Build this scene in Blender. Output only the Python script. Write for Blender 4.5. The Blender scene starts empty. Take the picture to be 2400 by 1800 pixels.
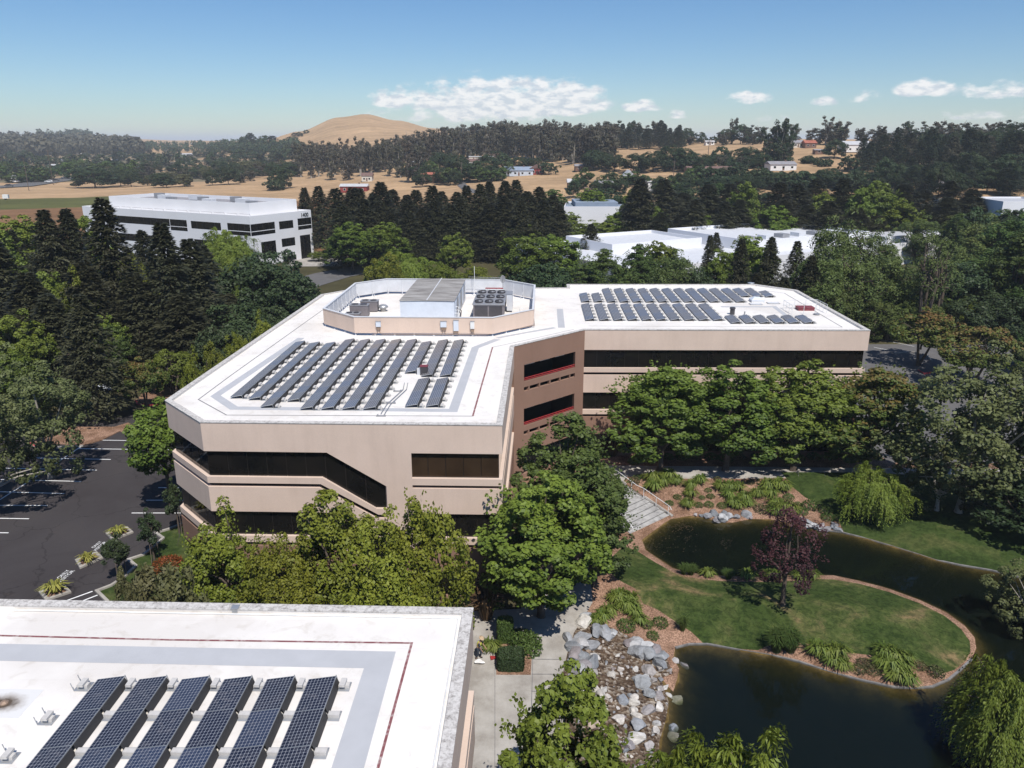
import bpy, bmesh, math, random
import numpy as np
from mathutils import Vector, Matrix, noise
from mathutils.geometry import delaunay_2d_cdt

R = math.radians
scene = bpy.context.scene
col = scene.collection

# ------------------------------------------------------------------ camera, sky, sun, exposure
CAM_H, TILT, FPX = 32.0, R(17.4), 1820.0
cam_d = bpy.data.cameras.new('camera')
cam_d.sensor_width = 36.0
cam_d.lens = 36.0 * FPX / 2400.0
cam_d.clip_start, cam_d.clip_end = 0.5, 60000.0
cam = bpy.data.objects.new('camera', cam_d)
cam.location = (0, 0, CAM_H)
cam.rotation_euler = (R(90) - TILT, 0, 0)
col.objects.link(cam)
scene.camera = cam

SUN_EL, SUN_AZ = R(57.5), R(20)          # azimuth measured from straight behind the camera towards +X
sun_dir = Vector((math.sin(SUN_AZ) * math.cos(SUN_EL), -math.cos(SUN_AZ) * math.cos(SUN_EL), math.sin(SUN_EL)))
sd = bpy.data.lights.new('sun', 'SUN')
sd.energy = 5.0
sd.angle = R(0.53)
sd.color = (1.0, 0.955, 0.89)
so = bpy.data.objects.new('sun', sd)
so.rotation_euler = sun_dir.to_track_quat('Z', 'Y').to_euler()
so.location = (60, -120, 200)
col.objects.link(so)

world = bpy.data.worlds.new('World')
scene.world = world
world.use_nodes = True
wn, wl = world.node_tree.nodes, world.node_tree.links
wn.clear()
def wnode(t, **k):
    n = wn.new(t)
    for a, b in k.items():
        setattr(n, a, b)
    return n
sky = wnode('ShaderNodeTexSky', sky_type='NISHITA', sun_disc=False)
sky.sun_elevation = SUN_EL
sky.sun_rotation = R(180) - SUN_AZ
sky.altitude = 50.0
sky.air_density, sky.dust_density, sky.ozone_density = 1.0, 0.15, 3.0
bg = wnode('ShaderNodeBackground')
bg.inputs['Strength'].default_value = 0.095
wout = wnode('ShaderNodeOutputWorld')
# fair-weather cumulus low over the horizon, all the way round
tc = wnode('ShaderNodeTexCoord')
sep = wnode('ShaderNodeSeparateXYZ')
wl.new(tc.outputs['Generated'], sep.inputs[0])
def wmath(op, a, b=None, c=None, clamp=False):
    n = wnode('ShaderNodeMath', operation=op, use_clamp=clamp)
    for i, v in enumerate((a, b, c)):
        if v is None:
            continue
        if isinstance(v, (int, float)):
            n.inputs[i].default_value = v
        else:
            wl.new(v, n.inputs[i])
    return n.outputs[0]
az = wmath('ARCTAN2', sep.outputs['X'], sep.outputs['Y'])
el = wmath('ARCSINE', sep.outputs['Z'])
def cloud_noise(sx, sy, scale, detail, off):
    cb = wnode('ShaderNodeCombineXYZ')
    wl.new(wmath('MULTIPLY', az, sx), cb.inputs[0])
    wl.new(wmath('MULTIPLY', el, sy), cb.inputs[1])
    cb.inputs[2].default_value = off
    n = wnode('ShaderNodeTexNoise')
    n.inputs['Scale'].default_value = scale
    n.inputs['Detail'].default_value = detail
    n.inputs['Roughness'].default_value = 0.55
    wl.new(cb.outputs[0], n.inputs['Vector'])
    return n.outputs['Fac']
puff = cloud_noise(1.0, 1.9, 34.0, 7.0, 2.7)
# each cloud: azimuth, height of its flat base, half width, height (degrees), density
CLOUDS = [(-1.5, 2.2, 8.0, 2.6, .85), (3.0, 2.4, 4.5, 2.2, .95), (-8.2, 2.6, 2.2, 1.2, .8), (9.0, 2.1, 1.7, .8, .7), (16.0, 2.55, 1.7, .75, .75), (11.5, 1.6, 1.2, .5, .6),
          (-5, 1.5, 8, 1.0, .3), (20.6, 2.3, 1.2, .6, .6), (23.2, 2.5, 1.2, .7, .5), (26.6, 2.9, 2.2, .95, .8), (30.0, 2.7, 3.0, .9, .7), (34, 3.0, 2.6, 1.0, .75), (36, 3.9, 3.0, .7, .6),
          (18, 1.3, 2, .4, .35), (30, 1.4, 6, .6, .3), (44, 2.6, 5, 1.4, .8), (55, 2.4, 4, 1.2, .7), (70, 2.7, 7, 2.0, .8), (96, 2.2, 5, 1.4, .7), (125, 2.5, 6, 1.9, .8),
          (160, 2.3, 8, 1.7, .8), (-150, 2.4, 6, 1.5, .7), (-120, 2.3, 5, 1.2, .7), (-90, 2.6, 7, 1.6, .6), (-60, 2.2, 3, .8, .4)]
tot = None
for (a, b, w, h, dn) in CLOUDS:
    dx = wmath('DIVIDE', wmath('SUBTRACT', az, R(a)), R(w))
    up = wmath('DIVIDE', wmath('SUBTRACT', el, R(b)), R(h))
    dn_ = wmath('MULTIPLY', wmath('MINIMUM', up, 0.0), 2.2)      # flat underside
    upc = wmath('ADD', wmath('MAXIMUM', up, 0.0), dn_)
    m = wmath('SUBTRACT', 1.0, wmath('ADD', wmath('MULTIPLY', dx, dx), wmath('MULTIPLY', upc, upc)))
    m = wmath('MULTIPLY', wmath('MAXIMUM', m, 0.0), dn)
    tot = m if tot is None else wmath('MAXIMUM', tot, m)
dens = wmath('SUBTRACT', wmath('ADD', wmath('MULTIPLY', tot, 1.0), wmath('MULTIPLY', puff, 2.2)), 1.30)
dens = wmath('MULTIPLY', wmath('MULTIPLY', dens, 2.6, clamp=True), wmath('MULTIPLY', tot, 3.0, clamp=True))
shade = cloud_noise(1.0, 2.4, 60.0, 5.0, 9.1)
cc = wnode('ShaderNodeValToRGB')
cc.color_ramp.elements[0].position, cc.color_ramp.elements[0].color = .40, (7.0, 7.6, 8.4, 1)
cc.color_ramp.elements[1].position, cc.color_ramp.elements[1].color = .56, (11.0, 10.8, 10.7, 1)
wl.new(shade, cc.inputs[0])
mixc = wnode('ShaderNodeMixRGB')
wl.new(wmath('MULTIPLY', dens, .85), mixc.inputs[0])
hsv = wnode('ShaderNodeHueSaturation'); hsv.inputs['Saturation'].default_value = 1.15
tin = wnode('ShaderNodeMixRGB', blend_type='MULTIPLY'); tin.inputs[0].default_value = 1.0; tin.inputs[2].default_value = (.80, .94, 1.10, 1)
wl.new(sky.outputs[0], hsv.inputs['Color'])
wl.new(hsv.outputs[0], tin.inputs[1])
wl.new(tin.outputs[0], mixc.inputs[1])
wl.new(cc.outputs[0], mixc.inputs[2])
wl.new(mixc.outputs[0], bg.inputs['Color'])
wl.new(bg.outputs[0], wout.inputs['Surface'])

scene.view_settings.view_transform = 'Standard'
scene.view_settings.look = 'None'
scene.view_settings.exposure = 0.0
scene.view_settings.gamma = 1.0
scene.view_settings.use_curve_mapping = False
scene.render.engine = 'CYCLES'
cy = scene.cycles
cy.use_denoising = True
cy.max_bounces = 6
cy.diffuse_bounces = 3
cy.glossy_bounces = 3
cy.transmission_bounces = 4
cy.transparent_max_bounces = 8
cy.volume_bounces = 1
cy.caustics_reflective = False
cy.caustics_refractive = False

# ------------------------------------------------------------------ helpers
def at(u, v, z):
    """ground-plan point (x, y) that a sight line from the survey camera meets at height z (2400 x 1800 photo)"""
    a, b = (u - 1200) / FPX, (v - 900) / FPX
    dy, dz = math.cos(TILT) - b * math.sin(TILT), -(math.sin(TILT) + b * math.cos(TILT))
    t = (z - CAM_H) / dz
    return (a * t, dy * t)

def at_y(u, v, y):
    """point at plan distance y on the sight line"""
    a, b = (u - 1200) / FPX, (v - 900) / FPX
    dy, dz = math.cos(TILT) - b * math.sin(TILT), -(math.sin(TILT) + b * math.cos(TILT))
    t = y / dy
    return (a * t, y, CAM_H + dz * t)

def link(o, parent=None):
    col.objects.link(o)
    if parent is not None:
        o.parent = parent
    return o

def tag(o, label=None, cat=None, group=None, kind=None):
    if label: o['label'] = label
    if cat: o['category'] = cat
    if group: o['group'] = group
    if kind: o['kind'] = kind
    return o

def empty(name, loc=(0, 0, 0), rz=0.0, label=None, cat=None, group=None):
    o = bpy.data.objects.new(name, None)
    o.empty_display_size = .3
    o.location = loc
    o.rotation_euler = (0, 0, rz)
    link(o)
    return tag(o, label, cat, group)

def copy_tree(o, parent=None):
    c = o.copy()
    col.objects.link(c)
    c.parent = parent
    for ch in o.children:
        copy_tree(ch, c)
    return c

class MB:
    def __init__(s):
        s.v, s.f = [], []
    def add(s, vs, fs):
        n = len(s.v)
        s.v += [tuple(q) for q in vs]
        s.f += [tuple(i + n for i in f) for f in fs]
        return s
    def box(s, x0, x1, y0, y1, z0, z1, M=None):
        vs = [Vector((x, y, z)) for z in (z0, z1) for y in (y0, y1) for x in (x0, x1)]
        if M is not None:
            vs = [M @ q for q in vs]
        return s.add(vs, [(0, 2, 3, 1), (4, 5, 7, 6), (0, 1, 5, 4), (2, 6, 7, 3), (0, 4, 6, 2), (1, 3, 7, 5)])
    def prism(s, poly, z0, z1):
        n = len(poly)
        vs = [(p[0], p[1], z0) for p in poly] + [(p[0], p[1], z1) for p in poly]
        a = sum(poly[i][0] * poly[(i + 1) % n][1] - poly[(i + 1) % n][0] * poly[i][1] for i in range(n))
        idx = list(range(n)) if a > 0 else list(range(n))[::-1]
        fs = [tuple(reversed(idx)), tuple(i + n for i in idx)]
        for k in range(n):
            i, j = idx[k], idx[(k + 1) % n]
            fs.append((i, j, j + n, i + n))
        return s.add(vs, fs)
    def tube(s, pts, r, n=8, cap=True):
        pts = [Vector(p) for p in pts]
        rs = r if isinstance(r, (list, tuple)) else [r] * len(pts)
        vs, fs = [], []
        up0 = None
        for i, p in enumerate(pts):
            t = (pts[min(i + 1, len(pts) - 1)] - pts[max(i - 1, 0)]).normalized()
            ref = Vector((0, 0, 1)) if abs(t.z) < .95 else Vector((1, 0, 0))
            a = t.cross(ref).normalized()
            if up0 is not None and a.dot(up0) < 0:
                a = -a
            up0 = a
            b = t.cross(a)
            for k in range(n):
                th = 2 * math.pi * k / n
                vs.append(p + (a * math.cos(th) + b * math.sin(th)) * rs[i])
        for i in range(len(pts) - 1):
            for k in range(n):
                q = (k + 1) % n
                fs.append((i * n + k, i * n + q, (i + 1) * n + q, (i + 1) * n + k))
        if cap:
            fs.append(tuple(range(n))[::-1])
            m = (len(pts) - 1) * n
            fs.append(tuple(m + k for k in range(n)))
        return s.add(vs, fs)
    def cyl(s, x, y, z0, z1, r, n=16, r1=None):
        return s.tube([(x, y, z0), (x, y, z1)], [r, r if r1 is None else r1], n)
    def mesh(s, name, mat=None, smooth=False):
        me = bpy.data.meshes.new(name)
        me.from_pydata(s.v, [], s.f)
        me.update()
        if mat is not None:
            me.materials.append(mat)
        if smooth:
            me.shade_smooth()
        return me
    def build(s, name, mat, parent=None, smooth=False):
        return link(bpy.data.objects.new(name, s.mesh(name, mat, smooth)), parent)

def mesh_obj(name, me, parent=None):
    return link(bpy.data.objects.new(name, me), parent)

# ------------------------------------------------------------------ materials
class NT:
    def __init__(s, name):
        s.m = bpy.data.materials.new(name)
        s.m.use_nodes = True
        s.t = s.m.node_tree
        s.n, s.l = s.t.nodes, s.t.links
        s.b = s.n['Principled BSDF']
        s.out = s.n['Material Output']
    def new(s, t, **k):
        n = s.n.new(t)
        for a, b in k.items():
            setattr(n, a, b)
        return n
    def noise(s, scale, detail=4, rough=.55, coord='Object', dist=0.0, vec=None):
        n = s.new('ShaderNodeTexNoise')
        n.inputs['Scale'].default_value = scale
        n.inputs['Detail'].default_value = detail
        n.inputs['Roughness'].default_value = rough
        n.inputs['Distortion'].default_value = dist
        if vec is None:
            if coord == 'World':
                vec = s.new('ShaderNodeNewGeometry').outputs['Position']
            else:
                vec = s.new('ShaderNodeTexCoord').outputs[coord]
        s.l.new(vec, n.inputs['Vector'])
        return n.outputs['Fac']
    def ramp(s, fac, stops):
        r = s.new('ShaderNodeValToRGB')
        e = r.color_ramp.elements
        while len(e) < len(stops):
            e.new(.5)
        for i, (p, c) in enumerate(stops):
            e[i].position = p
            e[i].color = (*c, 1) if len(c) == 3 else c
        s.l.new(fac, r.inputs[0])
        return r.outputs[0]
    def mix(s, fac, a, b, mode='MIX'):
        m = s.new('ShaderNodeMixRGB', blend_type=mode)
        for i, v in zip((0, 1, 2), (fac, a, b)):
            if isinstance(v, (int, float)):
                m.inputs[i].default_value = v
            elif isinstance(v, (tuple, list)):
                m.inputs[i].default_value = (*v, 1)
            else:
                s.l.new(v, m.inputs[i])
        return m.outputs[0]
    def math(s, op, a, b=None, clamp=False):
        n = s.new('ShaderNodeMath', operation=op, use_clamp=clamp)
        for i, v in enumerate((a, b)):
            if v is None: continue
            if isinstance(v, (int, float)): n.inputs[i].default_value = v
            else: s.l.new(v, n.inputs[i])
        return n.outputs[0]
    def color(s, c):
        if isinstance(c, (tuple, list)): s.b.inputs['Base Color'].default_value = (*c, 1)
        else: s.l.new(c, s.b.inputs['Base Color'])
        return s
    def set(s, rough=.7, spec=.3, metal=0.0):
        s.b.inputs['Roughness'].default_value = rough
        s.b.inputs['Specular IOR Level'].default_value = spec
        s.b.inputs['Metallic'].default_value = metal
        return s
    def bump(s, h, strength=.3, dist=.05):
        b = s.new('ShaderNodeBump')
        b.inputs['Strength'].default_value = strength
        b.inputs['Distance'].default_value = dist
        s.l.new(h, b.inputs['Height'])
        s.l.new(b.outputs[0], s.b.inputs['Normal'])
        return s

M = {}
def plain(name, c, rough=.7, spec=.3, metal=0.0, var=.12, scale=1.5, coord='Object', bump=0.0):
    t = NT(name)
    f = t.noise(scale, 5, .6, coord)
    lo = tuple(x * (1 - var) for x in c)
    hi = tuple(min(1, x * (1 + var)) for x in c)
    t.color(t.ramp(f, [(.3, lo), (.7, hi)])).set(rough, spec, metal)
    if bump: t.bump(t.noise(scale * 14, 4, .6, coord), bump, .02)
    M[name] = t.m
    return t.m

def stucco(name, c):
    t = NT(name)
    big = t.noise(.35, 4, .6, 'World')
    fine = t.noise(9, 5, .7, 'World')
    # faint vertical rain streaks
    geo = t.new('ShaderNodeNewGeometry')
    mp = t.new('ShaderNodeMapping')
    mp.inputs['Scale'].default_value = (.8, .8, .10)
    t.l.new(geo.outputs['Position'], mp.inputs[0])
    st = t.noise(1.6, 4, .6, vec=mp.outputs[0])
    a = t.ramp(big, [(.3, tuple(x * .94 for x in c)), (.7, tuple(min(1, x * 1.04) for x in c))])
    b = t.mix(.5, a, t.ramp(fine, [(.3, (.9, .9, .9)), (.7, (1.05, 1.05, 1.05))]), 'MULTIPLY')
    b = t.mix(.5, b, t.ramp(st, [(.30, (.90, .89, .88)), (.52, (1, 1, 1))]), 'MULTIPLY')
    t.color(b).set(.85, .2).bump(fine, .25, .01)
    M[name] = t.m
stucco('tan_stucco', (.665, .520, .425))
stucco('brown_stucco', (.275, .168, .122))
plain('white_stucco', (.74, .74, .755), .85, .2, var=.04, scale=.12, coord='World')

t = NT('white_roof')                 # coated membrane roof: seams, ponding stains
f1 = t.noise(.12, 5, .6, 'World'); f2 = t.noise(1.2, 6, .65, 'World', .6)
c1 = t.ramp(f1, [(.38, (.66, .62, .575)), (.5, (.75, .715, .67)), (.62, (.78, .745, .70))])
c2 = t.mix(.7, c1, t.ramp(f2, [(.34, (.86, .84, .81)), (.46, (1, 1, 1))]), 'MULTIPLY')
br = t.new('ShaderNodeTexBrick')
br.offset = 0.0
for k, v in (('Scale', 1.0), ('Mortar Size', .012), ('Brick Width', 40.0), ('Row Height', 1.9), ('Mortar Smooth', .4)):
    br.inputs[k].default_value = v
br.inputs['Color1'].default_value = br.inputs['Color2'].default_value = (1, 1, 1, 1)
br.inputs['Mortar'].default_value = (.9, .89, .88, 1)
t.l.new(t.new('ShaderNodeNewGeometry').outputs['Position'], br.inputs['Vector'])
t.color(t.mix(.8, c2, br.outputs['Color'], 'MULTIPLY')).set(.75, .25).bump(f2, .15, .02)
M['white_roof'] = t.m

t = NT('parapet_cap')
f = t.noise(5.0, 7, .78, 'World', .2)
t.color(t.ramp(f, [(.34, (.20, .185, .17)), (.45, (.42, .395, .37)), (.54, (.56, .535, .505)), (.66, (.62, .595, .56))])).set(.8, .2)
M['parapet_cap'] = t.m
plain('grey_coating', (.44, .445, .46), .8, .2, var=.05, scale=.8, coord='World')
t = NT('red_paint')
f = t.noise(3.5, 5, .7, 'World')
t.color(t.ramp(f, [(.34, (.45, .38, .36)), (.5, (.23, .085, .09)), (.7, (.17, .055, .06))])).set(.8, .2)
M['red_paint'] = t.m
plain('dark_line', (.19, .185, .19), .8, .2, var=.2, scale=2, coord='World')

t = NT('tinted_glass')
f = t.noise(.5, 3, .5, 'World')
t.color(t.ramp(f, [(.3, (.006, .006, .006)), (.7, (.014, .012, .010))])).set(.04, .3)
wv = t.noise(.9, 2, .5, 'World')
t.bump(wv, .03, .05)
M['tinted_glass'] = t.m
t = NT('bronze_glass')
f = t.noise(.5, 3, .5, 'World')
t.color(t.ramp(f, [(.3, (.028, .017, .010)), (.7, (.055, .034, .02))])).set(.06, .5)
M['bronze_glass'] = t.m
plain('dark_frame', (.02, .016, .014), .5, .4)
plain('dark_void', (.012, .012, .012), .9, .1)
plain('white_metal', (.72, .72, .71), .45, .5)
plain('pale_paint', (.60, .61, .63), .6, .3, var=.08, scale=.9)
plain('unit_white', (.62, .66, .72), .6, .3, var=.06)
plain('galvanised', (.45, .46, .47), .45, .5, .6)
plain('grey_metal', (.33, .33, .34), .5, .5, .3)
plain('dark_metal', (.075, .07, .075), .5, .5, .3)
plain('purple_grey', (.20, .18, .185), .6, .4, .1)
plain('red_metal', (.33, .035, .035), .45, .5)
plain('hatch_red', (.20, .045, .055), .6, .4)
plain('ballast', (.52, .50, .475), .9, .2, var=.15, scale=4)
plain('black_plate', (.035, .033, .033), .6, .4)
plain('copper_pipe', (.30, .21, .15), .5, .4, .2)
plain('blue_metal', (.05, .08, .2), .5, .4)
plain('sign_dark', (.03, .033, .036), .6, .3)
plain('rubber', (.02, .02, .02), .8, .2)
plain('road_paint', (.78, .78, .77), .8, .2, var=.1, scale=4, coord='World')
plain('kerb_red', (.42, .06, .07), .8, .2, var=.2, scale=3, coord='World')
plain('wood_pole', (.14, .11, .09), .9, .1, var=.25, scale=3)
plain('barn_red', (.25, .05, .045), .8, .2)
plain('house_cream', (.62, .58, .50), .8, .2)
plain('house_white', (.74, .73, .71), .8, .2)
plain('house_brown', (.19, .115, .085), .8, .2)
plain('house_blue', (.52, .57, .63), .8, .2)
plain('roof_grey', (.27, .26, .27), .85, .2, var=.15, scale=.6)
plain('roof_brown', (.17, .105, .09), .85, .2, var=.15, scale=.6)
plain('roof_red', (.35, .12, .08), .85, .2, var=.15, scale=.6)
plain('roof_metal', (.60, .59, .58), .5, .4, .2, var=.1, scale=.6)
plain('roof_blue', (.24, .29, .36), .7, .3, var=.1, scale=.6)

t = NT('ribbed_roof')        # weathered sheet-metal lid of the air handler
tcn = t.new('ShaderNodeTexCoord')
mp = t.new('ShaderNodeMapping'); mp.inputs['Scale'].default_value = (.35, 3.0, 1)
t.l.new(tcn.outputs['Object'], mp.inputs[0])
f = t.noise(1.0, 5, .65, vec=mp.outputs[0])
t.color(t.ramp(f, [(.34, (.155, .135, .115)), (.5, (.33, .305, .275)), (.66, (.50, .475, .44))])).set(.6, .3, .1)
M['ribbed_roof'] = t.m

t = NT('solar_cells')         # dark cells with pale grid, dusted
tcn = t.new('ShaderNodeTexCoord'); sp = t.new('ShaderNodeSeparateXYZ')
t.l.new(tcn.outputs['Object'], sp.inputs[0])
def gridline(sock, pitch, w):
    fr = t.math('FRACT', t.math('DIVIDE', sock, pitch))
    d = t.math('ABSOLUTE', t.math('SUBTRACT', fr, .5))
    return t.math('GREATER_THAN', d, .5 - w)
gx, gy = gridline(sp.outputs['X'], 1.05 / 8, .05), gridline(sp.outputs['Y'], 1.74 / 12, .045)
grid = t.math('MAXIMUM', gx, t.math('MULTIPLY', gy, .7))
# cropped cell corners show as small pale diamonds
def absfr(sock, pitch):
    return t.math('ABSOLUTE', t.math('SUBTRACT', t.math('FRACT', t.math('ADD', t.math('DIVIDE', sock, pitch), .5)), .5))
dia = t.math('LESS_THAN', t.math('ADD', absfr(sp.outputs['X'], 1.05 / 8), absfr(sp.outputs['Y'], 1.74 / 12)), .17)
grid = t.math('MAXIMUM', grid, dia)
oi = t.new('ShaderNodeObjectInfo')
cell = t.ramp(oi.outputs['Random'], [(.0, (.010, .013, .028)), (.55, (.017, .019, .030)), (.75, (.028, .042, .085)), (1, (.022, .024, .034))])
dust = t.noise(6, 6, .75, 'World')
dust2 = t.noise(.8, 3, .6, 'World')
c = t.mix(grid, cell, (.32, .325, .35))
dm = t.math('MULTIPLY', t.ramp(dust, [(.5, (0, 0, 0)), (.66, (1, 1, 1))]), t.ramp(dust2, [(.4, (.06, .06, .06)), (.7, (.55, .55, .55))]))
c = t.mix(dm, c, (.26, .245, .25))
t.color(c).set(.22, .5)
M['solar_cells'] = t.m

t = NT('solar_sky_grey')         # far cells: sky reflection painted in as grey and blue, pale grid, dusted
tcn = t.new('ShaderNodeTexCoord'); sp = t.new('ShaderNodeSeparateXYZ')
t.l.new(tcn.outputs['Object'], sp.inputs[0])
def gridline(sock, pitch, w):
    fr = t.math('FRACT', t.math('DIVIDE', sock, pitch))
    d = t.math('ABSOLUTE', t.math('SUBTRACT', fr, .5))
    return t.math('GREATER_THAN', d, .5 - w)
gx, gy = gridline(sp.outputs['X'], 1.05 / 6, .13), gridline(sp.outputs['Y'], 1.74 / 12, .045)
grid = t.math('MAXIMUM', gx, t.math('MULTIPLY', gy, .12))
# cropped cell corners show as small pale diamonds
def absfr(sock, pitch):
    return t.math('ABSOLUTE', t.math('SUBTRACT', t.math('FRACT', t.math('ADD', t.math('DIVIDE', sock, pitch), .5)), .5))
dia = t.math('LESS_THAN', t.math('ADD', absfr(sp.outputs['X'], 1.05 / 8), absfr(sp.outputs['Y'], 1.74 / 12)), .17)
oi = t.new('ShaderNodeObjectInfo')
cell = t.ramp(oi.outputs['Random'], [(.0, (.085, .080, .083)), (.5, (.105, .098, .098)), (.70, (.075, .092, .135)), (1, (.060, .072, .105))])
dust = t.noise(6, 6, .75, 'World')
dust2 = t.noise(.8, 3, .6, 'World')
c = t.mix(grid, cell, (.36, .355, .37))
dm = t.math('MULTIPLY', t.ramp(dust, [(.5, (0, 0, 0)), (.66, (1, 1, 1))]), t.ramp(dust2, [(.4, (.06, .06, .06)), (.7, (.55, .55, .55))]))
c = t.mix(dm, c, (.26, .245, .25))
t.color(c).set(.38, .5)
M['solar_sky_grey'] = t.m

t = NT('asphalt')
f = t.noise(.11, 5, .62, 'World', .5); g = t.noise(14, 4, .7, 'World'); h = t.noise(.6, 6, .75, 'World', 1.5)
c = t.ramp(f, [(.3, (.040, .034, .035)), (.55, (.052, .046, .047)), (.75, (.062, .054, .052))])
c = t.mix(.5, c, t.ramp(g, [(.3, (.75, .75, .75)), (.7, (1.2, 1.2, 1.2))]), 'MULTIPLY')
vor = t.new('ShaderNodeTexVoronoi', feature='DISTANCE_TO_EDGE')
vor.inputs['Scale'].default_value = .13
wpos = t.new('ShaderNodeNewGeometry').outputs['Position']
vadd = t.new('ShaderNodeVectorMath', operation='MULTIPLY_ADD')
nz = t.new('ShaderNodeTexNoise'); nz.inputs['Scale'].default_value = .5; nz.inputs['Detail'].default_value = 5
t.l.new(wpos, nz.inputs['Vector']); t.l.new(nz.outputs['Color'], vadd.inputs[0])
vadd.inputs[1].default_value = (3, 3, 3); t.l.new(wpos, vadd.inputs[2])
t.l.new(vadd.outputs[0], vor.inputs['Vector'])
crack = t.ramp(vor.outputs['Distance'], [(.002, (.55, .55, .55)), (.012, (1, 1, 1))])
c = t.mix(.8, c, crack, 'MULTIPLY')
c = t.mix(t.ramp(h, [(.6, (0, 0, 0)), (.75, (.35, .35, .35))]), c, (.09, .066, .05))
t.color(c).set(.9, .25).bump(g, .3, .01)
M['asphalt'] = t.m
plain('old_asphalt', (.125, .12, .118), .9, .2, var=.14, scale=.3, coord='World', bump=.2)

t = NT('concrete')
f = t.noise(.5, 6, .65, 'World'); g = t.noise(11, 4, .7, 'World')
c = t.ramp(f, [(.38, (.29, .265, .235)), (.52, (.37, .345, .31)), (.64, (.42, .395, .36))])
t.color(t.mix(.35, c, t.ramp(g, [(.3, (.8, .8, .8)), (.7, (1.15, 1.15, 1.15))]), 'MULTIPLY')).set(.9, .2).bump(g, .2, .01)
M['concrete'] = t.m
t = NT('stained_concrete')
f = t.noise(1.3, 6, .7, 'World', .5); g = t.noise(.35, 3, .5, 'World')
c = t.ramp(f, [(.32, (.20, .195, .19)), (.48, (.36, .35, .335)), (.62, (.45, .44, .42))])
t.color(c).set(.9, .2)
M['stained_concrete'] = t.m
t = NT('riser_concrete')
f = t.noise(2.0, 5, .7, 'World')
t.color(t.ramp(f, [(.35, (.13, .125, .12)), (.65, (.25, .24, .23))])).set(.9, .2)
M['riser_concrete'] = t.m

t = NT('lawn')
a, b, d = t.noise(.21, 4, .62, 'World', .8), t.noise(2.0, 6, .75, 'World', .8), t.noise(16, 4, .7, 'World')
c = t.ramp(a, [(.40, (.038, .060, .016)), (.50, (.062, .082, .025)), (.57, (.098, .100, .040)), (.64, (.18, .135, .070))])
c = t.mix(.75, c, t.ramp(b, [(.40, (.42, .50, .42)), (.60, (1.45, 1.38, 1.3))]), 'MULTIPLY')
c = t.mix(.6, c, t.ramp(d, [(.3, (.6, .62, .6)), (.7, (1.35, 1.3, 1.3))]), 'MULTIPLY')
t.color(c).set(.95, .1).bump(d, .6, .05)
M['lawn'] = t.m
t = NT('lawn_green')
a, b, d = t.noise(.2, 4, .6, 'World', .4), t.noise(2.2, 6, .7, 'World', .6), t.noise(22, 4, .7, 'World')
c = t.ramp(a, [(.40, (.030, .050, .013)), (.52, (.046, .070, .019)), (.62, (.076, .088, .030))])
c = t.mix(.7, c, t.ramp(b, [(.40, (.52, .58, .52)), (.60, (1.3, 1.25, 1.25))]), 'MULTIPLY')
c = t.mix(.6, c, t.ramp(d, [(.3, (.6, .62, .6)), (.7, (1.35, 1.3, 1.3))]), 'MULTIPLY')
t.color(c).set(.95, .1).bump(d, .6, .05)
M['lawn_green'] = t.m
t = NT('mulch')
a, d = t.noise(.5, 4, .6, 'World'), t.noise(9, 5, .75, 'World')
c = t.ramp(a, [(.40, (.20, .118, .076)), (.60, (.33, .205, .142))])
t.color(t.mix(.85, c, t.ramp(d, [(.42, (.40, .37, .35)), (.58, (1.4, 1.4, 1.4))]), 'MULTIPLY')).set(.95, .1).bump(d, .7, .04)
M['mulch'] = t.m
t = NT('soil')
a, d = t.noise(.25, 4, .6, 'World'), t.noise(5, 5, .75, 'World')
c = t.ramp(a, [(.3, (.075, .058, .036)), (.5, (.085, .078, .038)), (.7, (.135, .105, .065))])
t.color(t.mix(.7, c, t.ramp(d, [(.3, (.5, .5, .5)), (.65, (1.3, 1.3, 1.3))]), 'MULTIPLY')).set(.95, .1)
M['soil'] = t.m
t = NT('pond_bed')
a, d = t.noise(.8, 5, .65, 'World'), t.noise(6, 5, .7, 'World')
c = t.ramp(a, [(.4, (.085, .056, .018)), (.6, (.17, .115, .042))])
t.color(t.mix(.6, c, t.ramp(d, [(.35, (.55, .55, .5)), (.65, (1.2, 1.2, 1.2))]), 'MULTIPLY')).set(.95, .1)
M['pond_bed'] = t.m
t = NT('rock')
oi = t.new('ShaderNodeObjectInfo')
d, e = t.noise(1.7, 6, .7, 'Object', .5), t.noise(9, 5, .7, 'Object')
base = t.ramp(oi.outputs['Random'], [(0, (.20, .22, .25)), (.2, (.33, .345, .37)), (.4, (.58, .55, .50)), (.55, (.45, .42, .38)), (.7, (.27, .25, .26)), (.85, (.62, .60, .57)), (1, (.30, .20, .13))])
c = t.mix(.8, base, t.ramp(d, [(.3, (.55, .54, .53)), (.65, (1.2, 1.2, 1.2))]), 'MULTIPLY')
t.color(c).set(.85, .25).bump(e, .5, .05)
M['rock'] = t.m
t = NT('blue_rock')
oi = t.new('ShaderNodeObjectInfo')
d, e = t.noise(1.7, 6, .7, 'Object', .5), t.noise(9, 5, .7, 'Object')
base = t.ramp(oi.outputs['Random'], [(0, (.17, .18, .195)), (.3, (.30, .31, .32)), (.55, (.21, .21, .22)), (.75, (.30, .25, .245)), (.88, (.44, .44, .44)), (1, (.24, .25, .27))])
t.color(t.mix(.8, base, t.ramp(d, [(.3, (.6, .6, .6)), (.65, (1.25, 1.25, 1.25))]), 'MULTIPLY')).set(.85, .25).bump(e, .5, .05)
M['blue_rock'] = t.m
t = NT('wet_gravel')
d, e = t.noise(5, 6, .75, 'World', .4), t.noise(.6, 4, .6, 'World')
vor = t.new('ShaderNodeTexVoronoi'); vor.inputs['Scale'].default_value = 5.5
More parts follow.
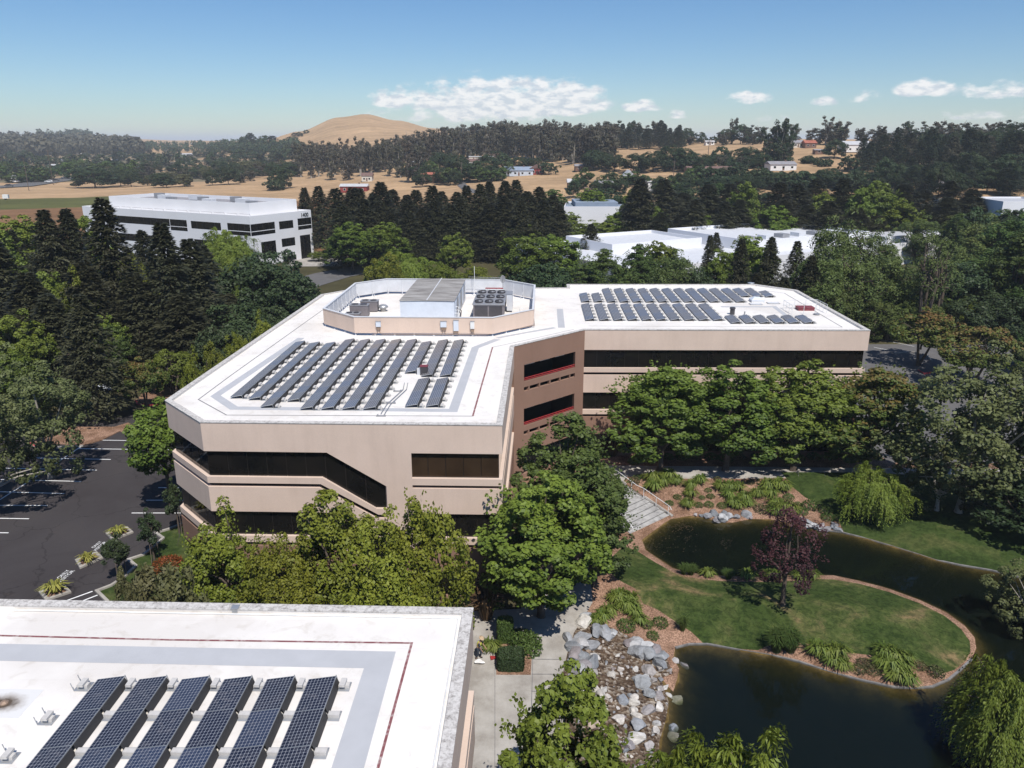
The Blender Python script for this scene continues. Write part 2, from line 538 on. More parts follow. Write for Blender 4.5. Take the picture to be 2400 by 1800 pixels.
t.l.new(t.new('ShaderNodeNewGeometry').outputs['Position'], vor.inputs['Vector'])
sepc = t.new('ShaderNodeSeparateColor'); t.l.new(vor.outputs['Color'], sepc.inputs[0])
c = t.ramp(sepc.outputs[0], [(0, (.055, .034, .02)), (.45, (.125, .082, .05)), (.75, (.20, .155, .11)), (1, (.40, .36, .31))])
c = t.mix(.8, c, t.ramp(e, [(.35, (.45, .38, .32)), (.65, (1.2, 1.2, 1.2))]), 'MULTIPLY')
t.color(t.mix(.6, c, t.ramp(d, [(.3, (.45, .45, .45)), (.65, (1.25, 1.25, 1.25))]), 'MULTIPLY')).set(.5, .4).bump(vor.outputs['Distance'], .8, .1)
M['wet_gravel'] = t.m

t = NT('far_land')
at_n = t.new('ShaderNodeAttribute', attribute_name='land')
d, e = t.noise(.02, 6, .65, 'World', .6), t.noise(.22, 5, .7, 'World')
mp = t.new('ShaderNodeMapping'); mp.inputs['Scale'].default_value = (.010, .075, .0); mp.inputs['Rotation'].default_value = (0, 0, R(8))
t.l.new(t.new('ShaderNodeNewGeometry').outputs['Position'], mp.inputs[0])
fur = t.noise(1.0, 5, .65, vec=mp.outputs[0])
c = t.mix(.7, at_n.outputs['Color'], t.ramp(d, [(.3, (.72, .70, .66)), (.7, (1.22, 1.2, 1.16))]), 'MULTIPLY')
c = t.mix(.55, c, t.ramp(fur, [(.35, (.66, .66, .62)), (.62, (1.2, 1.18, 1.15))]), 'MULTIPLY')
c = t.mix(.6, c, t.ramp(e, [(.3, (.72, .72, .70)), (.7, (1.2, 1.2, 1.2))]), 'MULTIPLY')
t.color(c).set(.95, .1)
M['far_land'] = t.m

t = NT('pond_water')
gl = t.new('ShaderNodeBsdfGlossy'); gl.inputs['Roughness'].default_value = .015
tr = t.new('ShaderNodeBsdfTransparent')
fr = t.new('ShaderNodeFresnel'); fr.inputs['IOR'].default_value = 1.33
mx = t.new('ShaderNodeMixShader')
rip = t.noise(2.2, 3, .5, 'World', .4)
bp = t.new('ShaderNodeBump'); bp.inputs['Strength'].default_value = .05; bp.inputs['Distance'].default_value = .05
t.l.new(rip, bp.inputs['Height']); t.l.new(bp.outputs[0], gl.inputs['Normal']); t.l.new(bp.outputs[0], fr.inputs['Normal'])
mu = t.new('ShaderNodeBsdfDiffuse'); mu.inputs['Color'].default_value = (.016, .027, .018, 1)
m0 = t.new('ShaderNodeMixShader'); m0.inputs[0].default_value = .22
t.l.new(tr.outputs[0], m0.inputs[1]); t.l.new(mu.outputs[0], m0.inputs[2])
t.l.new(fr.outputs[0], mx.inputs[0]); t.l.new(m0.outputs[0], mx.inputs[1]); t.l.new(gl.outputs[0], mx.inputs[2])
t.l.new(mx.outputs[0], t.out.inputs['Surface'])
va = t.new('ShaderNodeVolumeAbsorption'); va.inputs['Color'].default_value = (.42, .46, .22, 1); va.inputs['Density'].default_value = 3.0
t.l.new(va.outputs[0], t.out.inputs['Volume'])
t.n.remove(t.b)
M['pond_water'] = t.m

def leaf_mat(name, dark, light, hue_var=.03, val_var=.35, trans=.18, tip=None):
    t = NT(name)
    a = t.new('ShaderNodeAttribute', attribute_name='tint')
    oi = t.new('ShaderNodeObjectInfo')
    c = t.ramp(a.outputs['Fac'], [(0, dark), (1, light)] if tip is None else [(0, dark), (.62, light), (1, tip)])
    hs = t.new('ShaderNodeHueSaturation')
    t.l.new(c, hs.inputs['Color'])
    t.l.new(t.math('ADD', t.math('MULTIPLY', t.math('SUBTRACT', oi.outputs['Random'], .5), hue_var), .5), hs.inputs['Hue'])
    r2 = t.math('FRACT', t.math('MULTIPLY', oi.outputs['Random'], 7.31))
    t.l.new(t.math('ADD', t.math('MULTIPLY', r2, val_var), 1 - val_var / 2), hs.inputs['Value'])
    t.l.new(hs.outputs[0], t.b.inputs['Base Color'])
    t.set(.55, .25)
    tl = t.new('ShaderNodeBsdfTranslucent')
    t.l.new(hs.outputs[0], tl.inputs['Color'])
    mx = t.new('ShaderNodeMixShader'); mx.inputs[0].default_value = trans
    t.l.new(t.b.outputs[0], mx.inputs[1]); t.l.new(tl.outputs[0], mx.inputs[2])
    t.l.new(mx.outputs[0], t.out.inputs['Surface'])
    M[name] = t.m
leaf_mat('leaf_maple', (.040, .070, .011), (.150, .195, .028))
leaf_mat('leaf_deep', (.036, .064, .017), (.088, .130, .030))
leaf_mat('leaf_yellow', (.060, .088, .011), (.185, .205, .024))
leaf_mat('leaf_turning', (.040, .066, .013), (.105, .130, .026), .04, tip=(.165, .098, .034))
leaf_mat('leaf_redwood', (.020, .023, .012), (.066, .066, .032), .03, .4, .08)
leaf_mat('leaf_oak', (.018, .034, .014), (.045, .068, .024), .03, .3, .1)
leaf_mat('leaf_gum', (.050, .052, .036), (.135, .115, .078), .07, .4, .12)
leaf_mat('leaf_plane', (.042, .056, .020), (.130, .145, .052))
leaf_mat('leaf_willow', (.075, .120, .016), (.185, .225, .032), .02, .25)
leaf_mat('leaf_wisp', (.050, .078, .020), (.125, .155, .042), .04)
leaf_mat('leaf_purple', (.022, .010, .014), (.085, .030, .036), .02, .2)
leaf_mat('leaf_pine', (.012, .020, .013), (.036, .048, .024), .03, .3, .06)
leaf_mat('leaf_strap', (.055, .100, .016), (.175, .215, .040), .02, .2)
leaf_mat('leaf_gold', (.12, .14, .02), (.36, .33, .08), .02, .2)
leaf_mat('leaf_hedge', (.045, .085, .018), (.105, .150, .035), .02, .2)
leaf_mat('leaf_olive', (.055, .062, .026), (.125, .120, .050), .03, .3)
leaf_mat('leaf_flame', (.05, .045, .014), (.30, .06, .02), .02, .2)
leaf_mat('leaf_bronze', (.05, .03, .018), (.15, .10, .05), .02, .2)
plain('bark', (.105, .082, .066), .95, .1, var=.3, scale=3, bump=.3)
plain('pale_bark', (.34, .31, .27), .9, .1, var=.3, scale=2.5, bump=.2)
# ------------------------------------------------------------------ lie of the land
WATER_Z = -3.2
YARD_Z = -1.8
def sstep(a, b, x):
    t = max(0.0, min(1.0, (x - a) / (b - a)))
    return t * t * (3 - 2 * t)
DIST = [150, 250, 350, 450, 600, 800, 1100, 1500, 2000, 3000, 5000]
COLS = {  # plan bearing in photo columns -> heights at DIST
    -600: [0, 0, 0, 0, 0, 1, 4, 12, 26, 36, 20],
    0: [0, 0, 0, 0, 0, 0, 4, 9, 27, 38, 20],
    250: [0, 0, 0, 0, 0, 0, 3, 8, 24, 40, 20],
    420: [0, 0, 0, 0, 1, 2, 4, 9, 20, 33, 20],
    600: [0, 0, 0, 0, 2, 4, 10, 28, 32, 30, 20],
    700: [0, 0, 0, 1, 4, 8, 16, 48, 40, 30, 20],
    800: [0, 0, 0, 2, 6, 11, 24, 73, 48, 30, 20],
    860: [0, 0, 0, 3, 8, 13, 28, 79, 50, 30, 20],
    930: [0, 0, 1, 4, 9, 15, 30, 68, 50, 30, 20],
    1020: [0, 0, 2, 5, 11, 18, 31, 53, 48, 30, 20],
    1150: [0, 0, 3, 8, 14, 21, 33, 45, 40, 30, 20],
    1300: [0, 0, 3, 9, 17, 27, 38, 40, 36, 30, 20],
    1420: [0, 0, 4, 11, 24, 29, 36, 38, 34, 30, 20],
    1560: [0, 0, 4, 13, 25, 32, 34, 34, 32, 28, 20],
    1700: [0, 0, 6, 16, 28, 32, 32, 31, 30, 25, 20],
    2000: [0, 1, 7, 19, 30, 33, 33, 31, 30, 25, 20],
    2400: [0, 3, 13, 26, 37, 40, 38, 35, 30, 25, 20],
    3200: [0, 4, 16, 30, 40, 44, 40, 35, 30, 25, 20]}
CK = sorted(COLS)
CH = np.array([COLS[k] for k in CK], float)
CKA, DA = np.array(CK, float), np.array(DIST, float)
def far_h(x, y):
    if y <= 150: return 0.0
    c = 1200 + FPX * (x / y) / .954
    c = min(max(c, CK[0]), CK[-1] - 1e-6)
    i = int(np.searchsorted(CKA, c, 'right') - 1); i = min(i, len(CK) - 2)
    t = (c - CK[i]) / (CK[i + 1] - CK[i]); t = t * t * (3 - 2 * t)
    d = min(max(y, 150.0), 4999.9)
    j = int(np.searchsorted(DA, d, 'right') - 1); j = min(j, len(DIST) - 2)
    s = (d - DIST[j]) / (DIST[j + 1] - DIST[j]); s = s * s * (3 - 2 * s) * .5 + s * .5
    z = (CH[i, j] * (1 - s) + CH[i, j + 1] * s) * (1 - t) + (CH[i + 1, j] * (1 - s) + CH[i + 1, j + 1] * s) * t
    return z + noise.noise((x * .006, y * .006, 1.0)) * min(1.0, (y - 150) / 500) * 2.2

def base_h(x, y):
    """terrace level round the two buildings: car park 0, courtyard -1.8"""
    k = sstep(-15, -6, x) * (1 - sstep(96, 118, y)) * (1 - sstep(70, 95, x) * .6)
    if x < -24 and y > 40: k = 0
    return YARD_Z * k

Z4 = lambda x, y: (1350 + x / 2.107, 1050 + y / 2.107)
Z5 = lambda x, y: (1050 + x / 3.403, 1350 + y / 3.403)
WE = WATER_Z + .06
pond_px = [Z4(*p) for p in [(325, 455), (345, 500), (400, 545), (480, 590), (560, 618), (700, 632), (830, 637), (950, 634), (1190, 624), (1270, 630), (1400, 652), (1550, 692), (1700, 747), (1830, 807), (1920, 872), (1970, 932), (1978, 985), (1955, 1040), (1900, 1092), (1840, 1142), (1760, 1177), (1670, 1187), (1560, 1177), (1400, 1142), (1250, 1102), (1100, 1052), (950, 1017), (800, 992), (650, 967), (560, 967), (490, 985), (480, 1040), (510, 1085), (500, 1140), (480, 1200)]]
pond_px += [(1549, 1590), (1568, 1644), (1560, 1690), (1545, 1740), (1545, 1800), (1560, 1880), (1640, 1960), (1800, 1990), (2060, 1980), (2380, 1900), (2600, 1780), (2660, 1560), (2640, 1400), (2520, 1370)]
pond_px += [Z4(*p) for p in [(2212, 642), (2050, 602), (1900, 577), (1780, 552), (1690, 522), (1560, 482), (1440, 447), (1310, 414), (1200, 402), (1100, 382), (960, 354), (870, 347), (770, 366), (720, 366), (640, 342), (560, 337), (470, 347)]]
POND = [at(u, v, WE) for u, v in pond_px]
PA = np.array(POND)
def pip(poly, x, y):
    c, n = False, len(poly)
    j = n - 1
    for i in range(n):
        xi, yi = poly[i]; xj, yj = poly[j]
        if (yi > y) != (yj > y) and x < (xj - xi) * (y - yi) / (yj - yi) + xi:
            c = not c
        j = i
    return c
PB = np.roll(PA, -1, 0)
def pond_d(x, y):
    ab = PB - PA
    ap = np.array((x, y)) - PA
    t = np.clip((ap * ab).sum(1) / (ab * ab).sum(1), 0, 1)
    d = np.sqrt(((ap - ab * t[:, None]) ** 2).sum(1).min())
    return -d if pip(POND, x, y) else d
ZS = lambda x, y: (1350 + x / 5.53, 1080 + y / 5.53)
st_bl, st_br, st_tr = Vector(at(*ZS(700, 968), -3.05)), Vector(at(*ZS(1215, 708), -3.05)), Vector(at(*ZS(470, 205), YARD_Z))
st_run = st_br - st_tr
st_tl = st_bl - st_run
STAIR = [tuple(st_bl), tuple(st_br), tuple(st_tr), tuple(st_tl)]
def near_h(x, y):
    b = base_h(x, y)
    if x < 1.5 or y > 90 or x > 75: return b
    d = pond_d(x, y)
    if d < 0:
        return WATER_Z - min(1.5, .02 - d * .42)
    rise = WATER_Z + .10 + .16 * d + .10 * math.sin(min(d, 6) / 6 * math.pi / 2)
    b2 = min(b, rise)
    return b2
def H(x, y):
    return near_h(x, y) if (y < 150 and abs(x) < 95) else far_h(x, y)
def on_ground(u, v, lo=8.0, hi=4500.0):
    """where the sight line meets the land"""
    y, py = lo, lo
    while y < hi:
        x, _, z = at_y(u, v, y)
        if z <= H(x, y):
            a, b = py, y
            for _ in range(12):
                m = (a + b) / 2
                x, _, z = at_y(u, v, m)
                if z <= H(x, m): b = m
                else: a = m
            x, _, z = at_y(u, v, b)
            return (x, b, H(x, b))
        py = y
        y *= 1.012
    x, _, z = at_y(u, v, hi)
    return (x, hi, H(x, hi))

# ------------------------------------------------------------------ far land: one sheet out to the horizon
PX0, PX1, PY0, PY1 = -80.0, 90.0, -20.0, 150.0
def axis(vals):
    return sorted(set(round(v, 3) for v in vals))
xs = axis([PX0 + 5 * i for i in range(35)] + [s * q for q in list(range(95, 400, 12)) + list(range(400, 1300, 25)) + list(range(1300, 3000, 100)) + list(range(3000, 14001, 1000)) for s in (-1, 1)])
ys = axis([PY0 + 5 * i for i in range(35)] + [-60, -150, -400, -1200, -4000] + list(range(156, 620, 6)) + list(range(620, 1250, 12)) + list(range(1250, 2200, 25)) + list(range(2200, 4000, 90)) + list(range(4000, 26001, 1500)))
gold, brown, green, town, dgreen = (.42, .285, .170), (.215, .120, .062), (.095, .100, .032), (.17, .145, .095), (.075, .068, .034)
def land_col(x, y):
    c = 1200 + FPX * (x / max(y, 1)) / .954
    n = noise.noise((x * .012, y * .012, 4.0))
    if y < 235: return dgreen
    if c < 820 and y < 640:
        e = 395 + (c - 200) * .08 + n * 12          # ploughed field, green strip, then cut hay
        if y < e: q = brown
        elif y < e + 75 - max(0, (c - 330) * .25) + n * 20: q = green
        else: q = gold
        return q
    if c < 640 and 640 <= y < 1500:
        return town if n < .1 else gold
    if y < 320: return dgreen
    if y > 4200: return (.13, .13, .12)
    return gold
verts, cols, idx = [], [], {}
for j, y in enumerate(ys):
    for i, x in enumerate(xs):
        inside = PX0 < x < PX1 and PY0 < y < PY1
        if inside: continue
        idx[(i, j)] = len(verts)
        verts.append((x, y, H(x, y)))
        cols.append(land_col(x, y))
faces = []
for j in range(len(ys) - 1):
    for i in range(len(xs) - 1):
        if xs[i] >= PX0 and xs[i + 1] <= PX1 and ys[j] >= PY0 and ys[j + 1] <= PY1: continue
        q = [(i, j), (i + 1, j), (i + 1, j + 1), (i, j + 1)]
        if all(k in idx for k in q):
            faces.append(tuple(idx[k] for k in q))
me = bpy.data.meshes.new('terrain')
me.from_pydata(verts, [], faces)
ca = me.color_attributes.new('land', 'FLOAT_COLOR', 'POINT')
ca.data.foreach_set('color', np.c_[np.array(cols), np.ones(len(cols))].ravel())
me.materials.append(M['far_land'])
me.shade_smooth()
tag(mesh_obj('terrain', me), 'dry golden hills and ploughed field around the office park', 'terrain', kind='structure')

# ------------------------------------------------------------------ near ground, cut into regions that share their edges
def pxl(pts, z): return [at(u, v, z) for u, v in pts]
Z1 = lambda x, y: (x / 2.5517, 800 + y / 2.5517)
ZK = lambda x, y: (200 + x / 7.213, 1180 + y / 7.213)
kerb_px = [ZK(*p) for p in [(380, 1650), (190, 1465), (440, 1370), (640, 1240), (855, 1045), (730, 935), (990, 850), (1130, 740), (1315, 575), (1190, 485), (1400, 425), (1640, 330)]]
KERB = pxl(kerb_px, .12)
main_fp = [(-27.0, 57.3), (-22.4, 52.4), (-.7, 51.8), (.2, 74.0), (7.8, 81.0), (38.2, 80.7), (38.6, 104.1), (34.3, 108.5), (7.7, 108.6), (7.6, 105.9), (-21.5, 105.2), (-25.1, 101.0)]
near_fp = [(-1.70, 29.14), (-42.5, 30.42), (-43.4, -6.0), (-2.85, -6.0)]
lawn_left = KERB + [(-23.0, 52.6), (-16, 51.9), (-13, 46), (-14, 38), (-20, 33.5)]
lot = [(-79.9, 24.0), (-45, 24.0), (-45, 31.2), (-28.5, 31.2)] + [KERB[0]] + KERB[1:] + [(-27.6, 57.0), (-29.2, 62), (-29.2, 86), (-33, 97), (-36, 128), (-46, 128), (-47, 92), (-50, 90), (-79.9, 90)]
L = lambda pts, z: pxl([Z4(*p) for p in pts], z)
LZ = -2.75
island = L([(165, 575), (235, 485), (300, 500), (400, 560), (480, 606), (540, 630), (700, 650), (850, 655), (1000, 655), (1190, 640), (1270, 640), (1400, 662), (1550, 703), (1700, 758), (1822, 818), (1905, 882), (1948, 938), (1952, 985), (1930, 1030), (1870, 1078), (1790, 1105), (1740, 1075), (1640, 1030), (1560, 1045), (1450, 1028), (1330, 1010), (1200, 980), (1090, 955), (960, 960), (900, 980), (800, 970), (640, 945), (570, 900), (480, 855), (400, 815), (330, 795), (290, 735), (200, 690), (165, 650)], LZ)
lawn_far = L([(1010, 140), (1060, 200), (1130, 245), (1200, 275), (1290, 320), (1335, 385), (1335, 405), (1440, 435), (1560, 470), (1700, 512), (1780, 540), (1900, 566), (2050, 592), (2212, 630), (2400, 640), (2400, 152), (1640, 152), (1350, 142)], -2.3)
path = [(5.8, 75.1), (5.2, 72.5), (9.2, 70.6), (12.2, 75.2), (46, 74.6), (52, 73), (60, 74.5), (60, 77.2), (46, 77.3), (9.0, 78.2)]
lot_right = [(41.5, 79.0), (46, 78.2), (89.9, 82.0), (89.9, 124), (50, 124), (41.5, 116)]
patio = [(-3.4, 50.6), (.7, 51.0), (1.2, 60), (6.4, 57), (6.2, 52)] + pxl([(1345, 1480), (1330, 1525), (1318, 1580), (1322, 1650), (1330, 1740), (1335, 1800)], YARD_Z) + [(3.2, 15), (3.2, -10), (-3.4, -10)]
cascade = pxl([(1345, 1478), (1380, 1460), (1445, 1478), (1500, 1500), (1560, 1520), (1580, 1560)], -2.4) + pxl([(1549, 1590), (1568, 1644), (1560, 1690), (1545, 1740), (1545, 1800), (1560, 1880)], WE) + [(3.6, 19)] + pxl([(1335, 1800), (1330, 1740), (1322, 1650), (1318, 1580), (1330, 1525)], YARD_Z)
rear_road = [(-80 + .1, 141), (-36, 129), (-36, 120), (-20, 122), (10, 128), (10, 140), (-20, 136), (-40, 142), (-79.9, 149.8)]
REGIONS = [('stair_gap', STAIR, 'concrete', ''), ('pond_bed', POND, 'pond_bed', 'muddy pond bed under the dark water'), ('car_park', lot, 'asphalt', 'dark asphalt car park with white stall lines'), ('lawn', island, 'lawn', 'grassy peninsula with dry patches between the two pond arms'),
           ('lawn', lawn_far, 'lawn_green', 'green lawn sloping down behind the upper pond'), ('lawn', lawn_left, 'lawn_green', 'narrow lawn behind the sawtooth kerb'), ('path', path, 'concrete', 'pale concrete path along the long wing'),
           ('car_park', lot_right, 'old_asphalt', 'faded grey car park beside the far end of the wing'), ('patio', patio, 'concrete', 'grey concrete walk between the near roof and the creek'), ('creek_bed', cascade, 'wet_gravel', 'brown gravel creek bed between boulders'),
           ('road', rear_road, 'old_asphalt', 'grey driveway behind the building')]
rng = random.Random(3)
pts, edges = [], []
def add_poly(poly, step=1.2):
    n = len(poly)
    first = len(pts)
    for i in range(n):
        a, b = Vector(poly[i]), Vector(poly[(i + 1) % n])
        m = max(1, int((b - a).length / step))
        for k in range(m):
            pts.append(a.lerp(b, k / m))
    for k in range(first, len(pts)):
        edges.append((k, k + 1 if k + 1 < len(pts) else first))
bx = [Vector((x, PY0)) for x in xs if PX0 <= x <= PX1] + [Vector((PX1, y)) for y in ys if PY0 < y <= PY1] + [Vector((x, PY1)) for x in reversed(xs) if PX0 <= x < PX1] + [Vector((PX0, y)) for y in reversed(ys) if PY0 < y < PY1]
f0 = len(pts)
pts += bx
edges += [(k, k + 1 if k + 1 < len(pts) else f0) for k in range(f0, len(pts))]
for rg in REGIONS:
    add_poly(rg[1])
y = PY0 + 2.5
while y < PY1 - 2:
    x = PX0 + 2.5
    st = 1.1 if 18 < y < 84 else 3.0
    while x < PX1 - 2:
        s2 = st if (st > 2 or 2 < x < 62) else 2.6
        pts.append(Vector((x + rng.uniform(-.2, .2) * s2, y + rng.uniform(-.2, .2) * s2)))
        x += s2
    y += st
ov, oe, of, *_ = delaunay_2d_cdt(pts, edges, [], 1, 1e-4)
hz = [near_h(p.x, p.y) for p in ov]
def bbox(p): return min(q[0] for q in p), max(q[0] for q in p), min(q[1] for q in p), max(q[1] for q in p)
BB = [bbox(rg[1]) for rg in REGIONS]
groups = {}
for f in of:
    cx = sum(ov[i].x for i in f) / len(f); cyy = sum(ov[i].y for i in f) / len(f)
    k = -1
    for q, rg in enumerate(REGIONS):
        b = BB[q]
        if b[0] <= cx <= b[1] and b[2] <= cyy <= b[3] and pip(rg[1], cx, cyy):
            k = q; break
    if k == -1 and 1.5 < cx < 64 and 12 < cyy < 81: k = -2
    groups.setdefault(k, []).append(f)
def region_obj(name, fs, mat):
    used = sorted({i for f in fs for i in f})
    mp = {i: n for n, i in enumerate(used)}
    me = bpy.data.meshes.new(name)
    me.from_pydata([(ov[i].x, ov[i].y, hz[i]) for i in used], [], [tuple(mp[i] for i in f) for f in fs])
    me.materials.append(mat)
    me.shade_smooth()
    return mesh_obj(name, me)
for k, fs in groups.items():
    if k == 0: continue
    if k == -1: tag(region_obj('ground', fs, M['soil']), 'shaded earth and dry grass under the trees', 'ground', kind='structure')
    elif k == -2: tag(region_obj('planting_bed', fs, M['mulch']), 'reddish bark mulch bed around the pond', 'planting bed', kind='structure')
    else: tag(region_obj(REGIONS[k][0], fs, M[REGIONS[k][2]]), REGIONS[k][3], REGIONS[k][0].replace('_', ' '), kind='structure')

# water: a closed body, so the depth itself darkens it
mb = MB().prism(POND, WATER_Z - 2.2, WATER_Z)
o = mb.build('water', M['pond_water'])
bm = bmesh.new(); bm.from_mesh(o.data); bmesh.ops.triangulate(bm, faces=bm.faces[:]); bm.to_mesh(o.data); bm.free()
tag(o, 'dark green still water of the two-armed pond', 'water', kind='structure')

# thin concrete lip round the pond
def strip(pts2, w, z, closed=False, zf=None):
    """flat mitred ribbon along a polyline"""
    n = len(pts2)
    P = [Vector(p) for p in pts2]
    vs, fs = [], []
    for i in range(n):
        a = P[i - 1] if (i > 0 or closed) else None
        b = P[(i + 1) % n] if (i < n - 1 or closed) else None
        d1 = (P[i] - a).normalized() if a is not None else None
        d2 = (b - P[i]).normalized() if b is not None else None
        d1 = d1 or d2; d2 = d2 or d1
        n1, n2 = Vector((-d1.y, d1.x)), Vector((-d2.y, d2.x))
        m = (n1 + n2)
        m = m.normalized() if m.length > 1e-6 else n1
        k = min(3.0, 1 / max(.3, m.dot(n1)))
        for s in (-1, 1):
            q = P[i] + m * (w / 2 * k * s)
            vs.append((q.x, q.y, z if zf is None else zf(q.x, q.y)))
    for i in range(n if closed else n - 1):
        j = (i + 1) % n
        fs.append((2 * i, 2 * j, 2 * j + 1, 2 * i + 1))
    return MB().add(vs, fs)
def kerb(name, pts2, w, h, mat, zf, closed=False, parent=None):
    a = strip(pts2, w, 0, closed)
    mb = MB()
    vs = [(p[0], p[1], zf(p[0], p[1]) + h) for p in a.v] + [(p[0], p[1], zf(p[0], p[1]) - .3) for p in a.v]
    n = len(a.v)
    fs = [f for f in a.f] + [tuple(i + n for i in reversed(f)) for f in a.f]
    for f in a.f:
        fs += [(f[1], f[0], f[0] + n, f[1] + n), (f[3], f[2], f[2] + n, f[3] + n)]
    if not closed:
        fs += [(0, 1, 1 + n, n), (n - 1, n - 2, 2 * n - 2, 2 * n - 1)]
    mb.add(vs, fs)
    bm = bmesh.new()
    o = mb.build(name, mat, parent)
    bm.from_mesh(o.data); bmesh.ops.recalc_face_normals(bm, faces=bm.faces[:]); bm.to_mesh(o.data); bm.free()
    return o
shore = lambda x, y: WATER_Z + .02
tag(kerb('pond_edging', POND[17:31], .15, .07, M['riser_concrete'], shore), 'thin pale concrete edging round the grassy peninsula', 'edging', kind='structure')
tag(kerb('pond_edging', POND[-17:-7], .15, .07, M['riser_concrete'], shore), 'thin pale concrete edging along the far bank of the upper pond', 'edging', kind='structure')
tag(kerb('sawtooth_kerb', KERB, .22, .14, M['concrete'], lambda x, y: 0.0), 'zigzag concrete kerb between car park and narrow lawn', 'kerb', kind='structure')

# painted stall lines
def paint_line(p, q, w, zf, name='stall_line', mat='road_paint'):
    n = max(2, int((Vector(q) - Vector(p)).length / 2) + 1)
    P = [Vector(p).lerp(Vector(q), i / (n - 1)) for i in range(n)]
    return strip(P, w, 0, False, lambda x, y: zf(x, y) + .012).build(name, M[mat])
flat0 = lambda x, y: 0.0
lines_px = [[(220, 1031.5), (400, 1034)], [(184, 1051.5), (400, 1054.5)], [(34, 1072.5), (259.5, 1077)], [(-60, 1096), (227, 1102)], [(-60, 1122.5), (191, 1128.5)], [(-60, 1151), (151, 1157)], [(-60, 1184), (111, 1185)], [(-60, 1214), (68, 1216)], [(-60, 1248), (20, 1249)],
            [(191, 1046), (53, 1138)], [(53, 1138), (-40, 1196)], [(371, 1143), (420, 1143)], [(343, 1172.5), (430, 1172.5)], [(308.5, 1202.5), (424, 1202.5)], [(145, 1412), (217, 1386)], [(190, 1410), (228.5, 1395)]]
for a, b in lines_px:
    tag(paint_line(at(*a, 0), at(*b, 0), .13, flat0), 'white painted stall line on the dark car park', 'road marking', 'stall lines on the dark car park')
for a, b in [((2055, 812), (2140, 830)), ((2080, 795), (2160, 812)), ((2225, 860), (2260, 868)), ((2045, 832), (2075, 838))]:
    tag(paint_line(at(*a, -1.3), at(*b, -1.3), .12, lambda x, y: near_h(x, y)), 'faint white stall line on the faded car park', 'road marking', 'stall lines on the faded car park')
def painted_words(word, c, rot, size):
    cu = bpy.data.curves.new('word', 'FONT')
    cu.body = word; cu.size = size; cu.align_x = 'LEFT'
    tmp = bpy.data.objects.new('tmp', cu)
    me = bpy.data.meshes.new_from_object(tmp)
    bpy.data.objects.remove(tmp)
    me.name = 'painted_word'
    me.materials.append(M['road_paint'])
    o = mesh_obj('painted_word', me)
    o.location = (c[0], c[1], .014)
    o.rotation_euler = (0, 0, rot)
    return o
ZT = lambda x, y: (100 + x / 10.369, 1240 + y / 10.369)
for a, b, c, d, w in [((440, 1300), (790, 1010), (420, 1205), (545, 1090), 'between the two nearer planters'), ((1290, 540), (1565, 310), (1250, 465), (1345, 380), 'beside the farther planter')]:
    p, q = Vector(at(*ZT(*a), 0)), Vector(at(*ZT(*b), 0))
    ang = math.atan2(q.y - p.y, q.x - p.x)
    L1 = (q - p).length
    o = painted_words('VISITOR', p, ang, 1.0)
    wd = o.dimensions.x or 1
    bpy.context.view_layer.update()
    s = L1 / max(.1, o.dimensions.x); o.scale = (s, s * .95, 1)
    tag(o, 'white painted word VISITOR on dark asphalt ' + w, 'road marking')
    p2 = Vector(at(*ZT(*c), 0))
    o2 = painted_words('ONLY', p2, ang, 1.0)
    bpy.context.view_layer.update()
    o2.scale = (s * .95, s * .95, 1)
    tag(o2, 'white painted word ONLY on dark asphalt ' + w, 'road marking')

# three kerbed planters in the car park
for pxs, w in [([ZK(375, 500), ZK(690, 405), ZK(780, 480), ZK(470, 600)], 'nearest the sawtooth lawn corner'), ([ZT(830, 740), ZT(1290, 570), ZT(1420, 690), ZT(930, 910)], 'between the two painted words'), ([Z1(245, 1497), Z1(370, 1450), Z1(412, 1497), Z1(280, 1540)], 'by the near white roof')]:
    P = pxl(pxs, .12)
    root = empty('kerbed_planter', (sum(p[0] for p in P) / 4, sum(p[1] for p in P) / 4, 0), 0, 'small four-sided concrete planter with bark mulch ' + w, 'planter')
    lp = [(p[0] - root.location.x, p[1] - root.location.y) for p in P]
    kerb('concrete_rim', lp, .24, .15, M['concrete'], flat0, True, root)
    MB().prism([(p[0] * .9, p[1] * .9) for p in lp], -.1, .10).build('mulch_fill', M['mulch'], root)
# red and plain kerbed tree islands
for pxs, m, lab in [([(74, 1040), (80, 1046), (120, 1049), (195, 1044)], 'concrete', 'curved kerb of the tree island under the redwood'), ([(318, 938), (322, 947), (345, 949), (380, 947)], 'kerb_red', 'red painted kerb by the far drive'), ([(72, 1038), (78, 1044), (88, 1048)], 'kerb_red', 'red painted kerb end of the tree island')]:
    tag(kerb('kerb', pxl(pxs, .1), .2, .15 if m == 'concrete' else .16, M[m], flat0), lab, 'kerb', kind='structure')
def bed(name, pxs, mat, z, lab):
    P = pxl(pxs, z)
    o = MB().prism(P, z - .3, z).build(name, M[mat])
    return tag(o, lab, 'planting bed', kind='structure')
bed('planting_bed', [(80, 1036), (195, 1043), (240, 1030), (300, 1000), (150, 1000)], 'mulch', .10, 'bark mulch island under the redwood in the car park')
bed('planting_bed', [(318, 938), (345, 948), (385, 946), (420, 905), (350, 905)], 'mulch', .10, 'bark mulch corner behind the red kerb')
bed('planting_bed', [(262, 1002), (300, 990), (320, 1000), (285, 1012)], 'mulch', .09, 'small mulch island end by the bright round tree')
tag(kerb('kerb', pxl([(2094, 846), (2130, 842), (2170, 850), (2180, 862)], -1.2), .2, .14, M['concrete'], near_h), 'pale kerb round the tree in the faded car park', 'kerb', kind='structure')
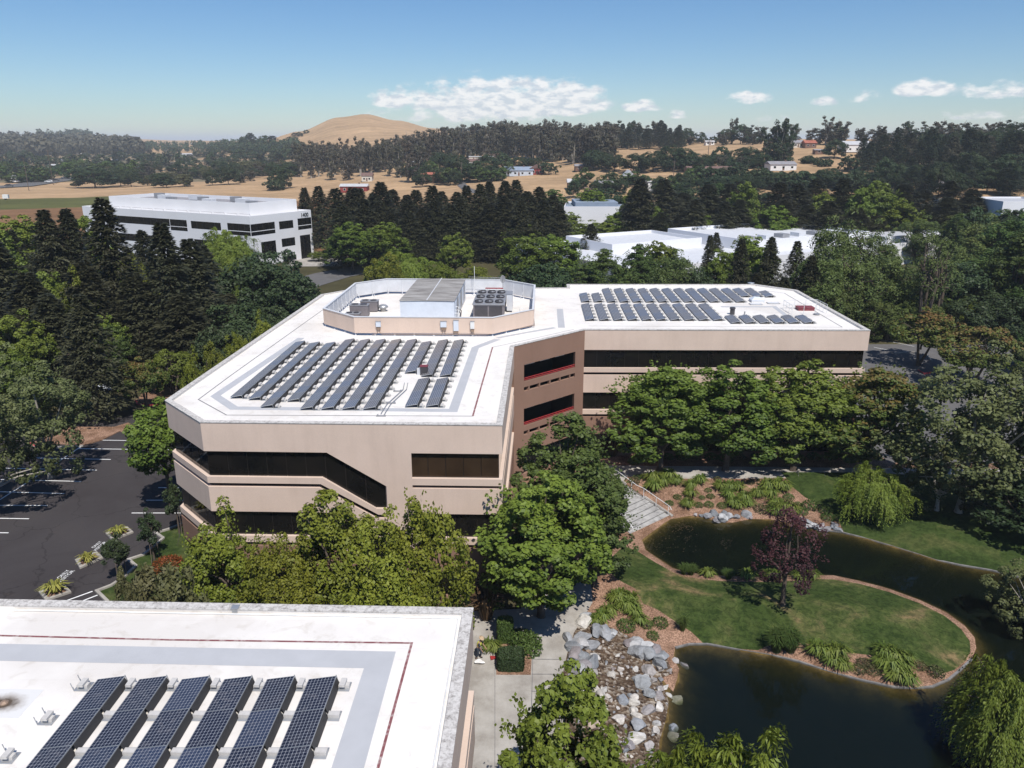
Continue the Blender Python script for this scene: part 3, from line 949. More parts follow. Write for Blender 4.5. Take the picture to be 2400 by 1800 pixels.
tag(kerb('kerb', pxl([(2150, 880), (2165, 887), (2183, 884)], -1.3), .2, .14, M['kerb_red'], near_h), 'red kerb end in the faded car park', 'kerb', kind='structure')
# ------------------------------------------------------------------ office buildings
ROOF_Z, CAP_Z = 12.52, 12.70
def offset_poly(poly, d):
    n = len(poly)
    area = sum(poly[i][0] * poly[(i + 1) % n][1] - poly[(i + 1) % n][0] * poly[i][1] for i in range(n))
    sg = 1 if area > 0 else -1
    out = []
    for i in range(n):
        p0, p1, p2 = Vector(poly[i - 1]), Vector(poly[i]), Vector(poly[(i + 1) % n])
        d1, d2 = (p1 - p0).normalized(), (p2 - p1).normalized()
        n1, n2 = Vector((-d1.y, d1.x)) * sg, Vector((-d2.y, d2.x)) * sg     # inward
        m = (n1 + n2).normalized()
        out.append(tuple(p1 + m * (d / max(.3, m.dot(n1)))))
    return out

class Facade:
    """one wall of a footprint: pieces are drawn in (s, z) on the wall and extruded inwards with mitred ends"""
    def __init__(s, fp, i, T=.32):
        n = len(fp)
        s.p0, s.p1 = Vector(fp[i]), Vector(fp[(i + 1) % n])
        q = offset_poly(fp, 1.0)
        s.q0, s.q1 = Vector(q[i]), Vector(q[(i + 1) % n])
        s.L = (s.p1 - s.p0).length
    def pt(s, a, z, depth):
        k = a / s.L
        o = s.p0.lerp(s.p1, k)
        i = s.q0.lerp(s.q1, k)
        p = o.lerp(i, depth)
        return (p.x, p.y, z)
    def slab(s, poly, d0, d1):
        n = len(poly)
        vs = [s.pt(a, z, d0) for a, z in poly] + [s.pt(a, z, d1) for a, z in poly]
        fs = [tuple(range(n)), tuple(range(2 * n - 1, n - 1, -1))]
        for i in range(n):
            j = (i + 1) % n
            fs.append((j, i, i + n, j + n))
        mb = MB().add(vs, fs)
        return mb
def fix_normals(o):
    bm = bmesh.new(); bm.from_mesh(o.data)
    bmesh.ops.recalc_face_normals(bm, faces=bm.faces[:])
    bm.to_mesh(o.data); bm.free()
    return o
def rect(a, b, z0, z1): return [(a, z0), (b, z0), (b, z1), (a, z1)]

def office_wall(fac, parent, spec, floor_z):
    """spec: list of (kind, name, polygon); kinds: tan, brown = proud wall panels; win = glazed strip cut into panes"""
    for kind, name, poly in spec:
        if kind in ('tan', 'brown'):
            fix_normals(fac.slab(poly, 0.0, .34).build(name, M[kind + '_stucco'], parent))
        elif kind in ('win', 'bronze'):
            z0, z1 = min(p[1] for p in poly), max(p[1] for p in poly)
            a0, a1 = min(p[0] for p in poly), max(p[0] for p in poly)
            fr = fix_normals(fac.slab(poly, .30, .345).build('window', M['dark_frame'], parent))
            n = max(1, round((a1 - a0) / (1.5 if kind == 'win' else 1.31)))
            for k in range(n):
                b0, b1 = a0 + (a1 - a0) * k / n + .03, a0 + (a1 - a0) * (k + 1) / n - .03
                q = clip_poly(poly, b0, b1)
                if len(q) < 3: continue
                q = [(a, max(z0 + .04, min(z1 - .04, z))) for a, z in q]
                fix_normals(fac.slab(q, .26 + .004 * (k % 2), .31).build('pane', M['tinted_glass' if kind == 'win' else 'bronze_glass'], fr))
def clip_poly(poly, a, b):
    def half(P, lim, keep_gt):
        out = []
        for i in range(len(P)):
            p, q = P[i - 1], P[i]
            ip, iq = ((p[0] >= lim) if keep_gt else (p[0] <= lim)), ((q[0] >= lim) if keep_gt else (q[0] <= lim))
            if ip != iq:
                t = (lim - p[0]) / (q[0] - p[0])
                out.append((lim, p[1] + (q[1] - p[1]) * t))
            if iq: out.append(q)
        return out
    return half(half(poly, a, True), b, False)

W3T, W3B, S3B, G3B = 10.47, 8.45, 7.95, 7.65
W2T, W2B, S2B, G2B, BRB, W1B, PLB = 5.65, 3.65, 3.12, 2.82, .80, -1.30, -2.6
def plain_wall(fac, parent, low=PLB):
    L_ = fac.L
    office_wall(fac, parent, [
        ('tan', 'fascia', rect(0, L_, W3T, CAP_Z - .03)), ('win', 'window', rect(0, L_, W3B, W3T)), ('tan', 'sill_band', rect(0, L_, S3B, W3B)),
        ('tan', 'spandrel', rect(0, L_, W2T, G3B)), ('win', 'window', rect(0, L_, W2B, W2T)), ('tan', 'sill_band', rect(0, L_, S2B, W2B)),
        ('brown', 'base_wall', rect(0, L_, BRB, G2B)), ('win', 'window', rect(0, L_, W1B, BRB)), ('brown', 'plinth', rect(0, L_, low, W1B))], low)
def building_core(fp, name, loc_label):
    root = empty(name, (fp[0][0], fp[0][1], 0), 0, loc_label, 'office building')
    return root
def place_children(root):
    """children were built in world space: keep them there"""
    inv = Matrix.Translation(-root.location)
    for c in root.children:
        c.matrix_parent_inverse = inv
def finish_building(root, fp):
    inn = offset_poly(fp, .345)
    MB().prism(inn, -2.8, ROOF_Z - .3).build('core', M['dark_void'], root)
    MB().prism(offset_poly(fp, .30), ROOF_Z - .28, ROOF_Z).build('roof_deck', M['white_roof'], root)
    n = len(fp)
    a, b = offset_poly(fp, -.035), offset_poly(fp, .42)
    u0, u1 = offset_poly(fp, .342), offset_poly(fp, .405)
    for i in range(n):                                          # coping in lengths
        j = (i + 1) % n
        MB().prism([a[i], a[j], b[j], b[i]], CAP_Z - .03, CAP_Z + .025).build('coping', M['parapet_cap'], root)
        MB().prism([u0[i], u0[j], u1[j], u1[i]], ROOF_Z + .002, CAP_Z - .032).build('upstand', M['white_roof'], root)
    place_children(root)

main = building_core(main_fp, 'office_building', 'three-storey tan office building with white solar roof and dark window bands')
for i in range(len(main_fp)):
    fac = Facade(main_fp, i)
    Lf = fac.L
    if i == 1:        # front: the window strips step down on a slope beside a plain panel
        top = [(0, W3T), (8.98, W3T - .02), (13.2, 7.84), (13.2, 6.0), (12.42, 6.0), (8.52, W3B), (0, W3B)]
        office_wall(fac, main, [
            ('win', 'window', top),
            ('tan', 'fascia', [(0, CAP_Z - .03), (Lf, CAP_Z - .03), (Lf, W3T), (15.13, W3T), (15.13, 6.0), (13.2, 6.0), (13.2, 7.84), (8.98, W3T - .02), (0, W3T)]),
            ('bronze', 'window', rect(15.13, Lf, W3B + .03, W3T)),
            ('tan', 'sill_band', rect(15.13, Lf, S3B, W3B + .03)),
            ('tan', 'sill_band', [(0, W3B), (8.52, W3B), (12.42, 6.0), (13.2, 6.0), (13.2, 5.53), (12.5, 5.53), (8.36, S3B), (0, S3B)]),
            ('tan', 'spandrel', [(0, G3B), (8.26, G3B), (12.4, 5.23), (13.2, 5.23), (13.2, 6.0), (15.13, 6.0), (15.13, G3B + .05), (Lf, G3B + .05), (Lf, W2T), (15.13, W2T), (15.13, G2B), (13.2, G2B), (13.2, 3.05), (8.98, W2T), (0, W2T)]),
            ('win', 'window', [(0, W2T), (8.98, W2T), (13.2, 3.05), (13.2, 1.2), (12.42, 1.2), (8.52, W2B), (0, W2B)]),
            ('tan', 'sill_band', [(0, W2B), (8.52, W2B), (12.42, 1.2), (13.2, 1.2), (13.2, .8), (12.5, .8), (8.36, S2B), (0, S2B)]),
            ('win', 'window', rect(15.13, Lf, W2B, W2T)), ('tan', 'sill_band', rect(15.13, Lf, S2B, W2B)),
            ('brown', 'base_wall', [(0, G2B), (8.26, G2B), (11.9, BRB), (0, BRB)]), ('brown', 'base_wall', rect(13.2, Lf, BRB, G2B)),
            ('win', 'window', rect(0, Lf, W1B, BRB)), ('brown', 'plinth', rect(0, Lf, PLB, W1B))], PLB)
    elif i == 3:      # brown corner wall with open loggias
        a0, a1 = 1.38, 8.92
        office_wall(fac, main, [
            ('brown', 'loggia_wall', rect(0, Lf, 10.53, CAP_Z - .03)), ('brown', 'loggia_wall', rect(0, a0, PLB, 10.53)), ('brown', 'loggia_wall', rect(a1, Lf, PLB, 10.53)),
            ('brown', 'loggia_wall', rect(a0, a1, 8.16, 8.78)), ('brown', 'loggia_wall', rect(a0, a1, 5.85, 7.72)), ('brown', 'loggia_wall', rect(a0, a1, 3.4, 4.0)), ('brown', 'loggia_wall', rect(a0, a1, 1.0, 2.95)), ('brown', 'plinth', rect(a0, a1, PLB, -1.4))], PLB)
        for zt in (8.78, 4.0):
            rail = MB()
            for dz in (.12, .30):
                rail.tube([fac.pt(a0 + .02, zt + dz, .10), fac.pt(a1 - .02, zt + dz, .10)], .045, 8)
            rail.build('red_railing', M['red_metal'], main)
            for k in range(7):
                a = a0 + (a1 - a0) * (k + .5) / 7
                MB().tube([fac.pt(a, zt - .02, .10), fac.pt(a, zt + .31, .10)], .025, 6).build('rail_post', M['red_metal'], main)
            for k in range(5):      # slot blocks below the parapet
                a = a0 + (a1 - a0) * (k + .5) / 5
                fix_normals(fac.slab(rect(a - .08, a + .08, zt - 1.05, zt - .62), .02, .34).build('slot_block', M['brown_stucco'], main))
        for zt in (10.3, 5.6):      # strip lights on the loggia ceiling
            for k in range(3):
                a = 2.2 + k * 2.1
                fix_normals(fac.slab([(a, zt - .05), (a + 1.3, zt - .05), (a + 1.3, zt), (a, zt)], .6, .8).build('strip_light', M['white_metal'], main))
    else:
        plain_wall(fac, main)
finish_building(main, main_fp)
# loggia rooms are hollow: replace the solid core by one with recesses
core = [c for c in main.children if c.name.startswith('core')][0]
fpc = offset_poly(main_fp, .345)
dE = Vector(fpc[4]) - Vector(fpc[3]); nrm = Vector((-dE.y, dE.x)).normalized()
if nrm.dot(Vector((-1, 1))) < 0: nrm = -nrm
p3a, p3b = Vector(fpc[3]) + dE * .14, Vector(fpc[3]) + dE * .865
notch = [tuple(p3a), tuple(p3a + nrm * 3.2), tuple(p3b + nrm * 3.2), tuple(p3b)]
mb = MB()
full, cut = list(fpc), fpc[:4] + notch + fpc[4:]
for (z0, z1, P) in [(-2.8, 1.0, full), (1.0, 5.8, cut), (5.8, 5.85, full), (5.85, 10.5, cut), (10.5, ROOF_Z - .3, full)]:
    mb.prism(P, z0, z1)
core.data = mb.mesh('core', M['dark_void'])

near = building_core(near_fp, 'office_building', 'near tan office building whose white flat roof carries dusty solar rows')
for i in range(4):
    plain_wall(Facade(near_fp, i), near)
finish_building(near, near_fp)
# gutter bead and a small drain hood inside the near roof edge
mb = MB().tube([(-21.6, 29.2, ROOF_Z + .05), (-10.2, 28.86, ROOF_Z + .05), (-2.3, 28.6, ROOF_Z + .05), (-2.5, 22, ROOF_Z + .05), (-3.3, -4, ROOF_Z + .05)], .03, 6)
tag(mb.build('roof_bead', M['white_metal']), 'thin pale bead running inside the near roof edge', 'trim')
x, y = at(556, 1428, ROOF_Z)
mb = MB().box(x - .12, x + .12, y - .3, y - .05, ROOF_Z, ROOF_Z + .22); mb.box(x - .16, x + .16, y - .34, y - .02, ROOF_Z + .22, ROOF_Z + .25)
tag(mb.build('overflow_hood', M['galvanised']), 'small grey drain hood on the edge of the near white roof', 'drain')

# painted walkway band and setback lines on the roofs
def roof_stroke(name, pxs, w, mat, dz, lab):
    P = [at(u, v, ROOF_Z) for u, v in pxs]
    return tag(strip(P, w, ROOF_Z + dz).build(name, M[mat]), lab, 'roof marking')
roof_stroke('walkway_band', [(-80, 1527), (891, 1546.5), (815, 1800), (770, 1950)], 1.06, 'grey_coating', .006, 'pale grey walkway band on the near white roof')
roof_stroke('setback_line', [(-80, 1488), (400, 1500), (965, 1507.5), (886, 1800), (840, 1960)], .10, 'red_paint', .011, 'worn dark red line on the near white roof')
roof_stroke('walkway_band', [(1166, 795), (1114, 815), (1062, 962), (548, 956.5), (505, 928), (706, 792)], .72, 'grey_coating', .006, 'grey walkway band round the long solar field')
roof_stroke('setback_line', [(1154.3, 814), (1108, 975.5)], .13, 'red_paint', .011, 'dark red line on the white roof above the loggia wall')
roof_stroke('setback_line', [(1108, 975.5), (531, 973), (465, 936.5), (541, 880), (757, 726)], .09, 'dark_line', .010, 'thin dark line round the front corner of the white roof')
roof_stroke('setback_line', [(1154, 814), (1230, 798), (1345, 772)], .07, 'dark_line', .010, 'thin dark line behind the loggia parapet')
roof_stroke('walkway_band', [(1312, 724), (1316, 768)], .75, 'grey_coating', .006, 'short grey walkway band beside the wing solar rows')
roof_stroke('walkway_band', [(1165, 792), (1230, 780), (1300, 768)], .55, 'grey_coating', .0085, 'grey walkway band running toward the wing')
roof_stroke('walkway_band', [(1690, 719), (1815, 719), (1852, 747)], .6, 'grey_coating', .006, 'grey walkway band beside the roof hatch')
roof_stroke('setback_line', [(1790, 681), (1838, 687), (1974, 767)], .10, 'dark_line', .010, 'thin dark line along the far end of the wing roof')
roof_stroke('setback_line', [(1974, 767), (1380, 764)], .06, 'dark_line', .008, 'thin dark line along the front of the wing roof')

# ------------------------------------------------------------------ rooftop plant: screen wall and machines
PH = [(-20.66, 83.4), (-16.45, 79.1), (-1.97, 78.7), (2.36, 82.86), (2.95, 97.8), (-1.15, 102.0), (-16.6, 102.5), (-20.2, 99.2)]
scr = empty('plant_screen', (PH[0][0], PH[0][1], ROOF_Z), 0, 'tan eight-sided screen wall around the rooftop machines', 'screen wall')
n = len(PH)
ins = offset_poly(PH, .14); ins2 = offset_poly(PH, .19); outp = offset_poly(PH, -.05)
for i in range(n):
    j = (i + 1) % n
    MB().prism([PH[i], PH[j], offset_poly(PH, .07)[j], offset_poly(PH, .07)[i]], ROOF_Z + .28, 14.5).build('outer_panel', M['tan_stucco'], scr)
    a, b = Vector(offset_poly(PH, .072)[i]), Vector(offset_poly(PH, .072)[j])
    c, d = Vector(ins[i]), Vector(ins[j])
    m = max(2, int((b - a).length / 1.9))
    for k in range(m):
        q = [a.lerp(b, (k + .008) / m), a.lerp(b, (k + .992) / m), c.lerp(d, (k + .992) / m), c.lerp(d, (k + .008) / m)]
        MB().prism([tuple(p) for p in q], ROOF_Z + .32, 14.46).build('inner_panel', M['pale_paint'], scr)
        p = c.lerp(d, k / m)
        mb = MB().tube([(p.x, p.y, ROOF_Z), (p.x, p.y, 14.4)], .045, 6)
        e = Vector(ins2[i]).lerp(Vector(ins2[j]), k / m); dirv = (e - p).normalized()
        foot = p + dirv * .55
        mb.tube([(p.x, p.y, ROOF_Z + .9), (foot.x, foot.y, ROOF_Z)], .035, 6)
        mb.cyl(p.x, p.y, ROOF_Z - .01, ROOF_Z + .07, .16, 10, .07)
        mb.build('post', M['pale_paint'], scr)
    MB().prism([outp[i], outp[j], ins2[j], ins2[i]], 14.5, 14.56).build('cap', M['pale_paint'], scr)
place_children(scr)

ROT = R(-1.7)
def machine(name, x, y, label, cat, group=None, rz=ROT, z=ROOF_Z):
    return empty(name, (x, y, z), rz, label, cat, group)
# air handler
ah = machine('air_handler', -9.15, 91.2, 'large pale air handler with weathered ribbed metal lid', 'air handler')
w2, l0, l1, hh = 3.0, -7.0, 7.0, 2.62
MB().box(-w2, w2, l0, l1, .16, hh).build('housing', M['unit_white'], ah)
MB().box(-w2 + .2, w2 - .2, l0 + .2, l1 - .2, 0, .16).build('skid', M['grey_metal'], ah)
for k in range(16):
    y0 = l0 - .08 + (l1 - l0 + .16) * k / 16; y1 = l0 - .08 + (l1 - l0 + .16) * (k + 1) / 16 - .03
    for sx in (-1, 1):
        a, b = (0.02, w2 + .08) if sx > 0 else (-w2 - .08, -.02)
        za, zb = (hh + .09, hh + .02) if sx > 0 else (hh + .02, hh + .09)
        vs = [(a, y0, za), (b, y0, zb), (b, y1, zb), (a, y1, za), (a, y0, za + .05), (b, y0, zb + .05), (b, y1, zb + .05), (a, y1, za + .05)]
        MB().add(vs, [(3, 2, 1, 0), (4, 5, 6, 7), (0, 1, 5, 4), (1, 2, 6, 5), (2, 3, 7, 6), (3, 0, 4, 7)]).build('lid_sheet', M['ribbed_roof'], ah)
MB().box(-.05, .05, l0 - .1, l1 + .1, hh + .12, hh + .19).build('lid_ridge', M['pale_paint'], ah)
for k in range(6):
    y = l0 + .9 + k * 2.1
    MB().box(w2, w2 + .04, y, y + 1.6, .5, 2.3).build('access_door', M['grey_metal' if k % 2 else 'unit_white'], ah)
mb = MB()
for k in range(3):
    y = l0 + .5 + k * .5
    mb.tube([(w2 + .1, y, .1), (w2 + .35, y, .1), (w2 + .35, y, 1.2 + .25 * k), (w2, y, 1.2 + .25 * k)], .06, 8)
mb.build('pipework', M['white_metal'], ah)
mb = MB()
for k in range(2):
    mb.tube([(w2 + .15, l0 + .3 + k * 1.2, .1), (w2 + .55, l0 + .3 + k * 1.2, .5), (w2 + .55, l0 + 1.2 + k * 1.2, 1.1), (w2 + .05, l0 + 1.2 + k * 1.2, 1.5)], .05, 8)
mb.build('pipework', M['dark_metal'], ah)
# chiller with nine fans
ch = machine('chiller', -2.55, 91.2, 'grey rooftop chiller with three rows of round fans', 'chiller')
for k in range(3):
    y0 = -4.2 + k * 2.9
    MB().box(-1.75, 1.75, y0, y0 + 2.55, .25, 1.62).build('cabinet', M['purple_grey'], ch)
    MB().box(-1.85, 1.85, y0 - .08, y0 + 2.63, 1.62, 1.74).build('top_deck', M['grey_metal'], ch)
    for q in range(2):
        MB().box(-1.6 + q * 1.65, -.1 + q * 1.65, y0 - .03, y0, .35, 1.5).build('louvre_panel', M['dark_metal'], ch)
    for q in range(3):
        xx = -1.17 + q * 1.17
        mb = MB()
        vs, fs = [], []
        N = 20
        for (r, z) in ((.50, 1.74), (.50, 1.90), (.43, 1.90), (.43, 1.76)):
            for a in range(N):
                th = 2 * math.pi * a / N
                vs.append((xx + r * math.cos(th), y0 + 1.28 + r * math.sin(th) * 1.6, z))
        for a in range(3):
            for b in range(N):
                c = (b + 1) % N
                fs.append((a * N + b, a * N + c, (a + 1) * N + c, (a + 1) * N + b))
        fs.append(tuple(3 * N + b for b in range(N)))
        mb.add(vs, fs)
        fan = mb.build('fan_ring', M['dark_metal'], ch)
        bl = MB()
        for a in range(5):
            th = 2 * math.pi * a / 5
            Mx = Matrix.Translation((xx, y0 + 1.28, 1.83)) @ Matrix.Rotation(th, 4, 'Z') @ Matrix.Rotation(R(25), 4, 'X')
            bl.box(.06, .40, -.09, .09, -.008, .008, Mx)
        bl.cyl(xx, y0 + 1.28, 1.77, 1.87, .08, 10)
        bl.build('fan_blade', M['grey_metal'], fan)
MB().box(-1.7, 1.7, -4.1, 4.3, 0, .25).build('base_frame', M['grey_metal'], ch)
MB().box(1.95, 2.6, -.5, 1.6, .2, 2.15).build('control_panel', M['pale_paint'], ch)
MB().box(1.93, 2.62, -.55, 1.65, 2.15, 2.2).build('control_panel_lid', M['grey_metal'], ch)
MB().box(-.9, 1.3, 4.5, 4.75, 1.9, 2.0).build('red_pipe_rack', M['red_metal'], ch)
MB().tube([(-.9, 4.4, .1), (-.9, 4.4, 1.8), (1.5, 4.4, 1.8), (1.5, 4.4, .1)], .09, 8).build('pipework', M['galvanised'], ch)
# small condensers
for k, (x, y, s, lab) in enumerate([(-17.0, 91.4, 1.0, 'small grey condenser unit with two fans beside the air handler'), (-17.7, 88.7, 1.05, 'small grey condenser unit in the corner of the screen wall'), (-18.1, 86.7, .8, 'low grey condenser unit against the tan screen wall')]):
    c = machine('condenser', x, y, lab, 'condenser')
    h = 1.25 * s if k < 2 else .75
    MB().box(-1.0 * s, 1.0 * s, -.55, .55, .12, h).build('cabinet', M['purple_grey'], c)
    MB().box(-1.05 * s, 1.05 * s, -.6, .6, h, h + .06).build('top_deck', M['grey_metal'], c)
    MB().box(-.95 * s, .95 * s, -.5, .5, 0, .12).build('feet', M['dark_metal'], c)
    for q in (-1, 1):
        f = MB().cyl(q * .48 * s, 0, h + .06, h + .13, .38 * s, 18).build('fan_guard', M['dark_metal'], c)
d = machine('vent_dome', -15.4, 91.3, 'grey mushroom vent dome between condenser and air handler', 'vent')
mb = MB(); prev = None
mb.tube([(0, 0, 0), (0, 0, .45), (0, 0, .46), (0, 0, .62), (0, 0, .78), (0, 0, .84)], [.35, .35, .6, .58, .36, .03], 18)
mb.build('cap', M['galvanised'], d, True)
# mast, dish, stubs
m = machine('antenna_mast', -4.9, 100.9, 'thin white antenna mast behind the air handler', 'antenna')
MB().tube([(0, 0, 0), (0, 0, 3.9)], .035, 6).build('pole', M['white_metal'], m)
MB().tube([(-.8, 0, 2.5), (3.6, 0, 2.42)], .02, 6).build('guy_bar', M['grey_metal'], m)
m = machine('satellite_dish', -1.2, 100.4, 'grey round satellite dish on a pole at the screen wall', 'satellite dish')
MB().tube([(0, 0, 0), (0, 0, 2.5)], .04, 6).build('pole', M['grey_metal'], m)
mb = MB(); N = 20
vs = [(0, .12, 2.3)] + [(.34 * r * math.cos(a * 2 * math.pi / N), .12 - .12 * r * r, 2.3 + .52 * r * math.sin(a * 2 * math.pi / N)) for r in (.5, 1) for a in range(N)]
fs = [(0, 1 + a, 1 + (a + 1) % N) for a in range(N)] + [(1 + a, 1 + N + a, 1 + N + (a + 1) % N, 1 + (a + 1) % N) for a in range(N)]
mb.add(vs, fs).build('dish', M['grey_metal'], m, True)
for k, (x, y, h, lab) in enumerate([(-11.9, 82.3, .5, 'thin pipe stub on the roof left of the air handler'), (.9, 88.5, .9, 'bent white conduit right of the chiller'), (-12.6, 83.8, .3, 'short dark pipe lying on the roof by the condensers')]):
    mb = MB().tube([(0, 0, 0), (0, 0, h), (.5, .1, h)] if k != 2 else [(0, 0, .08), (1.4, .1, .08), (1.5, .5, .2)], .045, 8)
    o = mb.build('roof_pipe', M['dark_metal' if k == 2 else 'white_metal'])
    o.location = (x, y, ROOF_Z)
    tag(o, lab, 'pipe')
# electrical boxes with conduits on the front screen panel
F0, F1 = Vector(PH[1]), Vector(PH[2]); fd = (F1 - F0).normalized()
bz = ROOF_Z + .3
for s, w, z0, z1, mt, lab in [(2.55, .5, 1.0, 1.55, 'unit_white', 'small grey disconnect box alone on the tan screen wall'), (9.35, .62, 1.0, 1.6, 'unit_white', 'pale square switch box in the trio on the tan screen wall'), (10.65, .52, .62, 1.72, 'unit_white', 'tall pale switch box in the trio on the tan screen wall'), (12.35, .42, .85, 1.6, 'white_metal', 'narrow white switch box in the trio on the tan screen wall')]:
    p = F0 + fd * s
    b = empty('switch_box', (p.x, p.y, ROOF_Z), math.atan2(fd.y, fd.x), lab, 'electrical box')
    MB().box(-w / 2, w / 2, -.22, -.002, z0, z1).build('cabinet', M[mt], b)
    MB().box(-w / 2 - .03, w / 2 + .03, -.25, -.002, z1, z1 + .04).build('hood', M['grey_metal'], b)
    MB().box(-w / 2 + .05, w / 2 - .05, -.16, -.003, z0 - .3, z0 - .002).build('gutter_box', M['copper_pipe'], b)
    mb = MB()
    for q in (-1, 1):
        mb.tube([(q * .12, -.09, z0 - .3), (q * .12, -.09, .36), (q * .3, -.09, .2), (q * .7, -.09, .17)], .028, 6)
    mb.build('conduit', M['copper_pipe'], b)
c = MB()
A_, B_ = F0 + fd * 2.9, F0 + fd * 13.8
off = Vector((fd.y, -fd.x)) * .1
c.tube([(*(A_ + off), ROOF_Z + .2), (*(B_ + off), ROOF_Z + .2), (*(Vector(PH[3]) + Vector((.1, -.1))), ROOF_Z + .24), (PH[3][0] + .12, PH[3][1] + 4, ROOF_Z + .24)], .035, 6)
tag(c.build('conduit_run', M['copper_pipe']), 'long brown conduit along the foot of the tan screen wall', 'conduit')

# ------------------------------------------------------------------ solar rows
PW, PL, PITCH, TLT = 1.05, 1.74, 1.585, R(9.5)
def proto_mesh(name, mat, f):
    mb = MB(); f(mb); return mb.mesh(name, M[mat])
lowz = .13
def panel_box(mb):
    mb.box(0, PW, .012, PL - .012, 0, .035)
pm = proto_mesh('panel', 'solar_cells', panel_box)
fm = proto_mesh('panel_frame', 'galvanised', lambda mb: [mb.box(a, b, c, d_, -.01, .040) for a, b, c, d_ in ((-.012, 0, 0, PL), (PW, PW + .012, 0, PL), (0, PW, -.0, .012), (0, PW, PL - .012, PL))])
hi = lowz + PW * math.sin(TLT)
pr = PW * math.cos(TLT)
dm_ = proto_mesh('wind_deflector', 'black_plate', lambda mb: mb.add([(pr + .01, .05, hi), (pr + .01, PL - .05, hi), (pr + .13, PL - .05, .03), (pr + .13, .05, .03), (pr + .03, .05, hi), (pr + .03, PL - .05, hi), (pr + .15, PL - .05, .03), (pr + .15, .05, .03)], [(0, 1, 2, 3), (7, 6, 5, 4), (0, 3, 7, 4), (1, 5, 6, 2), (0, 4, 5, 1), (3, 2, 6, 7)]))
bm_ = proto_mesh('ballast_block', 'ballast', lambda mb: mb.box(-.20, .20, -.11, .11, .03, .15))
bm2 = proto_mesh('ballast_block', 'ballast', lambda mb: mb.box(-.10, .10, -.21, .21, .15, .25))
tray = MB(); tray.box(-.26, .26, -.24, .24, .005, .03)
for q in (-1, 1):
    tray.tube([(.26, q * .24, .02), (.16, q * .24, .02), (-.24, q * .24, .02), (-.32, q * .24, .34)], .017, 6)
trm = tray.mesh('ballast_tray', M['galvanised'])
rngs = random.Random(11)
def solar_row(x, y, nmod, label, group, arc=False, missing=()):
    """x, y: low left front corner; the row runs away from the camera"""
    root = empty('solar_row', (x, y, ROOF_Z), ROT, label, 'solar panel', group)
    for k in range(nmod):
        p = mesh_obj('panel', pm, root); p.location = (0, k * (PL + .015), lowz); p.rotation_euler = (0, -TLT, 0)
        f = mesh_obj('panel_frame', fm, p)
        q = mesh_obj('wind_deflector', dm_, root); q.location = (0, k * (PL + .015), 0)
    for k in range(nmod + 1):
        yy = min(max(k * (PL + .015), .25), nmod * PL - .1)
        tr_ = mesh_obj('ballast_tray', trm, root); tr_.location = (pr + .30, yy, 0)
        b = mesh_obj('ballast_block', bm_, root); b.location = (pr + .34, yy, 0)
        if arc or k == nmod:
            b2 = mesh_obj('ballast_block', bm2, root); b2.location = (pr + .30, yy, 0)
    if arc:
        root.scale = (.90, 1, 1)
        for c in root.children:
            if c.name.startswith('panel'):
                c.material_slots[0].link = 'OBJECT'; c.material_slots[0].material = M['solar_sky_grey']
    return root
GN = 'solar rows on the near white roof'
y_end = 24.55
for k in range(6):
    x_r = at([302, 399, 498, 597, 696, 793][k], 1563, 13.0)[0]
    nm = 7
    y0 = y_end - nm * (PL + .015)
    solar_row(x_r - pr - .02 + math.sin(ROT) * nm * PL, y0, nm, ('dusty solar row closest to the red line on the near roof', 'dusty solar row second from the red line on the near roof', 'dusty solar row third from the red line on the near roof', 'dusty solar row fourth from the red line on the near roof', 'dusty solar row fifth from the red line on the near roof', 'dusty solar row beside the end ballasts on the near roof')[5 - k], GN)
# end tray pieces left of the first near row
for k in range(5):
    x0 = at(222 - k * 52, 1578 + k * 40, ROOF_Z)
    t_ = empty('end_ballast', (x0[0], y_end - .25 - k * 1.755, ROOF_Z), ROT, 'end ballast on a wire tray beside the dusty rows, ' + ['closest to the far roof edge', 'second from the far roof edge', 'third from the far roof edge', 'fourth from the far roof edge', 'fifth from the far roof edge'][k], 'ballast', 'end ballasts of the near rows')
    mesh_obj('ballast_tray', trm, t_); a = mesh_obj('ballast_block', bm_, t_); b = mesh_obj('ballast_block', bm2, t_)
GM = 'solar rows on the main white roof'
XR = -4.8
def main_row(k, v_front, v_back, extra=0.0):
    yf, yb = at(1000, v_front, 12.7)[1], at(1000, v_back, 12.8)[1]
    nmod = max(1, round((yb - yf) / (PL + .015)))
    x = XR - k * PITCH - pr + (yf - 77) * .0300 + extra
    n_th = 'first second third fourth fifth sixth seventh eighth ninth tenth eleventh'.split()[k]
    where = n_th + ' long solar row from the red line on the tan building' if nmod > 4 else n_th + ' short solar row from the red line at the front of the tan building'
    solar_row(x, yf, nmod, where, GM if nmod > 4 else 'short solar rows on the tan building', True)
for k, vf in [(0, 880), (1, 880), (2, 872), (3, 957), (4, 957), (5, 957), (6, 957), (7, 938), (8, 952), (9, 934), (10, 930)]:
    main_row(k, vf, 797)
for k in (0, 1):
    main_row(k, 951, 887, -.1)
GW = 'solar rows on the wing roof'
Z3 = lambda x, y: (1150 + x / 2.011, 650 + y / 2.011)
def wing_row(xt, vt, vb, lab, grp):
    u, v = Z3(xt, vt); xl, yb = at(u, v, 12.7)
    yf = at(*Z3(xt, vb), 12.7)[1]
    nmod = max(1, round((yb - yf) / (PL + .015)))
    solar_row(xl - (yb - yf) * .03, yb - nmod * (PL + .015), nmod, lab, grp, True)
OR = 'first second third fourth fifth sixth seventh eighth ninth tenth eleventh'.split()
for k in range(10): wing_row(428 + 61.2 * k, 126, 204, OR[k] + ' solar row from the screen wall in the front bank of the wing', GW)
for k in range(6): wing_row(1101 + 66.2 * k, 181, 211, OR[k] + ' low short solar row from the dark flue on the wing', 'short front solar rows on the wing')
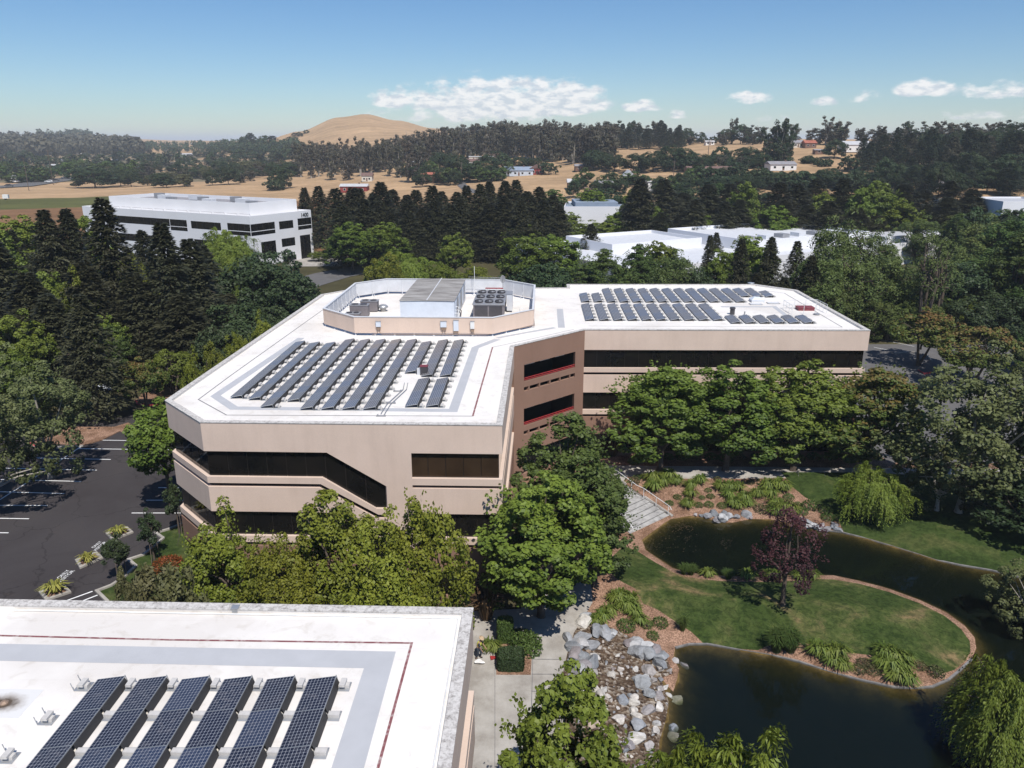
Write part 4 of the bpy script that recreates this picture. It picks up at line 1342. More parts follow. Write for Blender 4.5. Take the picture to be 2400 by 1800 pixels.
for k in range(11): wing_row(524 + 56.0 * k, 54, 113, OR[k] + ' full solar row from the screen wall in the rear bank of the wing', 'rear solar rows on the wing')
for k in range(2): wing_row(418 + 57 * k, 76, 113, OR[k] + ' short solar row from the screen wall in the rear bank of the wing', 'short rear solar rows on the wing')
wing_row(1138, 54, 93, 'solar row cut short beside the skylight on the wing', None)
wing_row(1192, 54, 88, 'solar row just behind the skylight on the wing', None)
wing_row(1262, 66, 94, 'last small solar row at the outer end of the rear bank', None)

# ------------------------------------------------------------------ smaller roof things
def at_roof(u, v): return at(u, v, ROOF_Z)
x, y = at_roof(1000, 878)
ac = empty('roof_condenser', (x - .2, y, ROOF_Z), ROT, 'dark round-cornered condenser with red top among the solar rows', 'condenser')
ac.scale = (.82, .82, .82)
MB().box(-.38, .38, -.35, .35, .05, .95).build('cabinet', M['dark_metal'], ac)
MB().box(-.42, .42, -.39, .39, .95, 1.0).build('top', M['hatch_red'], ac)
MB().box(-.75, -.40, -.2, .2, .0, .7).build('switch_panel', M['pale_paint'], ac)
mb = MB()
P0, P1, P2 = at_roof(945, 915), at_roof(907, 950), at_roof(893, 972)
for q in (0, .28):
    mb.tube([(*(Vector(at_roof(948, 900)) + Vector((q, 0))), ROOF_Z + .1), (P0[0] + q, P0[1], ROOF_Z + .1), (P1[0] + q, P1[1], ROOF_Z + .1), (P2[0] + q, P2[1], ROOF_Z + .1)], .03, 6)
tag(mb.build('conduit_run', M['grey_metal']), 'pair of grey conduits crossing the roof between solar rows', 'conduit')
for u, v, lab in [(932, 918, 'small grey conduit support nearer the red-topped condenser'), (917, 946, 'small grey conduit support nearer the front parapet'), (893, 976, 'grey junction fitting where the conduits reach the parapet')]:
    x, y = at_roof(u, v)
    mb = MB().box(-.35, .35, -.08, .08, 0, .08); mb.box(-.3, -.2, -.1, .1, .08, .14); mb.box(.2, .3, -.1, .1, .08, .14)
    o = mb.build('conduit_support', M['grey_metal']); o.location = (x, y, ROOF_Z); tag(o, lab, 'support')
# roof hatch with guard rail on the wing
h0 = [at_roof(1780 + x / 7.9, 660 + y / 7.9) for x, y in [(440, 505), (600, 605), (1240, 590), (1050, 490)]]
hp = empty('guard_rail', (h0[0][0], h0[0][1], ROOF_Z), 0, 'pale pipe guard rail around the red roof hatch', 'railing')
for z in (1.05, .55):
    MB().tube([(p[0] - h0[0][0], p[1] - h0[0][1], z) for p in (h0[1], h0[0], h0[3], h0[2])], .028, 6).build('rail', M['white_metal'], hp)
for p, q in zip(h0, h0[1:] + h0[:1]):
    for k in range(3):
        c = Vector(p).lerp(Vector(q), k / 3) - Vector(h0[0])
        MB().tube([(c.x, c.y, 0), (c.x, c.y, 1.05)], .028, 6).build('post', M['white_metal'], hp)
x, y = at_roof(1886, 726)
ht = empty('roof_hatch', (x, y, ROOF_Z), ROT, 'dark red roof hatch inside the guard rail', 'hatch')
MB().box(-.95, .95, -.62, .62, 0, .28).build('curb', M['hatch_red'], ht)
for q in (-1, 1): MB().box(min(.02 * q, .97 * q), max(.02 * q, .97 * q), -.66, .66, .28, .40).build('lid', M['hatch_red'], ht)
x, y = at_roof(1773, 707)
sk = empty('skylight', (x, y, ROOF_Z), ROT, 'pale box skylight on the wing roof', 'skylight')
MB().box(-.8, .8, -.7, .7, 0, .3).build('curb', M['pale_paint'], sk)
MB().add([(-.82, -.72, .3), (.82, -.72, .3), (.82, .72, .3), (-.82, .72, .3), (-.4, -.3, .6), (.4, -.3, .6), (.4, .3, .6), (-.4, .3, .6)], [(0, 1, 5, 4), (1, 2, 6, 5), (2, 3, 7, 6), (3, 0, 4, 7), (4, 5, 6, 7), (3, 2, 1, 0)]).build('lens', M['unit_white'], sk)
for u, v, lab in [(1771, 711.5, 'flat glazed roof light left of the other flat one'), (1812, 709, 'flat glazed roof light closer to the guard rail')]:
    x, y = at_roof(u, v + 2)
    fl = empty('roof_light', (x, y, ROOF_Z), ROT, lab, 'roof light')
    MB().box(-.75, .75, -.45, .45, 0, .07).build('frame', M['grey_metal'], fl)
    MB().box(-.66, .66, -.36, .36, .07, .085).build('glass', M['pale_paint'], fl)
for u, v, r, h, mt, lab in [(1716, 737, .35, .85, 'dark_metal', 'dark cylindrical flue on the wing roof'), (1760, 667, .5, .28, 'galvanised', 'round grey vent at the back edge of the wing roof'), (1914, 738, .4, .16, 'grey_metal', 'flat grey vent beside the guard rail'), (1745, 738, .09, .4, 'grey_metal', 'thin vent pipe beside the dark flue')]:
    x, y = at_roof(u, v)
    mb = MB().tube([(0, 0, 0), (0, 0, h * .8), (0, 0, h * .82), (0, 0, h)], [r * .8, r * .8, r, r * .9], 16)
    o = mb.build('roof_vent', M[mt]); o.location = (x, y, ROOF_Z); tag(o, lab, 'vent')
x, y = at_roof(10, 1648)
t = NT('drain_stain')
tcn = t.new('ShaderNodeTexCoord')
f = t.noise(3.5, 6, .7, 'Object', .6)
gr = t.new('ShaderNodeTexGradient', gradient_type='SPHERICAL')
mpn = t.new('ShaderNodeMapping'); mpn.inputs['Scale'].default_value = (1.05, 1.5, 1); t.l.new(tcn.outputs['Object'], mpn.inputs[0]); t.l.new(mpn.outputs[0], gr.inputs[0])
k = t.math('ADD', t.math('MULTIPLY', gr.outputs['Fac'], .8), t.math('MULTIPLY', f, .55))
t.color(t.ramp(k, [(.34, (.66, .65, .635)), (.6, (.45, .42, .39)), (.85, (.10, .075, .055))])).set(.8, .2)
M['drain_stain'] = t.m
dr = empty('roof_drain', (x, y, ROOF_Z), ROT, 'rusty roof drain in a stained square on the near roof', 'drain')
MB().prism([(-1, -.75), (1, -.75), (1, .75), (-1, .75)], .001, .007).build('stained_patch', M['drain_stain'], dr)
mb = MB().tube([(0, 0, 0), (0, 0, .04), (0, 0, .1)], [.16, .15, .06], 12); mb.build('strainer', M['copper_pipe'], dr)
# ------------------------------------------------------------------ plants: leaf by leaf, then copied
def unit(v):
    return v / np.maximum(np.linalg.norm(v, axis=1, keepdims=True), 1e-9)
def leaves(P, D, N, Ln, Wd, tint, fold=.0):
    """one rhombic leaf per point: P base, D axis, N facing"""
    D = unit(D)
    S = unit(np.cross(N, D))
    Ln, Wd = np.broadcast_to(Ln, len(P))[:, None], np.broadcast_to(Wd, len(P))[:, None]
    mid = P + D * Ln * .45
    v = np.stack([P, mid + S * Wd * .5, P + D * Ln, mid - S * Wd * .5], 1)
    return v.reshape(-1, 3), np.asarray(tint, float)
def leaf_mesh(name, parts, mat):
    V = np.concatenate([p[0] for p in parts]); T = np.concatenate([p[1] for p in parts])
    n = len(V) // 4
    me = bpy.data.meshes.new(name)
    me.vertices.add(len(V)); me.vertices.foreach_set('co', V.astype(np.float32).ravel())
    me.loops.add(len(V)); me.loops.foreach_set('vertex_index', np.arange(len(V), dtype=np.int32))
    me.polygons.add(n); me.polygons.foreach_set('loop_start', np.arange(0, len(V), 4, dtype=np.int32))
    me.update(calc_edges=True)
    a = me.attributes.new('tint', 'FLOAT', 'FACE')
    a.data.foreach_set('value', np.clip(T, 0, 1).astype(np.float32))
    me.materials.append(M[mat])
    return me
def rdir(rg, n):
    return unit(rg.normal(size=(n, 3)))
def clump_leaves(rg, centres, radii, nleaf, ln, wd, ctint, flat=.75, droop=.25, updir=.55, core=None):
    k = len(centres)
    idx = np.repeat(np.arange(k), nleaf)
    n = len(idx)
    d = rdir(rg, n)
    if core is not None:                                   # favour the side away from the trunk
        outw = unit(centres - core)[idx]
        flip = (d * outw).sum(1) < -.25
        d[flip] *= -1
    rr = radii[idx] * (.55 + .45 * rg.random(n) ** .6)
    off = d * rr[:, None]; off[:, 2] *= flat
    P = centres[idx] + off
    N = unit(d * (1 - updir) + np.array([0, 0, 1.0]) * updir + rdir(rg, n) * .45)
    D = np.cross(N, rdir(rg, n)); D = unit(D); D[:, 2] -= droop
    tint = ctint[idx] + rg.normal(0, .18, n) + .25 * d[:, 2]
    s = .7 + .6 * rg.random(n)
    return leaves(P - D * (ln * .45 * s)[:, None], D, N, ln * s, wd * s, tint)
def limb_tubes(mb, rg, base, tips, r0, bend=.3):
    for tip in tips:
        b, tp = np.array(base), np.array(tip)
        m = b * .5 + tp * .5 + np.array([0, 0, bend * np.linalg.norm(tp - b) * .3]) + rg.normal(0, .12, 3) * np.linalg.norm(tp - b) * .35
        L_ = np.linalg.norm(tp - b)
        mb.tube([tuple(b), tuple(m), tuple(tp)], [r0, r0 * .62, r0 * .22], 6, False)
PROTO = {}
def reg(kind, crown, trunk, Hh, Rr):
    PROTO.setdefault(kind, []).append((crown, trunk, Hh, Rr))
def trunk_mesh(name, mb, mat):
    return mb.mesh(name, M[mat], True)

def broadleaf(kind, seed, mat, Hh=11.0, Rr=4.2, z0=.22, ncl=95, nl=95, ln=.34, wd=.24, cl=.24, lobes=.25, top=.0, bark='bark', flat=.75, droop=.25, stems=1, dense=1.0, taper=.0, tipmat=None):
    rg = np.random.default_rng(seed)
    zc, hz_ = Hh * (z0 + 1) / 2, Hh * (1 - z0) / 2
    d = rdir(rg, ncl * 3)
    d = d[d[:, 2] > -.82][:ncl]
    ph = rg.random(6) * 6.28
    azm = np.arctan2(d[:, 1], d[:, 0])
    lob = 1 + lobes * (.5 * np.sin(azm * 2 + ph[0]) + .5 * np.sin(azm * 3 + ph[1] + d[:, 2] * 2) + .4 * np.sin(d[:, 2] * 5 + ph[2] + azm))
    rad = (.50 + .42 * rg.random(len(d)) ** .55) * lob
    C = d * rad[:, None]
    tz = (C[:, 2] + 1) / 2
    wide = 1 - taper * np.clip(tz, 0, 1) ** 1.3
    C[:, 0] *= Rr * wide; C[:, 1] *= Rr * wide; C[:, 2] = C[:, 2] * hz_ + zc
    r = Rr * cl * (.7 + .6 * rg.random(len(d))) * (1 - .35 * np.clip(tz - .5, 0, 1))
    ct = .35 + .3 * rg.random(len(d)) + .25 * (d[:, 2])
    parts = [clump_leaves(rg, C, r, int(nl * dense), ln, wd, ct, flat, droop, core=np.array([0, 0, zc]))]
    # ragged twigs standing out of the outline
    k = int(ncl * .5)
    tw = d[rg.integers(0, len(d), k)]; tw = unit(tw + rdir(rg, k) * .3); tw = tw[tw[:, 2] > -.3]
    for q in tw[:int(ncl * .18)]:
        s = np.linspace(.70, .98 + .08 * rg.random(), 9)[:, None]
        P = q[None] * s * np.array([Rr, Rr, hz_]) * .98 + np.array([0, 0, zc])
        P = np.repeat(P, 3, 0) + rg.normal(0, .17, (27, 3)) * Rr / 4
        N = unit(rdir(rg, 27) + np.array([0, 0, .7])); D = np.cross(N, rdir(rg, 27)) + q * .6
        parts.append(leaves(P, D, N, ln * .85, wd * .85, .55 + .2 * rg.random(27)))
    cm = leaf_mesh('crown', parts, mat)
    mb = MB()
    tr = .022 * Hh
    for s in range(stems):
        ang = 6.28 * s / max(1, stems) + rg.random()
        bx_, by_ = (0, 0) if stems == 1 else (.15 * math.cos(ang), .15 * math.sin(ang))
        tx, ty = (rg.normal(0, .1), rg.normal(0, .1)) if stems == 1 else (Rr * .35 * math.cos(ang), Rr * .35 * math.sin(ang))
        hh = Hh * (z0 + .12) if stems == 1 else Hh * .55
        mb.tube([(bx_, by_, -.4), (bx_ * 1.1, by_ * 1.1, .3), ((bx_ + tx) / 2, (by_ + ty) / 2, hh * .5), (tx, ty, hh)], [tr * 1.5, tr * 1.05, tr * .8, tr * .65], 9, False)
        near_ = C[rg.permutation(len(C))[:9]]
        limb_tubes(mb, rg, (tx, ty, hh * .93), near_, tr * .5)
    mb.tube([(0, 0, Hh * z0 * .9), (0, 0, Hh * .62), (rg.normal(0, .2), rg.normal(0, .2), Hh * .88)], [tr * .7, tr * .4, tr * .1], 7, False)
    reg(kind, cm, trunk_mesh('trunk', mb, bark), Hh, Rr)

def conifer(kind, seed, mat, Hh=22.0, Rr=4.6, z0=.06, nb=150, nl=46, ln=.55, wd=.26, power=.85, droop=.30, gap=.0):
    rg = np.random.default_rng(seed)
    parts = []
    mb = MB()
    tr = .018 * Hh
    mb.tube([(0, 0, -.5), (0, 0, Hh * .1), (0, 0, Hh * .6), (0, 0, Hh * .98)], [tr * 1.4, tr, tr * .5, tr * .05], 9, False)
    hs = z0 + (1 - z0) * (np.linspace(0, 1, nb) ** .9)
    az0 = rg.random() * 6.28
    for i, t in enumerate(hs):
        a = az0 + i * 2.399 + rg.normal(0, .25)
        Lb = Rr * ((1 - t) ** power) * (.72 + .42 * rg.random()) * (1 + .15 * math.sin(a * 2 + seed)) + .18
        if t < .18: Lb *= .75 + t * 1.4
        z = t * Hh
        dx, dy = math.cos(a), math.sin(a)
        s = rg.random(nl) ** .62
        lift = .12 * math.sin(min(1, t * 1.2) * 2.6)
        zz = z + lift * Lb * s - droop * Lb * s ** 1.8
        side = rg.normal(0, .17, nl) * Lb * (.25 + s * .9) ; vert = rg.normal(0, .10, nl) * (Lb * .45 + .4)
        P = np.stack([dx * Lb * s - dy * side, dy * Lb * s + dx * side, zz + vert], 1)
        N = unit(np.array([dx * .45, dy * .45, .8]) + rdir(rg, nl) * .5)
        D = np.array([dx, dy, -.35]) + rdir(rg, nl) * .65
        br_t = .35 + .35 * rg.random()
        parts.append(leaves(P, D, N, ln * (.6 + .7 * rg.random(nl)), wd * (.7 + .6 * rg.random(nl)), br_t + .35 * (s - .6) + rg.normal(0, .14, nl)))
        if i % 4 == 0 and t < .85:
            mb.tube([(0, 0, z), (dx * Lb * .5, dy * Lb * .5, z + lift * Lb * .4), (dx * Lb * .85, dy * Lb * .85, z - droop * Lb * .4)], [tr * .22, tr * .14, .02], 5, False)
    reg(kind, leaf_mesh('crown', parts, mat), trunk_mesh('trunk', mb, 'bark'), Hh, Rr)

def willow(kind, seed, mat, Hh=9.0, Rr=4.5, ncl=150, ns=13, seg=10, ln=.30, wd=.085, low=.05):
    """weeping crown: many small fountains of hanging twigs, layer over layer"""
    rg = np.random.default_rng(seed)
    parts = []
    d = rdir(rg, ncl * 3); d = d[d[:, 2] > -.25][:ncl]
    ph = rg.random(3) * 6.28
    azm = np.arctan2(d[:, 1], d[:, 0])
    lob = 1 + .22 * np.sin(azm * 3 + ph[0]) + .16 * np.sin(azm * 5 + ph[1] + d[:, 2] * 4)
    C = d * (.55 + .38 * rg.random((len(d), 1))) * lob[:, None] * np.array([Rr * .9, Rr * .9, Hh * .5])
    C[:, 2] += Hh * .47
    for c, q in zip(C, d):
        tt = .3 + .35 * rg.random() + .15 * q[2]
        for i in range(ns):
            a = rg.random() * 6.283
            o = np.array([math.cos(a), math.sin(a), 0]) * .5 + np.array([q[0], q[1], 0]) * .7
            out = Rr * .20 * (.5 + rg.random())
            drop = Hh * (.13 + .24 * rg.random())
            drop = min(drop, max(.2, c[2] - Hh * low))
            s = np.linspace(0, 1, seg)
            P = c[None] + o[None] * out * np.sin(s * 1.7)[:, None]
            P[:, 2] = c[2] + Hh * .035 * np.sin(s * 3.0) - drop * s ** 1.5
            P = np.repeat(P, 2, 0) + rg.normal(0, .06, (seg * 2, 3))
            n = len(P)
            D = np.tile(np.array([o[0] * .7, o[1] * .7, -.75]), (n, 1)) + rdir(rg, n) * .6
            N = unit(np.tile(np.array([q[0], q[1], .8]), (n, 1)) + rdir(rg, n) * .6)
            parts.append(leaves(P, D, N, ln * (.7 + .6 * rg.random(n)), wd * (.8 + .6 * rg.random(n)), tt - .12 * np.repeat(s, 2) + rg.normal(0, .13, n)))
    mb = MB()
    tr = .03 * Hh
    mb.tube([(0, 0, -.4), (.1, 0, Hh * .2), (0, .1, Hh * .45)], [tr * 1.3, tr, tr * .8], 9, False)
    limb_tubes(mb, rg, (0, .1, Hh * .42), C[:18], tr * .45, .6)
    reg(kind, leaf_mesh('crown', parts, mat), trunk_mesh('trunk', mb, 'bark'), Hh, Rr)

def gum(kind, seed, mat, Hh=30.0, Rr=6.5, ncl=60, nl=58, ln=1.0, wd=.5, bark='pale_bark'):
    """eucalyptus: tall leaning stems, foliage in tufts up the limbs"""
    rg = np.random.default_rng(seed)
    mb = MB(); tr = .014 * Hh
    C, r, ct = [], [], []
    nst = 4
    for s in range(nst):
        a = 6.28 * s / nst + rg.random()
        top = np.array([math.cos(a) * Rr * (.3 + .5 * rg.random()), math.sin(a) * Rr * (.3 + .5 * rg.random()), Hh * (.72 + .27 * rg.random())])
        base = np.array([math.cos(a) * .3, math.sin(a) * .3, -.5])
        mid = base * .5 + top * .5 + np.array([-math.cos(a), -math.sin(a), 0]) * Rr * .12
        mb.tube([tuple(base), tuple(mid), tuple(top)], [tr, tr * .6, tr * .12], 7, False)
        for k in range(ncl // nst):
            t = .12 + .88 * rg.random() ** .85
            p = (1 - t) ** 2 * base + 2 * t * (1 - t) * mid + t * t * top
            off = rdir(rg, 1)[0] * np.array([1, 1, .5]) * Rr * (.50 - .34 * t) * (.5 + .8 * rg.random())
            C.append(p + off); r.append(Rr * (.13 + .12 * rg.random())); ct.append(.2 + .6 * rg.random())
    C, r, ct = np.array(C), np.array(r), np.array(ct)
    parts = [clump_leaves(rg, C, r, nl, ln, wd, ct, 1.15, .5, .35)]
    reg(kind, leaf_mesh('crown', parts, mat), trunk_mesh('trunk', mb, bark), Hh, Rr)

for s in range(3): broadleaf('maple', 10 + s, 'leaf_maple', 11.5, 4.4, .16, 180, 78, .34, .25, .165, .34, taper=.35)
for s in range(3): broadleaf('yellow', 20 + s, 'leaf_yellow', 10.0, 4.2, .10, 210, 78, .26, .18, .15, .34, taper=.42, stems=2, flat=1.1)
for s in range(2): broadleaf('deep', 30 + s, 'leaf_deep', 14.0, 4.6, .05, 240, 82, .31, .22, .155, .32, taper=.40)
for s in range(3): broadleaf('low', 15 + s, 'leaf_maple', 12.0, 4.6, .08, 220, 80, .34, .25, .155, .32, taper=.30)
for s in range(2): broadleaf('turning', 40 + s, 'leaf_turning', 6.0, 3.1, .33, 70, 85, .27, .19, .24, .25, flat=.6, stems=3)
for s in range(2): broadleaf('plane', 50 + s, 'leaf_plane', 12.0, 5.0, .10, 140, 85, .30, .22, .18, .42, bark='pale_bark')
for s in range(2): broadleaf('round', 60 + s, 'leaf_maple', 9.0, 2.9, .27, 110, 105, .27, .2, .25, .12, flat=.8)
for s in range(2): broadleaf('oak', 70 + s, 'leaf_oak', 9.5, 5.2, .10, 100, 95, .42, .3, .24, .28)
for s in range(2): broadleaf('wisp', 80 + s, 'leaf_wisp', 14.0, 4.2, .08, 120, 95, .38, .15, .22, .45, flat=1.25, droop=.5, stems=3, taper=.35)
broadleaf('bare_wisp', 85, 'leaf_wisp', 16.0, 3.4, .30, 60, 34, .34, .14, .2, .5, flat=1.3, stems=3, taper=.5)
for s in range(3): conifer('redwood', 90 + s, 'leaf_redwood', 22.0, 4.8, .08, 190, 64, .50, .24, .78, .34)
for s in range(2): conifer('pine', 95 + s, 'leaf_pine', 17.0, 5.4, .10, 120, 56, .6, .3, .55, .05)
for s in range(2): willow('willow', 100 + s, 'leaf_willow')
for s in range(4): gum('gum', 110 + s, 'leaf_gum')
broadleaf('purple', 120, 'leaf_purple', 7.6, 2.3, .20, 80, 55, .16, .11, .20, .40, stems=1, taper=.42, flat=1.2)
for s in range(2): broadleaf('sapling', 125 + s, 'leaf_oak', 3.7, .85, .36, 44, 46, .20, .10, .34, .5, taper=.45, flat=1.3)
for s in range(2): broadleaf('juniper', 130 + s, 'leaf_olive', 3.0, 1.3, .02, 60, 70, .2, .10, .26, .4, flat=1.2, taper=.4)
# low polygon crowns for the distance
for s in range(3): broadleaf('far_round', 140 + s, 'leaf_oak', 9.0, 5.0, .04, 36, 26, 1.15, .85, .34, .3)
for s in range(2): broadleaf('far_green', 145 + s, 'leaf_deep', 10.0, 4.6, .06, 40, 30, .95, .7, .3, .35, taper=.2)
for s in range(2): conifer('far_pine', 150 + s, 'leaf_pine', 17.0, 5.0, .05, 60, 22, 1.3, .7, .6, .08)

G_TREES = []
NAMES = {'maple': 'maple_tree', 'low': 'maple_tree', 'yellow': 'leafy_tree', 'deep': 'leafy_tree', 'turning': 'small_tree', 'plane': 'sycamore_tree', 'round': 'round_tree', 'oak': 'oak_tree', 'wisp': 'poplar_tree', 'bare_wisp': 'thin_tree', 'redwood': 'redwood_tree', 'pine': 'pine_tree',
         'willow': 'willow_tree', 'gum': 'eucalyptus_tree', 'purple': 'plum_tree', 'sapling': 'young_tree', 'juniper': 'juniper_shrub', 'far_round': 'oak_tree', 'far_green': 'leafy_tree', 'far_pine': 'pine_tree'}
trng = random.Random(77)
def put_tree(kind, x, y, h, r, label, group=None, mat=None, z=None, rz=None, sy=1.0, cat='tree', variant=None, name=None):
    P = PROTO[kind]
    cm, tm, Hh, Rr = P[trng.randrange(len(P)) if variant is None else variant % len(P)]
    o = empty(name or NAMES[kind], (x, y, H(x, y) if z is None else z), trng.uniform(0, 6.28) if rz is None else rz, label, cat, group)
    o.scale = (r / Rr, r / Rr * sy, h / Hh)
    mesh_obj('trunk', tm, o)
    c = mesh_obj('crown', cm, o)
    if mat:
        c.material_slots[0].link = 'OBJECT'
        c.material_slots[0].material = M[mat]
    G_TREES.append(o)
    return o
def tree_px(kind, u, y, vtop, wpx, label, group=None, **k):
    """stem on the bearing of photo column u at plan distance y; top at row vtop; crown wpx photo pixels wide"""
    x, _, zt = at_y(u, vtop, y)
    if kind == 'redwood': wpx *= 1.32
    d = y * math.cos(TILT) + (CAM_H - zt) * math.sin(TILT)
    zg = H(x, y)
    return put_tree(kind, x, y, max(1.0, zt - zg), wpx / 2 * d / FPX, label, group, **k)
# ------------------------------------------------------------------ trees close to the buildings
ORD = 'first second third fourth fifth sixth seventh eighth ninth tenth eleventh twelfth thirteenth fourteenth fifteenth sixteenth seventeenth eighteenth nineteenth twentieth'.split()
KW = {'maple': 'bright green tree', 'yellow': 'yellow-green tree', 'deep': 'deep green tree', 'oak': 'dark rounded oak', 'willow': 'weeping willow', 'wisp': 'wispy pale tree', 'redwood': 'dark redwood', 'plane': 'grey-green sycamore'}
def tree_list(items, template, group, **kw):
    """items: (u, y, vtop, width, kind); numbered from the landmark named in the template"""
    order = sorted(range(len(items)), key=lambda i: items[i][0])
    cnt, lab = {}, {}
    for i in order:
        kd = items[i][4]
        c = cnt[kd] = cnt.get(kd, -1) + 1
        lab[i] = template.format(o=ORD[min(c, 19)], k=KW[kd])
    for i, (u, y, vt, w, kd) in enumerate(items):
        tree_px(kd, u, y, vt, w, lab[i], group, variant=i, **kw)
tree_px('yellow', 512, 42.0, 1222, 250, 'yellow-green tree in front of the tan building, leftmost of three between the roofs', variant=0)
tree_px('yellow', 650, 40.5, 1262, 220, 'lower yellow-green tree tucked between the two taller ones before the tan building', variant=2)
tree_px('yellow', 795, 43.5, 1170, 310, 'tallest yellow-green tree in front of the sloping window strip', variant=1)
tree_px('yellow', 978, 42.5, 1164, 262, 'yellow-green tree below the bronze windows of the tan building', variant=2)
tree_px('yellow', 880, 38.5, 1290, 250, 'low yellow-green tree just behind the near roof edge', variant=0)
tree_px('juniper', 360, 39.5, 1318, 130, 'olive juniper shrub right of the red flowering bush', cat='shrub')
tree_px('juniper', 415, 37.0, 1318, 130, 'olive juniper shrub under the leftmost yellow-green tree', cat='shrub', variant=1)
tree_px('juniper', 283, 45.0, 1345, 60, 'small dark juniper at the kerb end of the narrow lawn', cat='shrub', variant=0)
tree_px('juniper', 318, 42.5, 1350, 70, 'small olive juniper beside the kerb end of the narrow lawn', cat='shrub', variant=1)
tree_px('deep', 1335, 56.5, 988, 275, 'tall deep green tree against the corner of the tan building', variant=0)
tree_px('deep', 1395, 57.5, 1075, 215, 'deep green tree leaning over the concrete steps', variant=1)
tree_px('low', 1272, 50.0, 1125, 330, 'broad bright green tree shading the courtyard walk', variant=1)
for k, (u, vt, w, m, lab) in enumerate([(1562, 838, 250, None, 'green tree nearest the brown loggia in the row before the wing'), (1722, 846, 250, None, 'second green tree from the loggia in the row before the wing'), (1888, 842, 250, 'leaf_maple', 'third green tree from the loggia in the row before the wing'), (2062, 842, 250, 'leaf_turning', 'reddish-topped tree at the far end of the row before the wing')]):
    tree_px('low', u, 76.8, vt + 12, w * 1.14, lab, variant=k, rz=0.0, sy=.66, mat=m)
tree_px('willow', 2062, 67.5, 1082, 158, 'small weeping willow on the lawn behind the upper pond', variant=0)
tree_px('plane', 2310, 67.0, 862, 320, 'large grey-green sycamore at the right bank of the pond', variant=0)
tree_px('plane', 2225, 67.5, 1030, 200, 'lower grey-green sycamore overhanging the far bank', variant=1)
tree_px('plane', 2420, 68.0, 850, 260, 'tall grey-green sycamore behind the large one on the bank', variant=1)
tree_px('plane', 2470, 50.0, 1330, 200, 'grey-green sycamore at the pond whose branch hangs over the water', variant=0)
tree_px('oak', 2410, 64.0, 1130, 240, 'dark shrubby oak under the large sycamore', variant=0)
tree_px('willow', 2390, 37.5, 1520, 250, 'weeping willow trailing into the lower pond beside the peninsula tip', variant=1)
tree_px('willow', 1730, 25.5, 1668, 560, 'weeping willow crown beside the boulder creek', variant=0)
tree_px('willow', 1590, 23.0, 1722, 330, 'smaller weeping willow at the foot of the boulder creek', variant=1)
tree_px('maple', 1330, 28.5, 1592, 330, 'bright green tree beside the concrete walk and boulders', variant=2)
x, y, z = on_ground(1834, 1415)
put_tree('purple', x, y, 8.3, 2.7, 'dark purple-leaved tree standing alone on the grassy peninsula', z=z, rz=.4)
# left car park
tree_px('plane', 66, 70.8, 846, 215, 'grey-green sycamore in the island between car park stalls', variant=1)
tree_px('plane', -85, 62.0, 900, 230, 'grey-green sycamore on the next stall island of the dark car park', variant=0)
tree_px('plane', -60, 84.0, 860, 210, 'grey-green sycamore at the back of the dark car park', variant=0)
tree_px('round', 366, 63.8, 946, 165, 'bright green round tree at the left corner of the tan building', variant=0)
tree_px('turning', 324, 90.5, 846, 115, 'multi-stemmed small tree with reddish top by the red kerb', variant=0)
tree_px('turning', 394, 97.0, 822, 108, 'small round tree with reddish top behind the red kerb', variant=1, mat='leaf_maple')
for k, (u, y, vt, w) in enumerate([(448, 80, 838, 70), (498, 86, 812, 80), (552, 93, 780, 80), (612, 101, 748, 80)]):
    tree_px('yellow', u, y, vt, w, 'yellow-green shrubby tree peeping over the left parapet, ' + ORD[k] + ' from the red kerb', 'shrubby trees along the left side of the tan building', variant=k)
for k, (u, v, vt, w, lab) in enumerate([(345, 1310, 1203, 52, 'small dark staked tree in the middle of the narrow lawn'), (267, 1357, 1257, 58, 'small dark staked tree by the zigzag kerb, near the white roof'), (404, 1247, 1132, 46, 'small dark staked tree beside the corner of the tan building')]):
    x, y = at(u, v, .1)
    o = tree_px('sapling', u, y, vt, w, lab, variant=k)
    for q in (-1, 1):
        s = MB().tube([(q * .55, .1, -.1), (q * .5, .1, 1.75)], .035, 6).build('stake', M['wood_pole'], o)

# dark redwoods and leafy trees left of the building
rw = [(236, 112, 466, 175), (376, 108, 524, 170), (100, 130, 492, 150), (152, 134, 490, 130), (-20, 118, 560, 190), (310, 106, 640, 170), (440, 113, 560, 170), (470, 126, 575, 150), (20, 150, 540, 120), (190, 103, 610, 180), (60, 104, 640, 190), (530, 118, 690, 170), (420, 104, 690, 180), (110, 97, 690, 180), (-60, 96, 660, 200), (285, 112, 700, 150), (330, 132, 540, 110), (186, 88.0, 690, 150)]
tree_list([(*q, 'redwood') for q in rw if q[1] > 108], 'tall {k} at the back of the left belt, {o} toward the white office', 'rear redwoods left of the tan building')
tree_list([(*q, 'redwood') for q in rw if q[1] <= 108], 'broad {k} at the front of the left belt, {o} toward the tan building', 'front redwoods left of the tan building')
tree_list([(u, y, vt, w, 'oak') for u, y, vt, w in [(585, 122, 612, 200), (655, 126, 640, 190), (705, 140, 662, 100), (560, 108, 720, 180), (640, 112, 722, 140), (625, 150, 590, 150), (505, 100, 770, 130)]], '{k} between the redwoods and the tan building, {o} from the redwoods', 'oaks between redwoods and the tan building')
tree_list([(u, y, vt, w, 'willow') for u, y, vt, w in [(530, 168, 516, 150), (528, 150, 562, 130), (540, 138, 615, 100), (590, 140, 610, 60), (300, 142, 590, 90)]], 'yellow-green {k} before the white office building, {o} counted toward its number', 'willows before the white office building')
